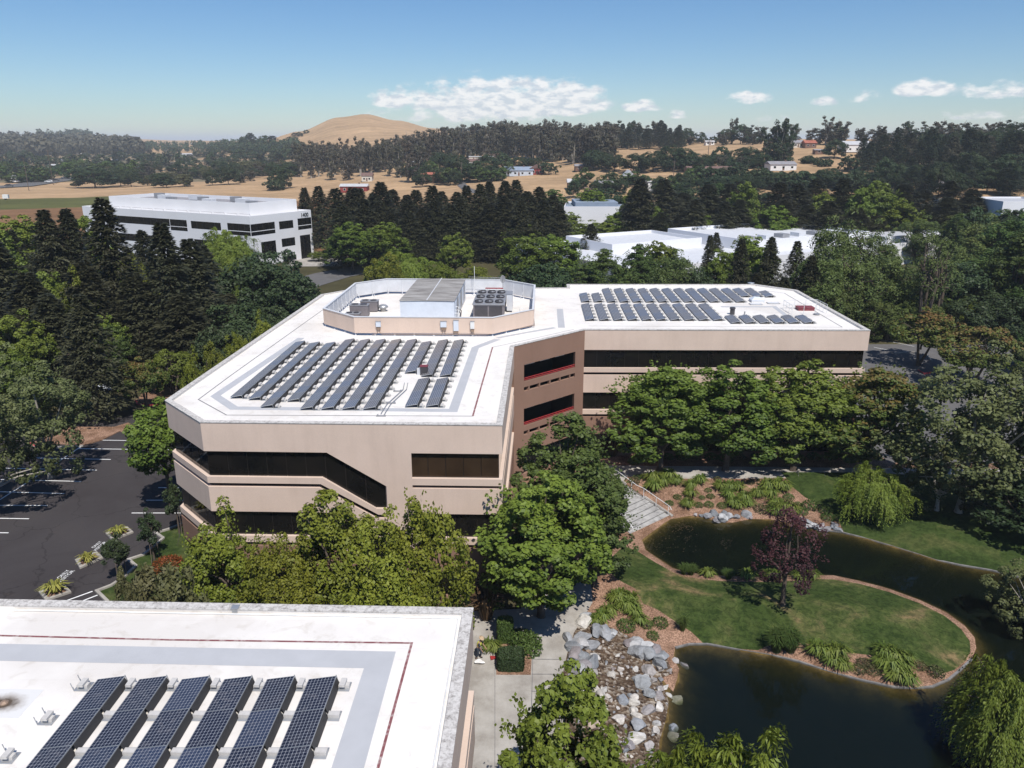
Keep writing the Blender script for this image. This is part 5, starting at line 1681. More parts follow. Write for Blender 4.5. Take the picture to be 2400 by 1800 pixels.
tree_list([(40, 160, 512, 190, 'maple'), (205, 150, 505, 120, 'maple'), (110, 108, 645, 150, 'maple'), (170, 102, 655, 130, 'yellow'), (30, 92, 740, 170, 'maple'), (240, 101, 745, 110, 'maple'), (-50, 140, 520, 170, 'maple'), (310, 120, 600, 100, 'yellow'), (255, 100, 770, 110, 'deep'), (20, 84, 830, 150, 'maple')], '{k} among the left redwoods, {o} of its kind toward the tan building', 'leafy trees among the redwoods')
# trees behind the building
tree_list([(955, 158, 572, 165, 'willow'), (900, 150, 600, 110, 'yellow'), (1040, 150, 615, 110, 'yellow'), (1110, 158, 622, 100, 'yellow'), (1065, 185, 550, 90, 'maple'), (820, 195, 525, 130, 'maple'), (905, 202, 525, 120, 'maple'), (745, 216, 590, 50, 'maple'), (1240, 165, 560, 150, 'maple'), (1300, 172, 555, 160, 'maple'), (1280, 136, 622, 160, 'oak'), (1360, 138, 615, 150, 'deep'), (1415, 150, 590, 140, 'deep'), (1225, 210, 530, 120, 'maple'), (1500, 150, 580, 130, 'deep'), (1545, 160, 570, 130, 'maple'), (1590, 140, 600, 150, 'wisp'),
           (1470, 128, 625, 130, 'deep'), (1570, 128, 622, 120, 'wisp'), (1690, 150, 590, 100, 'maple'), (1760, 150, 560, 140, 'maple'), (1745, 160, 570, 120, 'yellow'), (1640, 128, 635, 120, 'oak'), (1180, 128, 650, 100, 'oak')], '{k} behind the tan roofs, {o} of its kind from the white office', 'leafy trees behind the tan building')
tree_list([(u, y, vt, w, 'redwood') for u, y, vt, w in [(1665, 152, 552, 55), (1680, 190, 545, 50), (1740, 138, 560, 70), (1810, 142, 556, 85), (1870, 145, 565, 75), (1385, 196, 525, 70), (1775, 126, 640, 90), (1840, 122, 650, 90), (1905, 128, 600, 80)]], 'slim {k} between the wing and the white warehouse, {o} from the screen wall', 'slim conifers before the white warehouse')
tree_list([(u, y, vt, w, 'wisp') for u, y, vt, w in [(1945, 140, 530, 150), (2020, 150, 522, 170), (1930, 128, 600, 130), (2000, 130, 590, 150), (2075, 134, 600, 150), (2070, 155, 545, 110), (2135, 136, 620, 130), (2040, 128, 690, 130), (1975, 127, 680, 110), (2120, 129, 700, 120), (2090, 127, 735, 100), (2160, 130, 665, 110)]], 'tall {k} close behind the wing roof, {o} counted toward the faded car park', 'wispy trees behind the wing')
for k, (u, y, vt, w) in enumerate([(2195, 127, 545, 110), (2225, 130, 560, 90)]):
    tree_px('bare_wisp', u, y, vt, w, 'thin half-bare tree above the faded car park, ' + ('leaning over the wispy trees' if k == 0 else 'standing before the dense wood'))
for k, (u, y, vt, w, kd, lab) in enumerate([(2172, 112.5, 730, 150, 'turning', 'rounded tree with reddish crown and forked trunk in the faded car park'), (2295, 104, 768, 180, 'turning', 'rounded reddish-green tree over the second stall row of the faded car park')]):
    tree_px(kd, u, y, vt, w, lab, variant=k)
tree_list([(2260, 136, 620, 170, 'oak'), (2330, 142, 590, 190, 'deep'), (2400, 134, 560, 200, 'deep'), (2270, 165, 570, 130, 'wisp'), (2330, 175, 520, 160, 'wisp'), (2390, 165, 500, 170, 'deep'), (2200, 170, 605, 110, 'wisp'), (2310, 128, 690, 150, 'oak'), (2385, 126, 700, 160, 'oak'), (2450, 128, 650, 180, 'deep'), (2275, 129, 700, 100, 'yellow'), (2460, 160, 520, 180, 'deep'), (2440, 110, 780, 150, 'deep'), (2240, 132, 700, 110, 'deep'), (2185, 131, 700, 100, 'oak'), (2460, 96, 830, 150, 'plane'), (2350, 127, 740, 110, 'wisp')], '{k} beyond the faded car park, {o} of its kind from the wing', 'dense wood beyond the faded car park')

# redwood screen across the middle
for k in range(17):
    u = 838 + k * 28.5 + trng.uniform(-8, 8)
    tree_px('redwood', u, 232 + trng.uniform(-9, 9) + (k % 2) * 12, 436 + trng.uniform(-14, 22) - (12 if k in (10, 13, 15) else 0), 92 + trng.uniform(-10, 16), ORD[k] + ' dark redwood from the numbered corner in the close row behind the offices', 'redwood row behind the offices', variant=k)
for k, (u, y, vt, w) in enumerate([(712, 245, 440, 70), (745, 250, 436, 80), (785, 228, 442, 110), (825, 226, 440, 120), (800, 205, 480, 110)]):
    tree_px('redwood', u, y, vt, w, ORD[k] + ' dark redwood right of the numbered corner of the white building', 'redwoods beside the numbered corner', variant=k)
for k in range(16):
    u = 1505 + k * 52 + trng.uniform(-14, 14)
    tree_px('redwood', u, 250 + trng.uniform(-14, 20), 432 + trng.uniform(-16, 24) - (8 if k > 9 else 0), 112 + trng.uniform(-10, 25), ORD[k] + ' tall redwood from the single tall conifer in the belt behind the warehouse', 'redwood belt behind the warehouse', variant=k)
tree_list([(1330, 240, 500, 110, 'maple'), (1400, 235, 520, 130, 'maple'), (1455, 240, 500, 120, 'maple'), (1520, 238, 478, 100, 'maple'), (1590, 232, 530, 140, 'maple'), (1750, 240, 432, 90, 'maple'), (1815, 226, 485, 120, 'maple'), (1930, 238, 455, 90, 'maple'), (2060, 236, 430, 130, 'maple'), (2110, 230, 470, 130, 'maple'), (2030, 232, 440, 90, 'maple'), (1445, 225, 545, 110, 'deep'), (1340, 225, 545, 120, 'maple'), (1650, 236, 510, 90, 'maple'), (1270, 225, 545, 110, 'deep'), (2250, 220, 520, 130, 'wisp'), (2160, 205, 515, 110, 'wisp'), (1480, 245, 450, 70, 'maple')], '{k} among the far redwoods, {o} of its kind from the numbered building', 'bright trees among the far redwoods')
tree_px('redwood', 1502, 236, 418, 110, 'single tall dark conifer beside the blue-roofed white building', variant=1)

for k in range(15):
    u = 850 + k * 33 + trng.uniform(-9, 9)
    tree_px('redwood', u, 214 + trng.uniform(-5, 5), 478 + trng.uniform(-18, 20), 88 + trng.uniform(-10, 16), ORD[k] + ' lower redwood from the numbered corner, before the close row', 'front redwoods of the row behind the offices', variant=k + 1)
for k in range(14):
    u = 1540 + k * 52 + trng.uniform(-18, 18)
    tree_px('redwood', u, 228 + trng.uniform(-6, 6), 482 + trng.uniform(-20, 24), 100 + trng.uniform(-10, 25), ORD[k] + ' lower redwood from the single tall conifer, front of the warehouse belt', 'front redwoods of the warehouse belt', variant=k + 2)
for k in range(16):
    u = 1180 + k * 62 + trng.uniform(-20, 20)
    tree_px(('maple', 'oak', 'deep')[k % 3], u, 280 + trng.uniform(-10, 20), 446 + trng.uniform(-12, 20), 90 + trng.uniform(-15, 25), ORD[k] + ' leafy tree along the foot of the golden slopes, counted toward the pines', 'leafy trees at the foot of the slopes', variant=k)

for k, (u, y, vt, w) in enumerate([(2290, 200, 492, 120), (2345, 205, 490, 120), (2395, 200, 494, 120), (2440, 205, 480, 120), (2365, 190, 515, 110), (2250, 195, 500, 100)]):
    tree_px('deep' if k % 2 else 'oak', u, y, vt, w, ORD[k] + ' green tree tucked before the far white building by the dense wood', 'trees before the far white building', variant=k)
# ------------------------------------------------------------------ neighbouring white buildings
def box_building(root, fp, z0, z1, wall, roofm, cap=.3, parapet=.5, inset=.25):
    MB().prism(fp, z0, z1 - parapet).build('wall', M[wall], root)
    n = len(fp)
    a, b = offset_poly(fp, 0.0), offset_poly(fp, inset)
    for i in range(n):
        j = (i + 1) % n
        MB().prism([a[i], a[j], b[j], b[i]], z1 - parapet + .002, z1).build('parapet', M[wall], root)
    MB().prism(offset_poly(fp, inset + .01), z1 - parapet, z1 - parapet + .03).build('roof', M[roofm], root)
Q, Rr_, S_ = Vector((-68.0, 205.0)), Vector((-57.0, 224.6)), Vector((-129.0, 238.2))
wfp = [tuple(S_), tuple(Q), tuple(Rr_), tuple(Rr_ + (S_ - Q) * .98)]
wb = empty('white_office_building', (Q.x, Q.y, 0), 0, 'white office building with dark window bands, stepped upper storey and number on the corner', 'office building')
box_building(wb, wfp, -.5, 13.3, 'white_stucco', 'white_roof', parapet=.6)
e1, e2 = (S_ - Q).normalized(), (Rr_ - Q).normalized()
def loc(a, b): return tuple(Q + e1 * a + e2 * b)
box_building(wb, [loc(62, 4), loc(4.2, 4), loc(4.2, 21.5), loc(62, 21.5)], 12.75, 16.2, 'white_stucco', 'roof_grey', parapet=1.0)
def wall_strip(p, d, nrm, s0, s1, z0, z1, mat, name, out, thick=.3):
    a, b = p + d * s0, p + d * s1
    q = [a + nrm * out, b + nrm * out, b - nrm * thick, a - nrm * thick]
    return MB().prism([tuple(v) for v in q], z0, z1).build(name, M[mat], wb)
n1, n2 = Vector((e1.y, -e1.x)), Vector((e2.y, -e2.x))
if n1.dot(Vector((0, -1))) < 0: n1 = -n1
if n2.dot(Vector((1, -.5))) < 0: n2 = -n2
def wwin(p, d, nrm, s0, s1, z0, z1, panes, lowbar=False):
    f = wall_strip(p, d, nrm, s0, s1, z0, z1, 'dark_frame', 'window', .02, .1)
    for k in range(panes):
        a, b = s0 + (s1 - s0) * k / panes + .06, s0 + (s1 - s0) * (k + 1) / panes - .06
        o = wall_strip(p, d, nrm, a, b, z0 + .06, z1 - .06, 'tinted_glass', 'pane', .035, .05); o.parent = f
    if lowbar:
        wall_strip(p, d, nrm, s0, s1, z0 + (z1 - z0) * .33, z0 + (z1 - z0) * .33 + .16, 'white_stucco', 'window_bar', .06, .05)
for s0, s1, z0, z1, pn, lb in [(0.2, 8.5, 8.2, 11.2, 4, True), (11, 22.5, 9.1, 11.1, 5, False), (24.2, 31, 8.2, 11.2, 4, True), (31.2, 58, 9.2, 11.2, 10, False), (2, 7, 3.4, 6.2, 3, False), (12, 22, 4.2, 6.2, 5, False), (34, 42, 4.2, 6.2, 4, False), (44, 56, 4.2, 6.2, 5, False)]:
    wwin(Q, e1, n1, s0, s1, z0, z1, pn, lb)
for s0, s1, z0, z1, pn, lb in [(0.0, 8.4, 8.2, 11.2, 4, True), (10, 15.2, 9.0, 11.1, 3, False), (17.0, 22.3, 8.2, 11.3, 3, True), (3.0, 8.2, 1.8, 6.3, 3, False), (10.4, 15.4, 4.2, 6.4, 3, False), (17.4, 21.4, -.2, 6.6, 3, False), (10.4, 15.4, .2, 1.6, 3, False)]:
    wwin(Q, e2, n2, s0, s1, z0, z1, pn, lb)
cu = bpy.data.curves.new('number', 'FONT'); cu.body = '1400'; cu.size = 1.5; cu.extrude = .05; cu.align_x = 'CENTER'
tmp = bpy.data.objects.new('tmp', cu); me = bpy.data.meshes.new_from_object(tmp); bpy.data.objects.remove(tmp)
me.materials.append(M['sign_dark']); me.name = 'number'
o = mesh_obj('number', me, wb)
pp = Q + e2 * 19.8 + n2 * .08
o.matrix_world = Matrix.Translation((pp.x, pp.y, 11.65)) @ Matrix(((e2.x, 0, n2.x, 0), (e2.y, 0, n2.y, 0), (0, 1, 0, 0), (0, 0, 0, 1)))
o.scale = (1.0, 1.0, 1.0)
for k in range(9):           # rooftop ducts behind the stepped storey
    a = 8 + k * 5.4
    q = Q + e1 * a + e2 * (9 + (k % 3) * 2.2)
    MB().prism([tuple(q + e1 * i + e2 * j) for i, j in ((0, 0), (2.8 + k % 2, 0), (2.8 + k % 2, 1.8), (0, 1.8))], 15.4, 16.3 + .25 * (k % 3)).build('duct', M['pale_paint' if k % 2 else 'grey_metal'], wb)
for k in range(12):
    q = Q + e1 * (1.5 + k * 4.8) + e2 * 1.6
    MB().tube([(q.x, q.y, 12.7), (q.x, q.y, 13.6), (*(q + e1 * 3.8), 13.6)], .05, 5).build('roof_rail', M['grey_metal'], wb)
place_children(wb)
o.matrix_parent_inverse = Matrix.Translation(-wb.location)
for c in wb.children:
    for g in c.children: pass
# warehouse
whf = [(24, 160), (124, 216), (101, 257), (1, 201)]
wh = empty('warehouse', (24, 160, 0), 0, 'long low white warehouse with stepped flat roofs behind the wing', 'warehouse')
box_building(wh, whf, -.5, 6.6, 'white_stucco', 'pale_paint', parapet=.4)
d1, d2 = (Vector(whf[1]) - Vector(whf[0])).normalized(), (Vector(whf[3]) - Vector(whf[0])).normalized()
def wl_(a, b): return tuple(Vector(whf[0]) + d1 * a + d2 * b)
box_building(wh, [wl_(44, 8), wl_(86, 8), wl_(86, 40), wl_(44, 40)], 6.2, 9.0, 'white_stucco', 'pale_paint', parapet=.9)
box_building(wh, [wl_(12, 22), wl_(40, 22), wl_(40, 42), wl_(12, 42)], 6.2, 8.6, 'white_stucco', 'pale_paint', parapet=.8)
box_building(wh, [wl_(88, 4), wl_(112, 4), wl_(112, 40), wl_(88, 40)], 6.2, 7.9, 'white_stucco', 'grey_coating', parapet=.7)
for k in range(6):
    a = 48 + k * 6
    MB().prism([wl_(a, 14), wl_(a + 2.5, 14), wl_(a + 2.5, 17), wl_(a, 17)], 8.1, 9.1).build('roof_unit', M['pale_paint' if k % 2 else 'grey_metal'], wh)
for z in (3.1, 4.9):
    nn = Vector((d1.y, -d1.x))
    a, b = Vector(whf[0]) + d1 * .3, Vector(whf[0]) + d1 * 113
    MB().prism([tuple(a + nn * .03), tuple(b + nn * .03), tuple(b - nn * .2), tuple(a - nn * .2)], z, z + .07).build('wall_joint', M['grey_metal'], wh)
place_children(wh)
def slab_building(name, u0, u1, y, vt, h, depth, wall, roofm, label, cat='building'):
    x0, _, zt = at_y(u0, vt, y); x1 = at_y(u1, vt, y)[0]
    fp = [(x0, y), (x1, y), (x1 + depth * .1, y + depth), (x0 + depth * .1, y + depth)]
    r = empty(name, (x0, y, zt - h), 0, label, cat)
    box_building(r, fp, zt - h - 1.5, zt, wall, roofm, parapet=.5)
    place_children(r)
    return r, fp, zt
r, fp, zt = slab_building('white_office_building', 1322, 1492, 268, 484, 9.0, 24, 'white_stucco', 'roof_blue', 'white building with blue-grey solar roof among the far redwoods', 'building')
MB().prism([(fp[0][0] + 4, 270), (fp[1][0] - 6, 270), (fp[1][0] - 6, 288), (fp[0][0] + 4, 288)], zt - .6, zt + 1.2).build('upper_roof', M['roof_blue'], r).matrix_parent_inverse = Matrix.Translation(-r.location)
slab_building('white_office_building', 2352, 2480, 232, 472, 8.0, 20, 'white_stucco', 'grey_coating', 'white flat building at the right beyond the dense wood', 'building')
slab_building('shed', 2206, 2222, 262, 468, 5.0, 6, 'house_white', 'roof_metal', 'tiny white shed showing between the right redwoods', 'shed')
slab_building('shed', 2278, 2296, 205, 512, 6.0, 5, 'house_blue', 'roof_metal', 'tiny white-roofed blue shed showing over the right wood', 'shed')

# ------------------------------------------------------------------ houses on the hills
def house(u, v, wpx, wall, roofm, label, hw=3.0, depth=9.0, rise=1.9, ridge_x=True, garage=False, name='house', cat='house', rz=0.0, wings=0):
    x, y, z = on_ground(u, v)
    d = y * math.cos(TILT) + (CAM_H - z) * math.sin(TILT)
    w = wpx * d / FPX
    r = empty(name, (x, y, z - .3), rz, label, cat)
    a, b = w / 2, depth / 2
    MB().box(-a, a, -b, b, 0, hw + .3).build('wall', M[wall], r)
    def gable(x0, x1, y0, y1, zt, rs, along_x):
        o_ = .45
        x0, x1, y0, y1 = x0 - o_, x1 + o_, y0 - o_, y1 + o_
        if along_x:
            ym = (y0 + y1) / 2
            vs = [(x0, y0, zt), (x1, y0, zt), (x1, ym, zt + rs), (x0, ym, zt + rs), (x0, y1, zt), (x1, y1, zt)]
        else:
            xm = (x0 + x1) / 2
            vs = [(x0, y1, zt), (x0, y0, zt), (xm, y0, zt + rs), (xm, y1, zt + rs), (x1, y1, zt), (x1, y0, zt)]
        return MB().add(vs, [(0, 1, 2, 3), (3, 2, 5, 4), (0, 3, 4), (1, 5, 2), (0, 4, 5, 1)])
    rf = gable(-a, a, -b, b, hw + .302, rise, ridge_x).build('roof', M[roofm], r)
    MB().box(a * .3, a * .3 + .8, -.4, .4, hw + .6, hw + rise + 1.0).build('chimney', M['house_brown'], rf)
    for q in range(wings):
        xx = -a * .5 + q * a * .9
        MB().box(xx - a * .17, xx + a * .17, -b - 1.6, -b - .001, 0, hw + .1).build('wall', M[wall], r)
        gable(xx - a * .17, xx + a * .17, -b - 1.6, -b + 3, hw + .12, rise * .7, False).build('roof', M[roofm], r)
    nw = max(2, int(w / 4))
    for k in range(nw):
        xx = -a + w * (k + .5) / nw
        dd = .04 if not wings else .04
        wn_ = MB().box(xx - .7, xx + .7, -b - dd, -b + .1, 1.2, 2.5).build('window', M['house_white'], r)
        MB().box(xx - .6, xx + .6, -b - dd - .03, -b - dd + .02, 1.3, 2.4).build('pane', M['tinted_glass'], wn_)
    MB().box(-.5, .5, -b - .05, -b + .1, .3, 2.4).build('door', M['house_brown'], r)
    if garage:
        MB().box(a * .55, a * .95, -b - .06, -b + .1, .3, 2.7).build('garage_door', M['house_white'], r)
    return r
house(832, 449, 62, 'barn_red', 'roof_metal', 'long red barn with pale metal roof behind the redwood row', 3.2, 9, 1.4, name='barn', cat='barn')
house(862, 424, 24, 'house_cream', 'roof_brown', 'small cream house with brown roof among the eucalyptus', 3.5, 7)
house(1018, 428, 60, 'house_brown', 'roof_red', 'brown two-storey house with terracotta roof half hidden by trees', 5.0, 9, 1.3)
house(1102, 388, 46, 'house_white', 'roof_brown', 'white house with brown roof below the eucalyptus grove', 3.2, 9)
house(1128, 378, 56, 'house_cream', 'roof_metal', 'pale flat-roofed house below the eucalyptus grove', 3.6, 9, .5)
house(1160, 376, 28, 'house_cream', 'roof_brown', 'small cream house beside the pale flat-roofed one', 3.0, 7)
house(1216, 411, 66, 'house_blue', 'roof_blue', 'pale blue house with grey gables beside two clipped oaks', 3.2, 10, 2.2, wings=1)
house(1258, 408, 32, 'barn_red', 'roof_brown', 'small red house beside the pale blue one', 3.6, 9, 2.4, False)
house(1365, 399, 36, 'house_brown', 'roof_grey', 'low dark house below the golden knoll', 2.6, 9, 1.2)
house(1343, 443, 26, 'house_brown', 'roof_metal', 'small dark barn with white roof in the dry field', 3.4, 9, 1.8, True, name='barn', cat='barn')
house(1414, 442, 40, 'house_brown', 'roof_grey', 'low barn with mauve-grey roof in the dry field', 2.6, 11, 1.6, name='barn', cat='barn')
house(1384, 456, 26, 'house_brown', 'roof_brown', 'brown shack beside the low barns', 2.6, 6, 1.0, name='shed', cat='shed')
house(1472, 428, 22, 'house_brown', 'roof_metal', 'steep dark barn with one white roof slope', 3.6, 9, 3.0, False, name='barn', cat='barn')
house(1532, 446, 34, 'house_white', 'house_white', 'small square white house near the single tall conifer', 4.4, 8, .3)
house(1660, 411, 104, 'house_brown', 'roof_brown', 'long brown ranch house with two white garage doors', 3.0, 11, 1.8, True, True, wings=2)
house(1828, 398, 60, 'house_white', 'roof_grey', 'white ranch house below the giant eucalyptus', 3.0, 11, 1.6, True, True)
house(2005, 355, 66, 'house_white', 'roof_metal', 'long white barn with pale roof on the right hilltop', 4.2, 16, 2.4, name='barn', cat='barn')
house(1866, 345, 24, 'house_cream', 'roof_grey', 'small pale ranch shed on the right ridge', 3.0, 8, name='shed', cat='shed')
house(1895, 346, 26, 'house_brown', 'roof_red', 'small brown ranch house on the right ridge', 3.0, 8)
house(1925, 361, 36, 'house_brown', 'roof_grey', 'low open stable with dark front on the right slope', 2.4, 5, .7, name='shed', cat='shed')
house(1662, 340, 20, 'house_white', 'roof_metal', 'tiny white shed on the golden ridge', 2.6, 6, 1, name='shed', cat='shed')
house(1618, 335, 9, 'house_white', 'roof_metal', 'tiny white trailer home beside a dark ridge tree', 2.4, 5, .6, name='shed', cat='shed')
house(2200, 443, 80, 'house_cream', 'roof_grey', 'long grey-roofed house among the right pines', 2.8, 11, 1.6)
house(2230, 425, 22, 'house_white', 'roof_grey', 'small grey gazebo-like house behind the long grey-roofed one', 3.0, 6, 1.4)
house(1300, 318, 16, 'house_cream', 'roof_grey', 'small pale house on the wooded ridge', 3.0, 7)
house(1418, 348, 28, 'house_white', 'roof_metal', 'white house at the top of the golden knoll', 3.0, 8, 1.2)
TL_ = 'small pale house in the hazy valley town'
for u, v, w, wl2, rf2 in [(8, 400, 20, 'house_white', 'roof_metal'), (30, 399, 22, 'house_white', 'roof_metal'), (45, 424, 26, 'house_white', 'roof_metal'), (126, 394, 16, 'house_white', 'roof_metal'), (152, 378, 18, 'house_white', 'roof_metal'), (196, 386, 24, 'house_white', 'roof_metal'), (245, 386, 20, 'house_cream', 'roof_grey'), (270, 381, 11, 'house_white', 'roof_metal'), (268, 352, 30, 'house_white', 'roof_metal'), (292, 354, 34, 'house_white', 'roof_metal'), (290, 366, 14, 'house_cream', 'roof_grey'), (75, 366, 12, 'house_white', 'roof_metal'),
                          (186, 362, 14, 'house_white', 'roof_metal'), (440, 366, 28, 'house_white', 'roof_metal'), (455, 340, 12, 'house_white', 'roof_metal'), (536, 350, 18, 'house_cream', 'roof_metal'), (676, 405, 14, 'house_white', 'roof_metal'), (716, 372, 12, 'house_white', 'roof_metal'), (975, 392, 12, 'house_white', 'roof_metal')]:
    r = house(u, v, w, wl2, rf2, TL_, 3.2, 9, 1.4, rz=trng.uniform(-.4, .4))
    tag(r, group='houses of the hazy valley town')

# ------------------------------------------------------------------ far trees
def far_tree(kind, u, v, h, r, label, group, **k):
    x, y, z = on_ground(u, v)
    return put_tree(kind, x, y, h, r, label, group, z=z - .2, **k)
# eucalyptus grove below the bald hill: stems on a band of ground
def band(n, u0, u1, v0, v1, f, seed):
    rr = random.Random(seed)
    for k in range(n):
        u = u0 + (u1 - u0) * (k + rr.random()) / n
        t = rr.random()
        va, vb = v0(u) if callable(v0) else v0, v1(u) if callable(v1) else v1
        f(k, u, va + (vb - va) * t, rr)
def interp(pts_):
    xs_, ys_ = zip(*pts_)
    return lambda u: float(np.interp(u, xs_, ys_))
EG = ('tall grey-brown eucalyptus in the grove below the bald hill', 'eucalyptus grove below the bald hill')
band(100, 700, 1440, interp([(700, 395), (860, 392), (1000, 378), (1100, 366), (1200, 366), (1300, 372), (1440, 378)]), interp([(700, 402), (860, 405), (1000, 384), (1200, 372), (1330, 384), (1440, 386)]), lambda k, u, v, rr: far_tree('gum', u, v, float(np.interp(u, [700, 840, 960, 1080, 1250, 1440], [25, 24, 26, 29, 29, 22])) * rr.uniform(.82, 1.12), rr.uniform(6.5, 9.5), *EG, variant=k), 5)
band(30, 1150, 1440, 352, 364, lambda k, u, v, rr: far_tree('gum', u, v, float(np.interp(u, [1150, 1300, 1440], [30, 27, 22])) * rr.uniform(.8, 1.1), rr.uniform(6, 9), *EG, variant=k), 15)
ER = ('dark eucalyptus on the wooded ridge line', 'eucalyptus along the ridge')
band(44, 1030, 1620, interp([(1030, 322), (1200, 328), (1400, 340), (1620, 336)]), interp([(1030, 330), (1200, 345), (1400, 350), (1620, 344)]), lambda k, u, v, rr: far_tree('gum', u, v, rr.uniform(14, 26) * (.5 if u > 1560 else 1), rr.uniform(6, 10), *ER, variant=k, mat='leaf_oak' if k % 3 == 0 else None), 6)
band(34, 2060, 2420, 338, 350, lambda k, u, v, rr: far_tree('gum', u, v, rr.uniform(9, 18), rr.uniform(5, 8), 'dark eucalyptus crowding the right hilltop', 'eucalyptus on the right hilltop', variant=k, mat='leaf_oak' if k % 2 else None), 7)
band(16, 1690, 2060, 336, 341, lambda k, u, v, rr: far_tree('gum', u, v, rr.uniform(10, 22), rr.uniform(5, 8), 'eucalyptus behind the ranch sheds on the right ridge', 'eucalyptus behind the ranch sheds', variant=k), 8)
for k, (u, v, h, r) in enumerate([(1798, 385, 25, 6.5), (1822, 386, 28, 7.5), (1842, 384, 24.5, 6.5), (1810, 388, 14, 7.5), (1832, 388, 15, 7.5)]):
    far_tree('gum', u, v, h, r, 'giant dark eucalyptus clump rising above the right slope', 'giant eucalyptus clump', variant=k, mat='leaf_oak')
# single trees in front of the grove
band(20, 690, 1000, 402, 428, lambda k, u, v, rr: far_tree('gum', u, v, rr.uniform(17, 30), rr.uniform(5, 7.5), 'leafy eucalyptus standing before the grove', 'eucalyptus before the grove', variant=k), 9)
OK_ = 'dark rounded oak on the golden slopes'
for k, (u, v, h, r) in enumerate([(1218, 396, 8, 7.5), (1250, 396, 7.5, 6.5), (1286, 409, 8, 5.5), (1390, 398, 12, 8), (1410, 396, 10, 9), (1440, 402, 10, 7), (1485, 405, 11, 7.5), (1530, 403, 12, 8.5), (1570, 398, 14, 9), (1600, 400, 13, 8), (1180, 400, 10, 6), (1170, 395, 12, 7), (1140, 412, 13, 9), (1120, 425, 12, 9), (1050, 405, 13, 9), (1075, 415, 14, 9), (985, 425, 12, 8), (1030, 395, 12, 8), (1955, 371, 11, 7.5), (2037, 376, 7.5, 7), (1992, 402, 8, 5), (1610, 336, 13, 6.5), (1640, 336, 9, 6), (1700, 338, 12, 7), (1735, 338, 15, 9), (1765, 338, 9, 6), (1960, 338, 13, 8), (1672, 336, 6, 4), (1690, 380, 9, 6), (1690, 395, 8, 7), (1750, 385, 10, 9), (1640, 392, 8, 7), (1780, 392, 8, 7), (1610, 402, 8, 6), (980, 291, 8, 12), (985, 291, 7, 8), (660, 443, 14, 8), (648, 446, 8, 6), (1722, 407, 7, 5), (1742, 403, 4.5, 2.6),
                              (1895, 383, 4.5, 3.5), (1903, 384, 4, 3), (1914, 387, 4.5, 2.6), (1922, 390, 4, 2.6), (1931, 391, 4.2, 2.4), (1941, 390, 4.4, 2.4), (1888, 382, 4, 3)]):
    far_tree('oak' if r > 6 else 'far_round', u, v, h, r, OK_, 'oaks on the golden slopes', variant=k)
band(36, 1580, 2060, 430, 450, lambda k, u, v, rr: far_tree('oak' if k % 2 else 'far_round', u, v, rr.uniform(5.5, 9), rr.uniform(4.5, 7), 'dark oak in the belt below the ranch houses', 'oaks below the ranch houses', variant=k), 21)
band(34, 2010, 2420, 385, 420, lambda k, u, v, rr: far_tree('pine', u, v, rr.uniform(11, 21), rr.uniform(5, 8), 'dark layered pine on the right hillside', 'pines on the right hillside', variant=k, mat='leaf_gum' if k % 7 == 3 else None), 10)
band(26, 2060, 2420, 425, 462, lambda k, u, v, rr: far_tree('pine' if k % 3 else 'oak', u, v, rr.uniform(9, 15), rr.uniform(5, 7), 'dark layered pine low on the right hillside', 'low pines on the right hillside', variant=k), 11)
band(16, 2150, 2420, 350, 372, lambda k, u, v, rr: far_tree('oak', u, v, rr.uniform(8, 14), rr.uniform(5, 8), 'dark broad tree on the upper right hillside', 'broad trees on the upper right hillside', variant=k), 12)
band(15, 1500, 1790, 388, 404, lambda k, u, v, rr: far_tree('gum' if k % 3 == 0 else 'oak', u, v, rr.uniform(5, 9.5), rr.uniform(4, 6.5), 'grey-green tree in the belt between the knoll and the ranch house', 'trees between knoll and ranch house', variant=k), 13)
band(12, 1440, 1600, 345, 352, lambda k, u, v, rr: far_tree('pine', u, v, rr.uniform(15, 22), rr.uniform(6, 8), 'black-green pine beside the golden knoll', 'pines beside the golden knoll', variant=k), 14)
band(18, 940, 1190, 408, 440, lambda k, u, v, rr: far_tree('far_green' if k % 3 else 'oak', u, v, rr.uniform(6, 10), rr.uniform(4, 6.5), 'green garden tree among the hillside houses', 'garden trees among the hillside houses', variant=k), 22)
band(20, 1330, 1620, 425, 466, lambda k, u, v, rr: far_tree('far_green' if k % 2 else 'oak', u, v, rr.uniform(5, 9), rr.uniform(3.5, 5.5), 'green tree around the small barns', 'trees around the small barns', variant=k), 23)
# hedgerow across the hay field, orchard-like belt, valley trees
band(66, 225, 690, interp([(225, 436), (380, 441), (560, 432), (690, 414)]), interp([(225, 400), (380, 400), (560, 398), (690, 396)]), lambda k, u, v, rr: far_tree('oak' if k % 3 else 'gum', u, v, rr.uniform(7, 13), rr.uniform(5.5, 9), 'dark bushy tree in the hedgerow beyond the field', 'hedgerow trees beyond the field', variant=k, mat='leaf_olive' if k % 4 == 1 else None), 16)
far_tree('oak', 224, 440, 14, 17, 'broad dark oak standing alone at the edge of the field', None, variant=0)
band(42, 0, 330, 398, 428, lambda k, u, v, rr: far_tree('far_round' if k % 2 else 'far_green', u, v, rr.uniform(7, 14), rr.uniform(5, 9), 'dark tree in the valley town', 'trees of the valley town', variant=k), 17)
band(50, 0, 720, 368, 396, lambda k, u, v, rr: far_tree('far_round' if k % 3 else 'far_pine', u, v, rr.uniform(8, 15), rr.uniform(6, 11), 'hazy dark tree beyond the valley town', 'trees beyond the valley town', variant=k), 18)
band(12, 480, 740, 356, 370, lambda k, u, v, rr: far_tree('far_round', u, v, rr.uniform(9, 15), rr.uniform(7, 12), 'dark tree at the foot of the bald hill', 'trees at the foot of the bald hill', variant=k), 19)
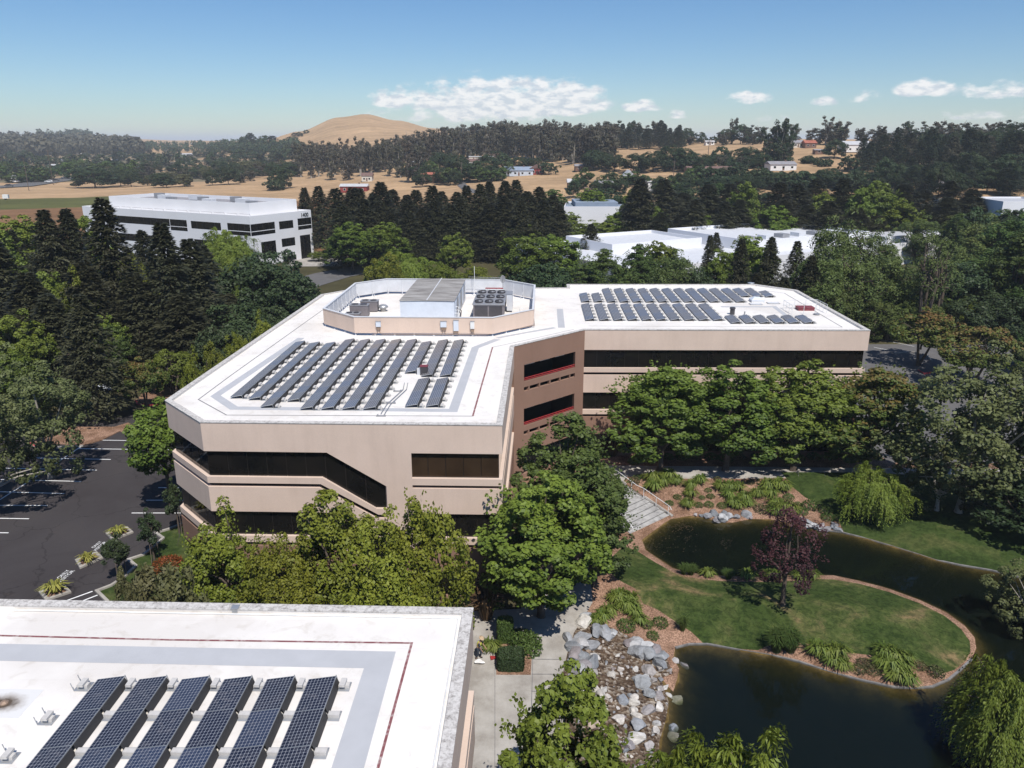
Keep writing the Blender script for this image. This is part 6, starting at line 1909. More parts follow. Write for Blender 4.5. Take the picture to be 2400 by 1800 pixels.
for k, (u, v, h, r) in enumerate([(590, 352, 26, 12), (621, 350, 20, 12), (640, 346, 18, 14), (580, 350, 22, 10), (690, 324, 9, 7), (703, 320, 7, 6), (680, 330, 7, 6), (718, 313, 6, 5)]):
    far_tree('far_pine' if k % 2 == 0 else 'far_round', u, v, h, r, 'small dark tree on the flank of the bald hill', 'trees on the flank of the bald hill', variant=k)
# far-off woods that read as one mass
def wood(name, label, n, u0, u1, v0, v1, h0, h1, mat, seed):
    rr = np.random.default_rng(seed)
    parts = []
    for k in range(n):
        u = u0 + (u1 - u0) * rr.random(); va = v0(u) if callable(v0) else v0; vb = v1(u) if callable(v1) else v1
        v = va + (vb - va) * rr.random()
        x, y, z = on_ground(u, v)
        h = rr.uniform(h0, h1); r = h * rr.uniform(.28, .42)
        m = 44
        d = rdir(rr, m)
        P = np.array([x, y, z + h * .52]) + d * np.array([r, r, h * .48]) * (.6 + .5 * rr.random((m, 1)))
        N = unit(d + rdir(rr, m) * .5); D = np.cross(N, rdir(rr, m))
        sz = r * rr.uniform(.5, .9, m)
        parts.append(leaves(P, D, N, sz, sz * .8, .3 + .3 * rr.random() + .2 * d[:, 2] + rr.normal(0, .1, m)))
    o = mesh_obj(name, leaf_mesh(name, parts, mat))
    return tag(o, label, 'wood', kind='stuff')
wood('hillside_wood', 'hazy brown-green wood covering the far left hill', 900, -60, 330, interp([(-60, 336), (150, 338), (330, 352)]), interp([(-60, 368), (200, 366), (330, 366)]), 16, 30, 'leaf_gum', 31)
wood('distant_wood', 'blue hazy woods along the far valley floor', 320, 300, 700, 342, 358, 8, 15, 'leaf_oak', 32)
wood('ridge_wood', 'hazy clump of trees on the far bald ridge', 60, 158, 212, 329, 331, 22, 34, 'leaf_oak', 33)
wood('ridge_wood', 'hazy line of tall trees on the far ridge left of the clump', 24, 90, 150, 328, 331, 14, 34, 'leaf_oak', 34)

# ------------------------------------------------------------------ highway, vehicles, poles
def on_h(x, y, dz): return (x, y, H(x, y) + dz)
hw = [on_ground(u, v) for u, v in [(-120, 446), (40, 437), (95, 429), (150, 421), (235, 412), (330, 405)]]
tag(strip([p[:2] for p in hw], 24, 0, False, lambda x, y: H(x, y) + .5).build('highway', M['old_asphalt']), 'grey highway curving through the valley town', 'road', kind='structure')
lane = [on_ground(u, v) for u, v in [(1150, 470), (1130, 455), (1095, 445), (1080, 432), (1105, 424), (1130, 421)]]
tag(strip([p[:2] for p in lane], 5, 0, False, lambda x, y: H(x, y) + .25).build('lane', M['old_asphalt']), 'narrow lane climbing to the hillside houses', 'road', kind='structure')
sv = [at(u, v, 0) for u, v in [(640, 700), (700, 668), (780, 645), (870, 628), (1000, 612), (1130, 600)]]
tag(strip(sv, 11, 0, False, lambda x, y: H(x, y) + .10).build('service_road', M['old_asphalt']), 'grey service road behind the screen wall', 'road', kind='structure')
sv = [at(u, v, 0) for u, v in [(735, 625), (760, 606), (800, 600), (900, 590)]]
tag(strip(sv, 16, 0, False, lambda x, y: H(x, y) + .07).build('service_yard', M['concrete']), 'pale concrete yard beside the numbered white building', 'yard', kind='structure')
def car(x, y, z, rz, paint, label, group=None):
    r = empty('car', (x, y, z), rz, label, 'car', group)
    body = [(-2.2, .35), (2.2, .35), (2.25, .8), (1.3, .95), (.7, 1.42), (-1.2, 1.45), (-2.0, .98), (-2.25, .9)]
    n = len(body)
    vs = [(a, -.88, b) for a, b in body] + [(a, .88, b) for a, b in body]
    mb = MB().add(vs, [tuple(range(n)), tuple(range(2 * n - 1, n - 1, -1))] + [((i + 1) % n, i, i + n, (i + 1) % n + n) for i in range(n)])
    fix_normals(mb.build('body', M[paint], r))
    for s in (-1, 1):
        MB().add([(-1.7, s * .895, 1.0), (.95, s * .895, 1.0), (.6, s * .895, 1.36), (-1.15, s * .895, 1.38)], [(0, 1, 2, 3)]).build('side_window', M['tinted_glass'], r)
        for xx in (-1.4, 1.4):
            w = MB().tube([(xx, s * .70, .34), (xx, s * .93, .34)], .34, 16).build('wheel', M['rubber'], r)
            MB().tube([(xx, s * .93, .34), (xx, s * .945, .34)], .2, 12).build('rim', M['galvanised'], w)
        MB().box(2.2, 2.27, s * .62 - .2, s * .62 + .2, .62, .76).build('headlight', M['white_metal'], r)
    MB().add([(1.32, -.78, .99), (.74, -.72, 1.41), (.74, .72, 1.41), (1.32, .78, .99)], [(0, 3, 2, 1)]).build('windscreen', M['tinted_glass'], r)
    return r
for k, (u, v, pt) in enumerate([(40, 429, 'white_metal'), (115, 429, 'white_metal'), (131, 426, 'dark_metal'), (188, 416, 'white_metal'), (196, 420, 'pale_paint'), (108, 420, 'grey_metal'), (22, 439, 'dark_metal'), (152, 420, 'grey_metal')]):
    x, y, z = on_ground(u, v)
    o = car(x, y, z + .55, R(20 + 180 * (k % 2)), pt, ('white' if pt in ('white_metal', 'pale_paint') else 'dark') + ' car driving on the far highway', ('white' if pt in ('white_metal', 'pale_paint') else 'dark') + ' cars on the far highway')
    o.scale = (1.25, 1.25, 1.25)
x, y = at(257, 917, 0)
car(x, y, 0, R(100), 'unit_white', 'silver car parked in the shade under the redwoods')
x, y = at(1838, 396, 18)
x, y, z = on_ground(1828, 397)
car(x, y - 4, H(x, y - 4), R(10), 'white_metal', 'white car parked before the ranch house below the giant eucalyptus')
x, y, z = on_ground(15, 468)
wg = empty('field_trailer', (x, y, z), .2, 'small white box trailer standing in the ploughed field', 'trailer')
MB().box(-1.4, 1.4, -1, 1, .7, 2.8).build('box', M['house_white'], wg)
for s in (-1, 1): MB().tube([(.3 * s, -1.02, .35), (.3 * s, -.8, .35)], .35, 12).build('wheel', M['rubber'], wg)
# flat trailer in the faded car park
x, y = at(2073, 790, -1.0)
tl = empty('flatbed_trailer', (x, y, near_h(x, y)), R(-20), 'flatbed utility trailer with wooden deck parked by the faded car park', 'trailer')
MB().box(-2.6, 2.6, -1.1, 1.1, .55, .65).build('deck', M['ballast'], tl)
for s in (-1, 1):
    MB().box(-2.6, 2.6, s * 1.1 - .04, s * 1.1 + .04, .60, .95).build('side_rail', M['dark_metal'], tl)
    for xx in (-.5, .5):
        MB().tube([(xx, s * 1.16, .36), (xx, s * 1.38, .36)], .36, 14).build('wheel', M['rubber'], tl)
MB().tube([(2.6, 0, .6), (4.0, 0, .55)], .06, 6).build('drawbar', M['dark_metal'], tl)
# utility poles
for u, v, h, lab in [(68, 447, 22, 'utility pole at the edge of the ploughed field'), (125, 433, 26, 'tall utility pole beside the highway'), (1082, 431, 13, 'utility pole at the bend of the hillside lane'), (933, 409, 13, 'utility pole among the eucalyptus'), (1102, 422, 10, 'utility pole behind the lane bend'), (1578, 425, 11, 'utility pole in the belt left of the ranch house'), (1658, 388, 15, 'utility pole above the long ranch house'), (2217, 442, 11, 'utility pole in front of the long grey-roofed house'), (1081, 374, 14, 'utility pole below the eucalyptus grove')]:
    x, y, z = on_ground(u, v)
    p = empty('utility_pole', (x, y, z - .3), .3, lab, 'utility pole')
    MB().tube([(0, 0, 0), (0, 0, h)], [.22, .14], 8).build('pole', M['wood_pole'], p)
    MB().box(-1.3, 1.3, -.08, .08, h - .9, h - .75).build('crossarm', M['wood_pole'], p)
# car park lamp
x, y = at(249, 968, 0)
lp = empty('parking_lamp', (x, y, 0), R(25), 'tall square parking lamp under the redwoods', 'lamp post')
MB().tube([(0, 0, 0), (0, 0, 7.2)], .09, 8).build('pole', M['dark_metal'], lp)
MB().cyl(0, 0, 0, .5, .25, 14).build('footing', M['concrete'], lp)
MB().box(.1, 1.0, -.3, .3, 7.1, 7.35).build('lamp_head', M['galvanised'], lp)
MB().box(-.1, .12, -.05, .05, 7.15, 7.25).build('arm', M['dark_metal'], lp)
x, y = at(1273 * 1.0 + 752, 770, -1)
# ------------------------------------------------------------------ steps to the pond
zt, zb = YARD_Z + .02, -3.02
sr = empty('stone_steps', (st_bl.x, st_bl.y, zb), 0, 'broad weathered concrete steps going down to the upper pond', 'steps')
o3 = Vector((st_bl.x, st_bl.y))
NST = 10
land0, land1 = .44, .585                        # landing part way down
ts = [.10 + (land0 - .10) * k / 5 for k in range(6)] + [land1 + (1 - land1) * k / 5 for k in range(6)]
prev_t, z = 0.0, zt
rise = (zt - zb) / 11
def sp(t, s):
    a = st_tl.lerp(st_bl, t); b = st_tr.lerp(st_br, t)
    return a.lerp(b, s) - o3
k = 0
for t1 in ts + [None]:
    if t1 is None: break
    q = [sp(prev_t, 0), sp(t1, 0), sp(t1, 1), sp(prev_t, 1)]
    MB().prism([tuple(v) for v in q], -1.2, z - zb).build('tread', M['stained_concrete'], sr)
    e = (sp(t1, 0) - sp(prev_t, 0)).normalized() * .006
    q = [sp(t1, 0.002), sp(t1, 0.002) + e, sp(t1, .998) + e, sp(t1, .998)]
    MB().prism([tuple(v) for v in q], z - rise - zb + .001, z - zb - .035).build('riser', M['riser_concrete'], sr)
    prev_t = t1
    z -= rise
for s, lab in ((-.02, 'a'), (1.02, 'b')):
    pts_ = [sp(t, s) for t in (0, .1, land0, land1, 1.03)]
    zs_ = [zt - zb + .06, zt - zb + .06, zt - zb - 5 * rise + .06, zt - zb - 6 * rise + .06, .02]
    d = (sp(0, 1) - sp(0, 0)).normalized() * .16
    vs = []
    for p, zz in zip(pts_, zs_):
        for dd in (-d, d):
            vs += [(p.x + dd.x, p.y + dd.y, zz), (p.x + dd.x, p.y + dd.y, -1.6)]
    fs = []
    for i in range(len(pts_) - 1):
        a, b = i * 4, (i + 1) * 4
        fs += [(a, b, b + 2, a + 2), (a + 1, a + 3, b + 3, b + 1), (a, a + 1, b + 1, b), (a + 2, b + 2, b + 3, a + 3)]
    fs += [(0, 2, 3, 1), (len(vs) - 4, len(vs) - 3, len(vs) - 1, len(vs) - 2)]
    fix_normals(MB().add(vs, fs).build('cheek_wall', M['concrete'], sr))
for s, lab, t0 in ((.985, 'white pipe handrail on the mulch side of the pond steps', 0.0), (.02, 'white pipe handrail on the tree side of the pond steps', 0.0)):
    hr = empty('handrail', (st_bl.x, st_bl.y, zb), 0, lab, 'handrail')
    P = []
    for t, kk in ((-.01, 0), (.10, 0), (land0, 5), (land1 - .02, 5), (1.0, 10.5)):
        p = sp(t, s); P.append((p.x, p.y, zt - zb - kk * rise + .92))
    p = sp(1.03, s); P.append((p.x, p.y, .42 + .3)); p = sp(.985, s); P.append((p.x, p.y, .55))
    MB().tube(P, .03, 8).build('rail', M['white_metal'], hr)
    for t, kk in ((0.0, 0), (.12, 1), (.36, 4), (.57, 5), (.78, 8), (.98, 10.5)):
        p = sp(t, s); MB().tube([(p.x, p.y, zt - zb - kk * rise - .15), (p.x, p.y, zt - zb - kk * rise + .92)], .028, 6).build('post', M['white_metal'], hr)

# ------------------------------------------------------------------ small plants
def strap_mesh(name, seed, n, h, spread, wd, mat, stiff=.5):
    rg = np.random.default_rng(seed)
    V, T = [], []
    for i in range(n):
        a = rg.random() * 6.283; q = rg.random() ** .7 * spread
        b = np.array([math.cos(a) * q * .25, math.sin(a) * q * .25, 0])
        hh = h * (.65 + .5 * rg.random()); out = spread * (.25 + .75 * rg.random())
        dv = np.array([math.cos(a), math.sin(a), 0]); sd_ = np.array([-math.sin(a), math.cos(a), 0]) * wd * (.7 + .6 * rg.random())
        p1 = b + dv * out * .45 + np.array([0, 0, hh * .85])
        p2 = b + dv * out + np.array([0, 0, hh * (1.0 * stiff + .35 * (1 - stiff))])
        tt = .3 + .5 * rg.random()
        V += [b - sd_ * .5, b + sd_ * .5, p1 + sd_ * .5, p1 - sd_ * .5]; T.append(tt - .1)
        V += [p1 - sd_ * .5, p1 + sd_ * .5, p2 + sd_ * .08, p2 - sd_ * .08]; T.append(tt + .15)
    return leaf_mesh(name, [(np.array(V), np.array(T))], mat)
def ball_mesh(name, seed, r, n, ln, wd, mat, flat=.75):
    rg = np.random.default_rng(seed)
    d = rdir(rg, n); d[:, 2] = np.abs(d[:, 2]) * 1.1 - .12
    P = d * r * (.78 + .26 * rg.random((n, 1))); P[:, 2] = P[:, 2] * flat + r * .1
    N = unit(d + rdir(rg, n) * .6); D = np.cross(N, rdir(rg, n)) + d * .4
    return leaf_mesh(name, [leaves(P, D, N, ln * (.7 + .6 * rg.random(n)), wd, .4 + .3 * d[:, 2] + rg.normal(0, .18, n))], mat)
LILY = [strap_mesh('leaves', 200 + s, 130, .75, .85, .075, 'leaf_strap', .25) for s in range(3)]
FLAX = [strap_mesh('leaves', 210, 70, 2.0, 1.3, .11, 'leaf_bronze', .8)]
GOLD = [strap_mesh('leaves', 215 + s, 75, .75, .95, .10, 'leaf_gold', .45) for s in range(2)]
RUSH = [strap_mesh('leaves', 218, 260, .95, .55, .022, 'leaf_deep', .8)]
BALL = [ball_mesh('foliage', 220 + s, .55, 420, .13, .07, 'leaf_hedge') for s in range(2)]
BROWN = [ball_mesh('foliage', 225, .5, 320, .13, .07, 'leaf_olive')]
FLAME = [ball_mesh('foliage', 226, 1.5, 900, .22, .13, 'leaf_flame', .6)]
def plant(name, meshes, x, y, s, label, group, cat='plant', k=0, z=None, sz=1.0, part='foliage', base=True):
    me = meshes[k % len(meshes)]
    o = empty(name, (x, y, (H(x, y) if z is None else z) - .02), trng.uniform(0, 6.28), label, cat, group)
    o.scale = (s, s, s * sz)
    mesh_obj(part, me, o)
    if base: mesh_obj('root_crown', ROOTM, o)
    return o
ROOTM = MB().tube([(0, 0, -.1), (0, 0, .08), (0, 0, .14)], [.16, .13, .03], 7).mesh('root_crown', M['bark'])
def zpx(px, z): return at(px[0], px[1], z)
LG = 'lilies on the mulch bank above the pond'
for k, (x, y, s) in enumerate([(375, 150, 1.5), (385, 195, 1.5), (430, 170, 1.3), (455, 140, 1.5), (495, 165, 1.3), (550, 275, 1.2), (565, 225, 1.2), (565, 185, 1.2), (610, 160, 1.3), (715, 190, 1.3), (755, 195, 1.4), (800, 195, 1.3), (750, 230, 1.2), (770, 270, 1.2), (830, 245, 1.3), (800, 285, 1.1), (895, 225, 1.3), (945, 190, 1.5), (1000, 185, 1.5), (1030, 195, 1.3), (960, 225, 1.2), (985, 275, 1.3), (1020, 300, 1.6), (1060, 305, 1.4), (985, 315, 1.3), (850, 270, 1.1)]):
    q = on_ground(*Z4(x, y + 14)); plant('lily_clump', LILY, q[0], q[1], s, 'strap-leaved green lily clump on the mulch bank above the upper pond', LG, k=k, part='leaves')
for k, (x, y, s) in enumerate([(200, 740, 1.2), (240, 775, 1.25), (285, 800, 1.15), (270, 740, 1.1), (310, 840, 1.0), (130, 830, 1.1), (165, 800, 1.1), (100, 845, .9), (210, 720, 1.1), (235, 735, 1.1), (275, 775, 1.1)]):
    q = on_ground(*Z4(x, y + 22)); plant('lily_clump', LILY, q[0], q[1], s, 'strap-leaved green lily clump at the head of the boulder creek', 'lilies at the head of the creek', k=k, part='leaves')
for k, (x, y, s) in enumerate([(1190, 1005, 1.3), (1235, 1020, 1.2), (1285, 1015, 1.3), (1265, 1055, 1.1), (1315, 1075, 1.0)]):
    q = on_ground(*Z4(x, y + 12)); plant('lily_clump', LILY, q[0], q[1], s, 'yellow-green lily clump on the lower mulch strip of the peninsula', 'lilies on the lower mulch strip', k=k, part='leaves')
for k, (x, y, s) in enumerate([(1520, 1010, 1.2), (1560, 1030, 1.3), (1540, 1070, 1.3), (1600, 1080, 1.2), (1580, 1130, 1.2), (1640, 1145, 1.1), (1510, 1060, 1.1), (1620, 1040, 1.1), (1570, 1095, 1.2), (1610, 1120, 1.1)]):
    q = on_ground(*Z4(x, y + 15)); plant('lily_clump', LILY, q[0], q[1], s, 'big lily clump in the thicket near the tip of the peninsula', 'lily thicket at the peninsula tip', k=k, part='leaves')
for k, (x, y, s) in enumerate([(650, 603, 1.0), (845, 612, 1.1), (950, 612, 1.1), (985, 618, 1.0), (1105, 618, 1.1), (1165, 612, 1.0)]):
    q = on_ground(*Z4(x, y + 30)); plant('lily_clump', LILY, q[0], q[1], s, 'low yellow-green clump on the upper mulch strip of the peninsula', 'clumps on the upper mulch strip', k=k, part='leaves')
for k, (x, y, s, lab) in enumerate([(545, 585, 1.6, 'dark green rush clump at the inner end of the upper pond'), (735, 605, 1.4, 'dark green rush clump in the middle of the upper shore'), (1015, 980, 2.6, 'large dark rush clump on the lower shore of the peninsula')]):
    q = on_ground(*Z4(x, y + (38 if k < 2 else 15)))
    for j in range(3 if k < 2 else 6):
        plant('rush_clump', RUSH, q[0] + trng.uniform(-.5, .5) * s * .5, q[1] + trng.uniform(-.25, .25) * s * .5, s * .75, lab, lab, part='leaves', sz=.8)
for k, (x, y, s) in enumerate([(500, 238, .8), (605, 278, .85), (657, 276, .9), (665, 235, .8), (720, 282, .9), (622, 240, .6), (652, 205, .7), (313, 140, .85), (1113, 312, 1.1), (1155, 285, 1.5), (1230, 305, 1.2), (1243, 340, 1.2), (1288, 340, .9), (1095, 270, .6), (460, 268, .8), (1050, 240, 1.0)]):
    q = on_ground(*Z4(x, y + 8)); plant('round_shrub', BALL, q[0], q[1], s, 'small round green shrub on the mulch bank above the upper pond', 'round shrubs on the mulch bank', 'shrub', k)
for k, (x, y, s) in enumerate([(285, 160, 1.3), (915, 300, 1.5), (700, 150, .9), (860, 165, .9)]):
    q = on_ground(*Z4(x, y + 8)); plant('round_shrub', BROWN, q[0], q[1], s, 'olive-brown shrub on the mulch bank above the upper pond', 'brown shrubs on the mulch bank', 'shrub', k)
for k, (x, y, s) in enumerate([(245, 880, 1.3), (350, 870, .9), (415, 862, 1.1), (378, 925, .9)]):
    q = on_ground(*Z4(x, y + 8)); plant('round_shrub', BALL, q[0], q[1], s, 'round green shrub on the mulch beside the boulder creek', 'round shrubs beside the creek', 'shrub', k)
for k, (x, y, s) in enumerate([(1395, 1090, 1.0), (1420, 1060, 1.0), (1465, 1095, 1.0), (1690, 1070, 1.0), (1775, 1105, 1.2)]):
    q = on_ground(*Z4(x, y + 8)); plant('round_shrub', BROWN, q[0], q[1], s, 'olive shrub on the lower mulch strip near the peninsula tip', 'shrubs near the peninsula tip', 'shrub', k)
q = on_ground(*Z4(525, 900)); plant('grass_tuft', RUSH, q[0], q[1], 1.2, 'single spiky grass tuft at the edge of the lawn and mulch', None, part='leaves')
for k, (px_, s, lab) in enumerate([(ZK(560, 500), 1.0, 'golden-green lily in the planter nearest the sawtooth lawn corner'), (ZT(1110, 760), 1.0, 'golden-green lily in the planter between the painted words'), (Z1(330, 1490), 1.15, 'golden-green lily in the planter by the near white roof')]):
    x, y = at(*px_, .2); plant('golden_lily', GOLD, x, y, s, lab, None, k=k, z=.1, part='leaves')
for px_, s, lab in [((1140, 1450), 1.25, 'tall bronze flax beside the near roof corner'), ((1437, 1068), 1.1, 'tall bronze flax at the wing wall above the steps'), ((1150, 1400), 1.3, 'dark spiky flax under the corner of the tan building')]:
    x, y = at(*px_, YARD_Z); plant('flax_plant', FLAX, x, y, s, lab, None, part='leaves')
x, y = at(392, 1322, .3); plant('flowering_bush', FLAME, x, y, .8, 'low bush with red-orange flowers on the narrow lawn', None, 'shrub')
for k, (u, v, s) in enumerate([(1500, 1075, 1.2), (1485, 1085, 1.2), (1415, 1068, 1.5), (1400, 1072, 1.3), (1460, 1060, 1.6)]):
    x, y = at(u, v, YARD_Z); plant('round_shrub', BALL, x, y, s, 'green shrub at the foot of the wing wall above the steps', 'shrubs at the foot of the wing', 'shrub', k)
for k in range(16):
    u = 1530 + k * 34
    x, y = at(u, 1072 + trng.uniform(-6, 6), YARD_Z); plant('round_shrub', BALL if k % 3 else BROWN, x, min(y, 80.2), trng.uniform(1.0, 1.8), 'shaded shrub along the foot of the wing under the tree row', 'shaded shrubs under the tree row', 'shrub', k)
for k, (u, v) in enumerate([(2140, 1070), (2165, 1080), (2180, 1062), (2120, 1085), (2200, 1075), (2215, 1060), (2150, 1055)]):
    x, y = at(u, v, YARD_Z); plant('round_shrub', BROWN, x, y, 1.3, 'dry reddish shrub at the far end of the path', 'dry shrubs at the end of the path', 'shrub', k)

# clipped hedges on the courtyard
def hedge(pxs, h, label, mat='leaf_hedge', rnd=.25, n=5200):
    P = [Vector(at(u, v, YARD_Z)) for u, v in pxs]
    c = sum(P, Vector((0, 0))) / len(P)
    rg = np.random.default_rng(int(c.x * 100) % 999 + 5)
    o = empty('clipped_hedge', (c.x, c.y, YARD_Z), 0, label, 'hedge')
    poly = [p - c for p in P]
    xs_, ys_ = [p.x for p in poly], [p.y for p in poly]
    hx, hy = (max(xs_) - min(xs_)) / 2, (max(ys_) - min(ys_)) / 2
    k = rg.integers(0, 5, n); u = rg.random((n, 2)) * 2 - 1
    pos = np.zeros((n, 3)); nr = np.zeros((n, 3))
    for f in range(5):
        m = k == f
        if f == 0: pos[m] = np.c_[u[m, 0] * hx, u[m, 1] * hy, np.full(m.sum(), h)]; nr[m] = (0, 0, 1)
        else:
            ax, sg = (0, 1) if f in (1, 2) else (1, 0), 1 if f in (1, 3) else -1
            if f in (1, 2): pos[m] = np.c_[np.full(m.sum(), sg * hx), u[m, 0] * hy, (u[m, 1] + 1) / 2 * h]; nr[m] = (sg, 0, 0)
            else: pos[m] = np.c_[u[m, 0] * hx, np.full(m.sum(), sg * hy), (u[m, 1] + 1) / 2 * h]; nr[m] = (0, sg, 0)
    # round the shoulders
    q = pos / np.array([hx, hy, h]); q[:, 2] = q[:, 2] * 2 - 1
    L4 = (np.abs(q) ** 6).sum(1) ** (1 / 6); q = q / np.maximum(L4, 1)[:, None] * 1.02
    pos = np.c_[q[:, 0] * hx, q[:, 1] * hy, (q[:, 2] + 1) / 2 * h] + rg.normal(0, .025, (n, 3))
    N = unit(nr + rdir(rg, n) * .55); D = np.cross(N, rdir(rg, n))
    mesh_obj('foliage', leaf_mesh('foliage', [leaves(pos, D, N, .13, .085, .4 + .2 * nr[:, 2] + rg.normal(0, .18, n))], mat), o)
    MB().box(-hx * .86, hx * .86, -hy * .86, hy * .86, 0, h * .9).build('inner_twigs', M['bark'], o)
    return o
hedge([Z5(398, 770), Z5(598, 770), Z5(600, 660), Z5(405, 660)], 1.0, 'square clipped hedge block beside the gardener', 'leaf_oak', n=6500)
hedge([Z5(398, 545), Z5(515, 545), Z5(515, 480), Z5(398, 480)], 1.7, 'tall rounded clipped hedge behind the square block')
for px_, s in [(Z5(600, 560), 1.9), (Z5(650, 600), 1.6), (Z5(570, 520), 1.7), (Z5(640, 540), 1.7)]:
    x, y = at(*px_, YARD_Z); plant('round_shrub', BALL, x, y, s, 'loose green shrub between the clipped hedges and the walk', 'loose shrubs by the clipped hedges', 'shrub')
for px_, s in [(Z5(330, 580), 1.0), (Z5(370, 600), .9)]:
    x, y = at(*px_, YARD_Z); plant('lily_clump', LILY, x, y, s, 'yellow-green tuft beside the gardener', 'tufts beside the gardener', part='leaves')
tag(MB().prism(pxl([Z5(385, 785), Z5(660, 785), Z5(668, 640), Z5(690, 470), Z5(385, 470)], YARD_Z + .03), YARD_Z - .1, YARD_Z + .03).build('planting_bed', M['mulch']), 'small mulch bed under the clipped hedges', 'planting bed', kind='structure')
# control joints of the walk
for a, b in [((1320, 1545), (1245, 1545)), ((1318, 1580), (1246, 1580)), ((1318, 1620), (1246, 1620)), ((1250, 1480), (1243, 1800)), ((1322, 1660), (1246, 1660)), ((1160, 1500), (1160, 1800))]:
    tag(paint_line(at(*a, YARD_Z), at(*b, YARD_Z), .03, lambda x, y: YARD_Z + .003, 'walk_joint', 'dark_line'), 'thin dark control joint across the concrete walk', 'joint', 'control joints of the concrete walk')
for k in range(9):
    u = 1620 + k * 62
    a, b = at(u, 1097, YARD_Z), at(u + 4, 1117, YARD_Z)
    tag(paint_line(a, b, .03, lambda x, y: near_h(x, y) + .01, 'walk_joint', 'dark_line'), 'thin dark joint across the pale path before the wing', 'joint', 'joints of the wing path')

# ------------------------------------------------------------------ rocks
def rock_mesh(seed, rough=.35):
    bm = bmesh.new()
    bmesh.ops.create_icosphere(bm, subdivisions=3, radius=1.0)
    off = Vector((seed * 7.3, seed * 3.1, seed * 1.7))
    rr = random.Random(seed)
    planes = [(Vector((rr.gauss(0, 1), rr.gauss(0, 1), rr.gauss(0, .8))).normalized(), rr.uniform(.42, .78)) for _ in range(13)]
    for v in bm.verts:
        p = v.co.copy()
        for nn, dd in planes:
            e = p.dot(nn) - dd
            if e > 0: p -= nn * e * .98
        p *= 1 + rough * .35 * noise.noise(p * 1.6 + off) + .08 * noise.noise(p * 5 + off)
        v.co = p
    me = bpy.data.meshes.new('rock')
    bm.to_mesh(me); bm.free()
    return me
RK = [rock_mesh(s + 1) for s in range(7)]
RKA, RKB = [], []
for me in RK:
    a = me.copy(); a.materials.append(M['rock']); RKA.append(a)
    b = me.copy(); b.materials.append(M['blue_rock']); RKB.append(b)
def rock(x, y, s, label, group, lib=RKA, z=None, flat=.6, sink=.25):
    o = mesh_obj('boulder' if s > .3 else 'stone', lib[trng.randrange(7)])
    o.location = (x, y, (H(x, y) if z is None else z) + s * flat * (.5 - sink))
    o.rotation_euler = (trng.uniform(-.25, .25), trng.uniform(-.25, .25), trng.uniform(0, 6.28))
    o.scale = (s * trng.uniform(.8, 1.2), s * trng.uniform(.75, 1.05), s * flat * trng.uniform(.8, 1.2))
    return tag(o, label, 'rock', group)
for k, (x, y, s) in enumerate([(650, 330, .55), (680, 320, .7), (715, 345, .8), (760, 335, .6), (790, 335, .5), (835, 325, .75), (730, 318, .5), (590, 325, .35), (620, 328, .3), (860, 335, .35), (700, 355, .6)]):
    q = on_ground(*Z4(x, y + 8)); rock(q[0], q[1], s, 'grey-blue boulder at the waterline right of the pond steps', 'boulders at the waterline by the steps', RKB)
for k, (x, y, s) in enumerate([(1090, 360, .45), (1115, 350, .5), (1130, 375, .5), (1155, 365, .5), (1150, 385, .5), (1185, 385, .6), (1215, 380, .55), (1235, 402, .55), (1265, 385, .5), (1295, 398, .5), (1200, 400, .45), (1275, 372, .45), (1130, 352, .4), (1175, 372, .45)]):
    q = on_ground(*Z4(x, y + 6)); rock(q[0], q[1], s, 'flat grey stone in the pile on the far bank behind the purple tree', 'stone pile on the far bank', RKB, flat=.45)
for k, (x, y, s) in enumerate([(1075, 490, .75), (1000, 540, .75), (1070, 540, .7), (1130, 555, .65), (1010, 620, .8), (1060, 640, .7), (960, 500, .6), (1140, 690, .8), (1010, 700, .75), (1080, 710, .75), (1050, 760, .8), (980, 560, .6), (950, 880, .8), (1000, 830, .85), (1040, 850, .7), (1250, 445, .9), (1180, 430, .7), (1310, 450, .6), (1100, 310, .6), (1500, 540, .8), (1560, 560, .8), (1630, 580, .8), (1520, 600, .8), (1600, 625, .85), (1700, 640, .85), (1660, 610, .7), (1430, 530, .6), (1690, 700, .7), (1560, 860, .7), (1530, 820, .6), (1610, 930, .6)]):
    px_ = Z5(x, y + 18); q = on_ground(*px_); rock(q[0], q[1], s * 1.15, 'big blue-grey boulder along the rim of the creek', 'boulders on the creek rim', RKB)
for k, (x, y, s) in enumerate([(1080, 360, .95), (1165, 635, .7), (1160, 760, .65), (1305, 785, .6), (1600, 745, .9), (1690, 720, .6), (1570, 810, .6), (1490, 960, .5), (1390, 985, .65), (1480, 1010, .6), (1600, 1070, .8), (1685, 1035, .6), (1470, 1065, .5), (1500, 1110, .6), (1520, 1190, .9), (1360, 1140, .65), (1240, 1090, .6), (1150, 1180, .8), (1215, 1145, .7), (1500, 1300, .9), (1440, 1340, .8), (1660, 1165, .5), (1650, 1230, .55), (1300, 1510, .8), (1610, 1350, .6), (1680, 950, .65), (1690, 890, .5), (1735, 885, .4), (1815, 675, .6), (1890, 715, .6), (1765, 745, .35), (970, 830, .6), (1210, 960, .75), (1280, 970, .5), (1300, 1340, .7), (1120, 1060, .7), (1060, 910, .6), (1140, 1310, .7), (1500, 735, .4), (1375, 740, .4), (1640, 825, .45), (1180, 900, .5), (1250, 900, .45)]):
    px_ = Z5(x, y + 14); q = on_ground(*px_); rock(q[0], q[1], s * .85, 'pale cream boulder lying in the gravel creek bed', 'pale boulders in the creek bed')
cp = cascade
bb = bbox(cp)
n_ = 0
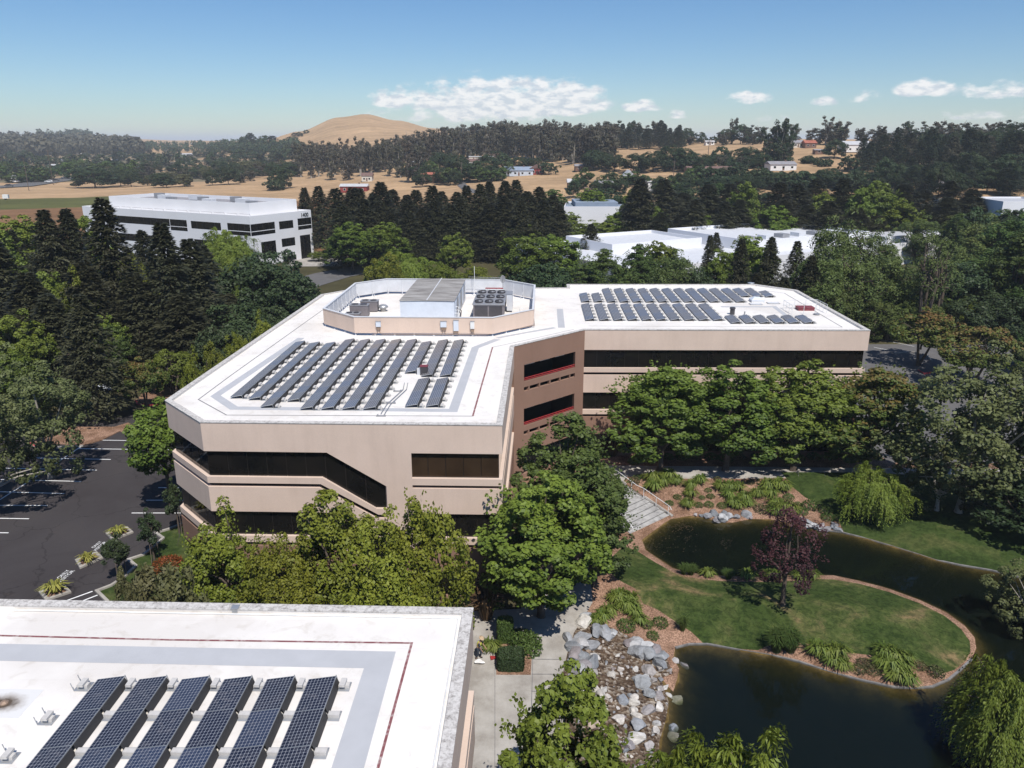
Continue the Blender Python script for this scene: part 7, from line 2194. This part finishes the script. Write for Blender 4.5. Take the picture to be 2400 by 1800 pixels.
while n_ < 150:
    x, y = trng.uniform(bb[0], bb[1]), trng.uniform(bb[2], bb[3])
    if pip(cp, x, y):
        rock(x, y, trng.choice([.10, .13, .16, .2, .25]), 'small stone in the gravel creek bed', 'small stones in the creek bed', RKA if trng.random() < .8 else RKB, sink=.15); n_ += 1
for k in range(14):
    px_ = Z5(trng.uniform(1700, 1830), trng.uniform(760, 1300)); x, y = at(*px_, -3.4)
    rock(x, y, trng.uniform(.3, .6), 'brown stone under the shallow water at the creek mouth', 'sunken stones at the creek mouth', RKA, z=-3.55)

# ------------------------------------------------------------------ gardener
def gardener(x, y, z, rz):
    r = empty('person', (x, y, z), rz, 'person in yellow safety vest and straw hat bending beside the clipped hedges', 'person')
    def skin(name, chains, mat, sub=1):
        me = bpy.data.meshes.new(name)
        V, E, Rs = [], [], []
        keys = {}
        for ch in chains:
            prev = None
            for (p, rad) in ch:
                kx = tuple(round(c, 3) for c in p)
                if kx not in keys:
                    keys[kx] = len(V); V.append(p); Rs.append(rad)
                i = keys[kx]
                if prev is not None and prev != i: E.append((prev, i))
                prev = i
        me.from_pydata(V, E, [])
        o = bpy.data.objects.new(name, me); col.objects.link(o)
        sk_ = o.modifiers.new('skin', 'SKIN'); o.modifiers.new('sub', 'SUBSURF').levels = sub
        for i, rr in enumerate(Rs):
            me.skin_vertices[0].data[i].radius = (rr, rr)
        me.skin_vertices[0].data[0].use_root = True
        dg = bpy.context.evaluated_depsgraph_get()
        m2 = bpy.data.meshes.new_from_object(o.evaluated_get(dg))
        bpy.data.objects.remove(o); bpy.data.meshes.remove(me)
        m2.name = name; m2.materials.clear(); m2.materials.append(M[mat]); m2.shade_smooth()
        return mesh_obj(name, m2, r)
    pel, chest, neck, head = (0, 0, .92), (.12, 0, 1.28), (.20, 0, 1.46), (.27, 0, 1.60)
    ch = [[(pel, .15), ((.05, 0, 1.08), .14), (chest, .155), (neck, .06), (head, .095), ((.30, 0, 1.70), .08)]]
    for s, kx, fx in ((1, .18, .10), (-1, .05, -.14)):
        ch.append([(pel, .15), ((0.0, s * .10, .86), .095), ((kx, s * .12, .48), .065), ((fx, s * .12, .09), .045), ((fx + .14, s * .13, .05), .04)])
        ha = (.42 + .06 * s, s * .20, .82)
        ch.append([(chest, .155), ((.14, s * .19, 1.36), .06), ((.24, s * .24, 1.08), .045), (ha, .03)])
        for f in range(4):
            ch.append([(ha, .03), ((ha[0] + .06, ha[1] + (f - 1.5) * .02, ha[2] - .05), .011), ((ha[0] + .09 - .01 * abs(f - 1), ha[1] + (f - 1.5) * .022, ha[2] - .10), .009)])
        ch.append([(ha, .03), ((ha[0] + .02, ha[1] - s * .05, ha[2] - .04), .012), ((ha[0] + .06, ha[1] - s * .055, ha[2] - .08), .010)])
    plain('skin_tone', (.34, .20, .14), .6, .3)
    plain('vest_yellow', (.62, .64, .10), .8, .2)
    plain('denim', (.05, .06, .08), .9, .1)
    plain('straw', (.46, .34, .22), .9, .1)
    skin('body', ch, 'skin_tone')
    skin('vest', [[((.03, 0, .98), .175), ((.05, 0, 1.10), .17), (chest, .185), ((.18, 0, 1.42), .10)]], 'vest_yellow')
    for s, kx, fx in ((1, .18, .10), (-1, .05, -.14)):
        skin('trouser_leg', [[((0, s * .05, .95), .15), ((0.0, s * .10, .86), .115), ((kx, s * .12, .48), .085), ((fx, s * .12, .11), .065)]], 'denim')
        skin('boot', [[((fx, s * .12, .10), .06), ((fx + .03, s * .12, .05), .06), ((fx + .17, s * .13, .045), .05)]], 'rubber')
        skin('sleeve', [[((.14, s * .19, 1.37), .075), ((.24, s * .24, 1.10), .058)]], 'denim')
    mb = MB().tube([(.27, 0, 1.685), (.275, 0, 1.70), (.285, 0, 1.71), (.30, 0, 1.80), (.305, 0, 1.82)], [.20, .20, .115, .10, .04], 16)
    mb.build('hat', M['straw'], r, True)
    mb = MB().box(.355, .375, -.012, .012, 1.585, 1.62); mb.build('nose', M['skin_tone'], r)
    for s in (-1, 1):
        MB().box(.345, .362, s * .035 - .012, s * .035 + .012, 1.625, 1.638).build('eye', M['rubber'], r)
        MB().box(.25, .28, s * .095 - .01, s * .095 + .012, 1.59, 1.64).build('ear', M['skin_tone'], r)
    MB().box(.348, .364, -.025, .025, 1.555, 1.563).build('mouth', M['red_metal'], r)
    return r
gx, gy = at(1121, 1543, YARD_Z)
gardener(gx, gy, YARD_Z, R(-20))
bx_, by_ = at(1050 + 345 / 5.185, 1480 + 350 / 5.185, YARD_Z)
me = rock_mesh(31, .5); me.materials.append(M['house_white'])
o = mesh_obj('sack', me); o.location = (gx + .12, gy - .6, YARD_Z + .16); o.scale = (.38, .25, .16); tag(o, 'white sack lying at the feet of the gardener', 'bag')
x, y = at(1050 + 560 / 5.185, 1480 + 330 / 5.185, YARD_Z)
rk = empty('rake', (x, y, YARD_Z + .08), R(10), 'red-headed rake with long handle lying by the hedge', 'rake')
MB().add([(-.25, -.22, 0), (.2, -.08, .02), (.2, .08, .02), (-.25, .22, 0), (-.25, -.22, .03), (.2, -.08, .05), (.2, .08, .05), (-.25, .22, .03)], [(3, 2, 1, 0), (4, 5, 6, 7), (0, 1, 5, 4), (1, 2, 6, 5), (2, 3, 7, 6), (3, 0, 4, 7)]).build('head', M['red_metal'], rk)
MB().tube([(.15, 0, .04), (1.6, .05, .75)], .016, 6).build('handle', M['wood_pole'], rk)
# floating leaf litter in the upper pond corner
rg = np.random.default_rng(9)
lp_ = []
for k in range(150):
    u, v = (rg.normal(1600, 16), rg.normal(1232, 6)) if k % 2 else (rg.uniform(1500, 1640), rg.uniform(1215, 1300))
    x, y = at(u, v, WATER_Z)
    if pip(POND, x, y): lp_.append((x, y, WATER_Z + .006))
lp_ = np.array(lp_)
tag(mesh_obj('leaf_litter', leaf_mesh('leaf_litter', [leaves(lp_, rdir(rg, len(lp_)) * np.array([1, 1, 0]), np.tile([0, 0, 1.0], (len(lp_), 1)), .11, .08, rg.random(len(lp_)))], 'leaf_bronze')), 'brown leaf litter floating at the foot of the steps', 'leaf litter', kind='stuff')
# ------------------------------------------------------------------ air
HAZE = True
if HAZE:
    t = NT('haze_air')
    t.n.remove(t.b)
    pv = t.new('ShaderNodeVolumePrincipled')
    pv.inputs['Color'].default_value = (.80, .88, .96, 1)
    pv.inputs['Density'].default_value = 1.4e-4
    pv.inputs['Anisotropy'].default_value = .0
    t.l.new(pv.outputs[0], t.out.inputs['Volume'])
    o = MB().box(-14600, 14600, -4600, 26600, -7, 112).build('haze', t.m)
    tag(o, 'thin blue summer haze over the valley', 'haze', kind='stuff')
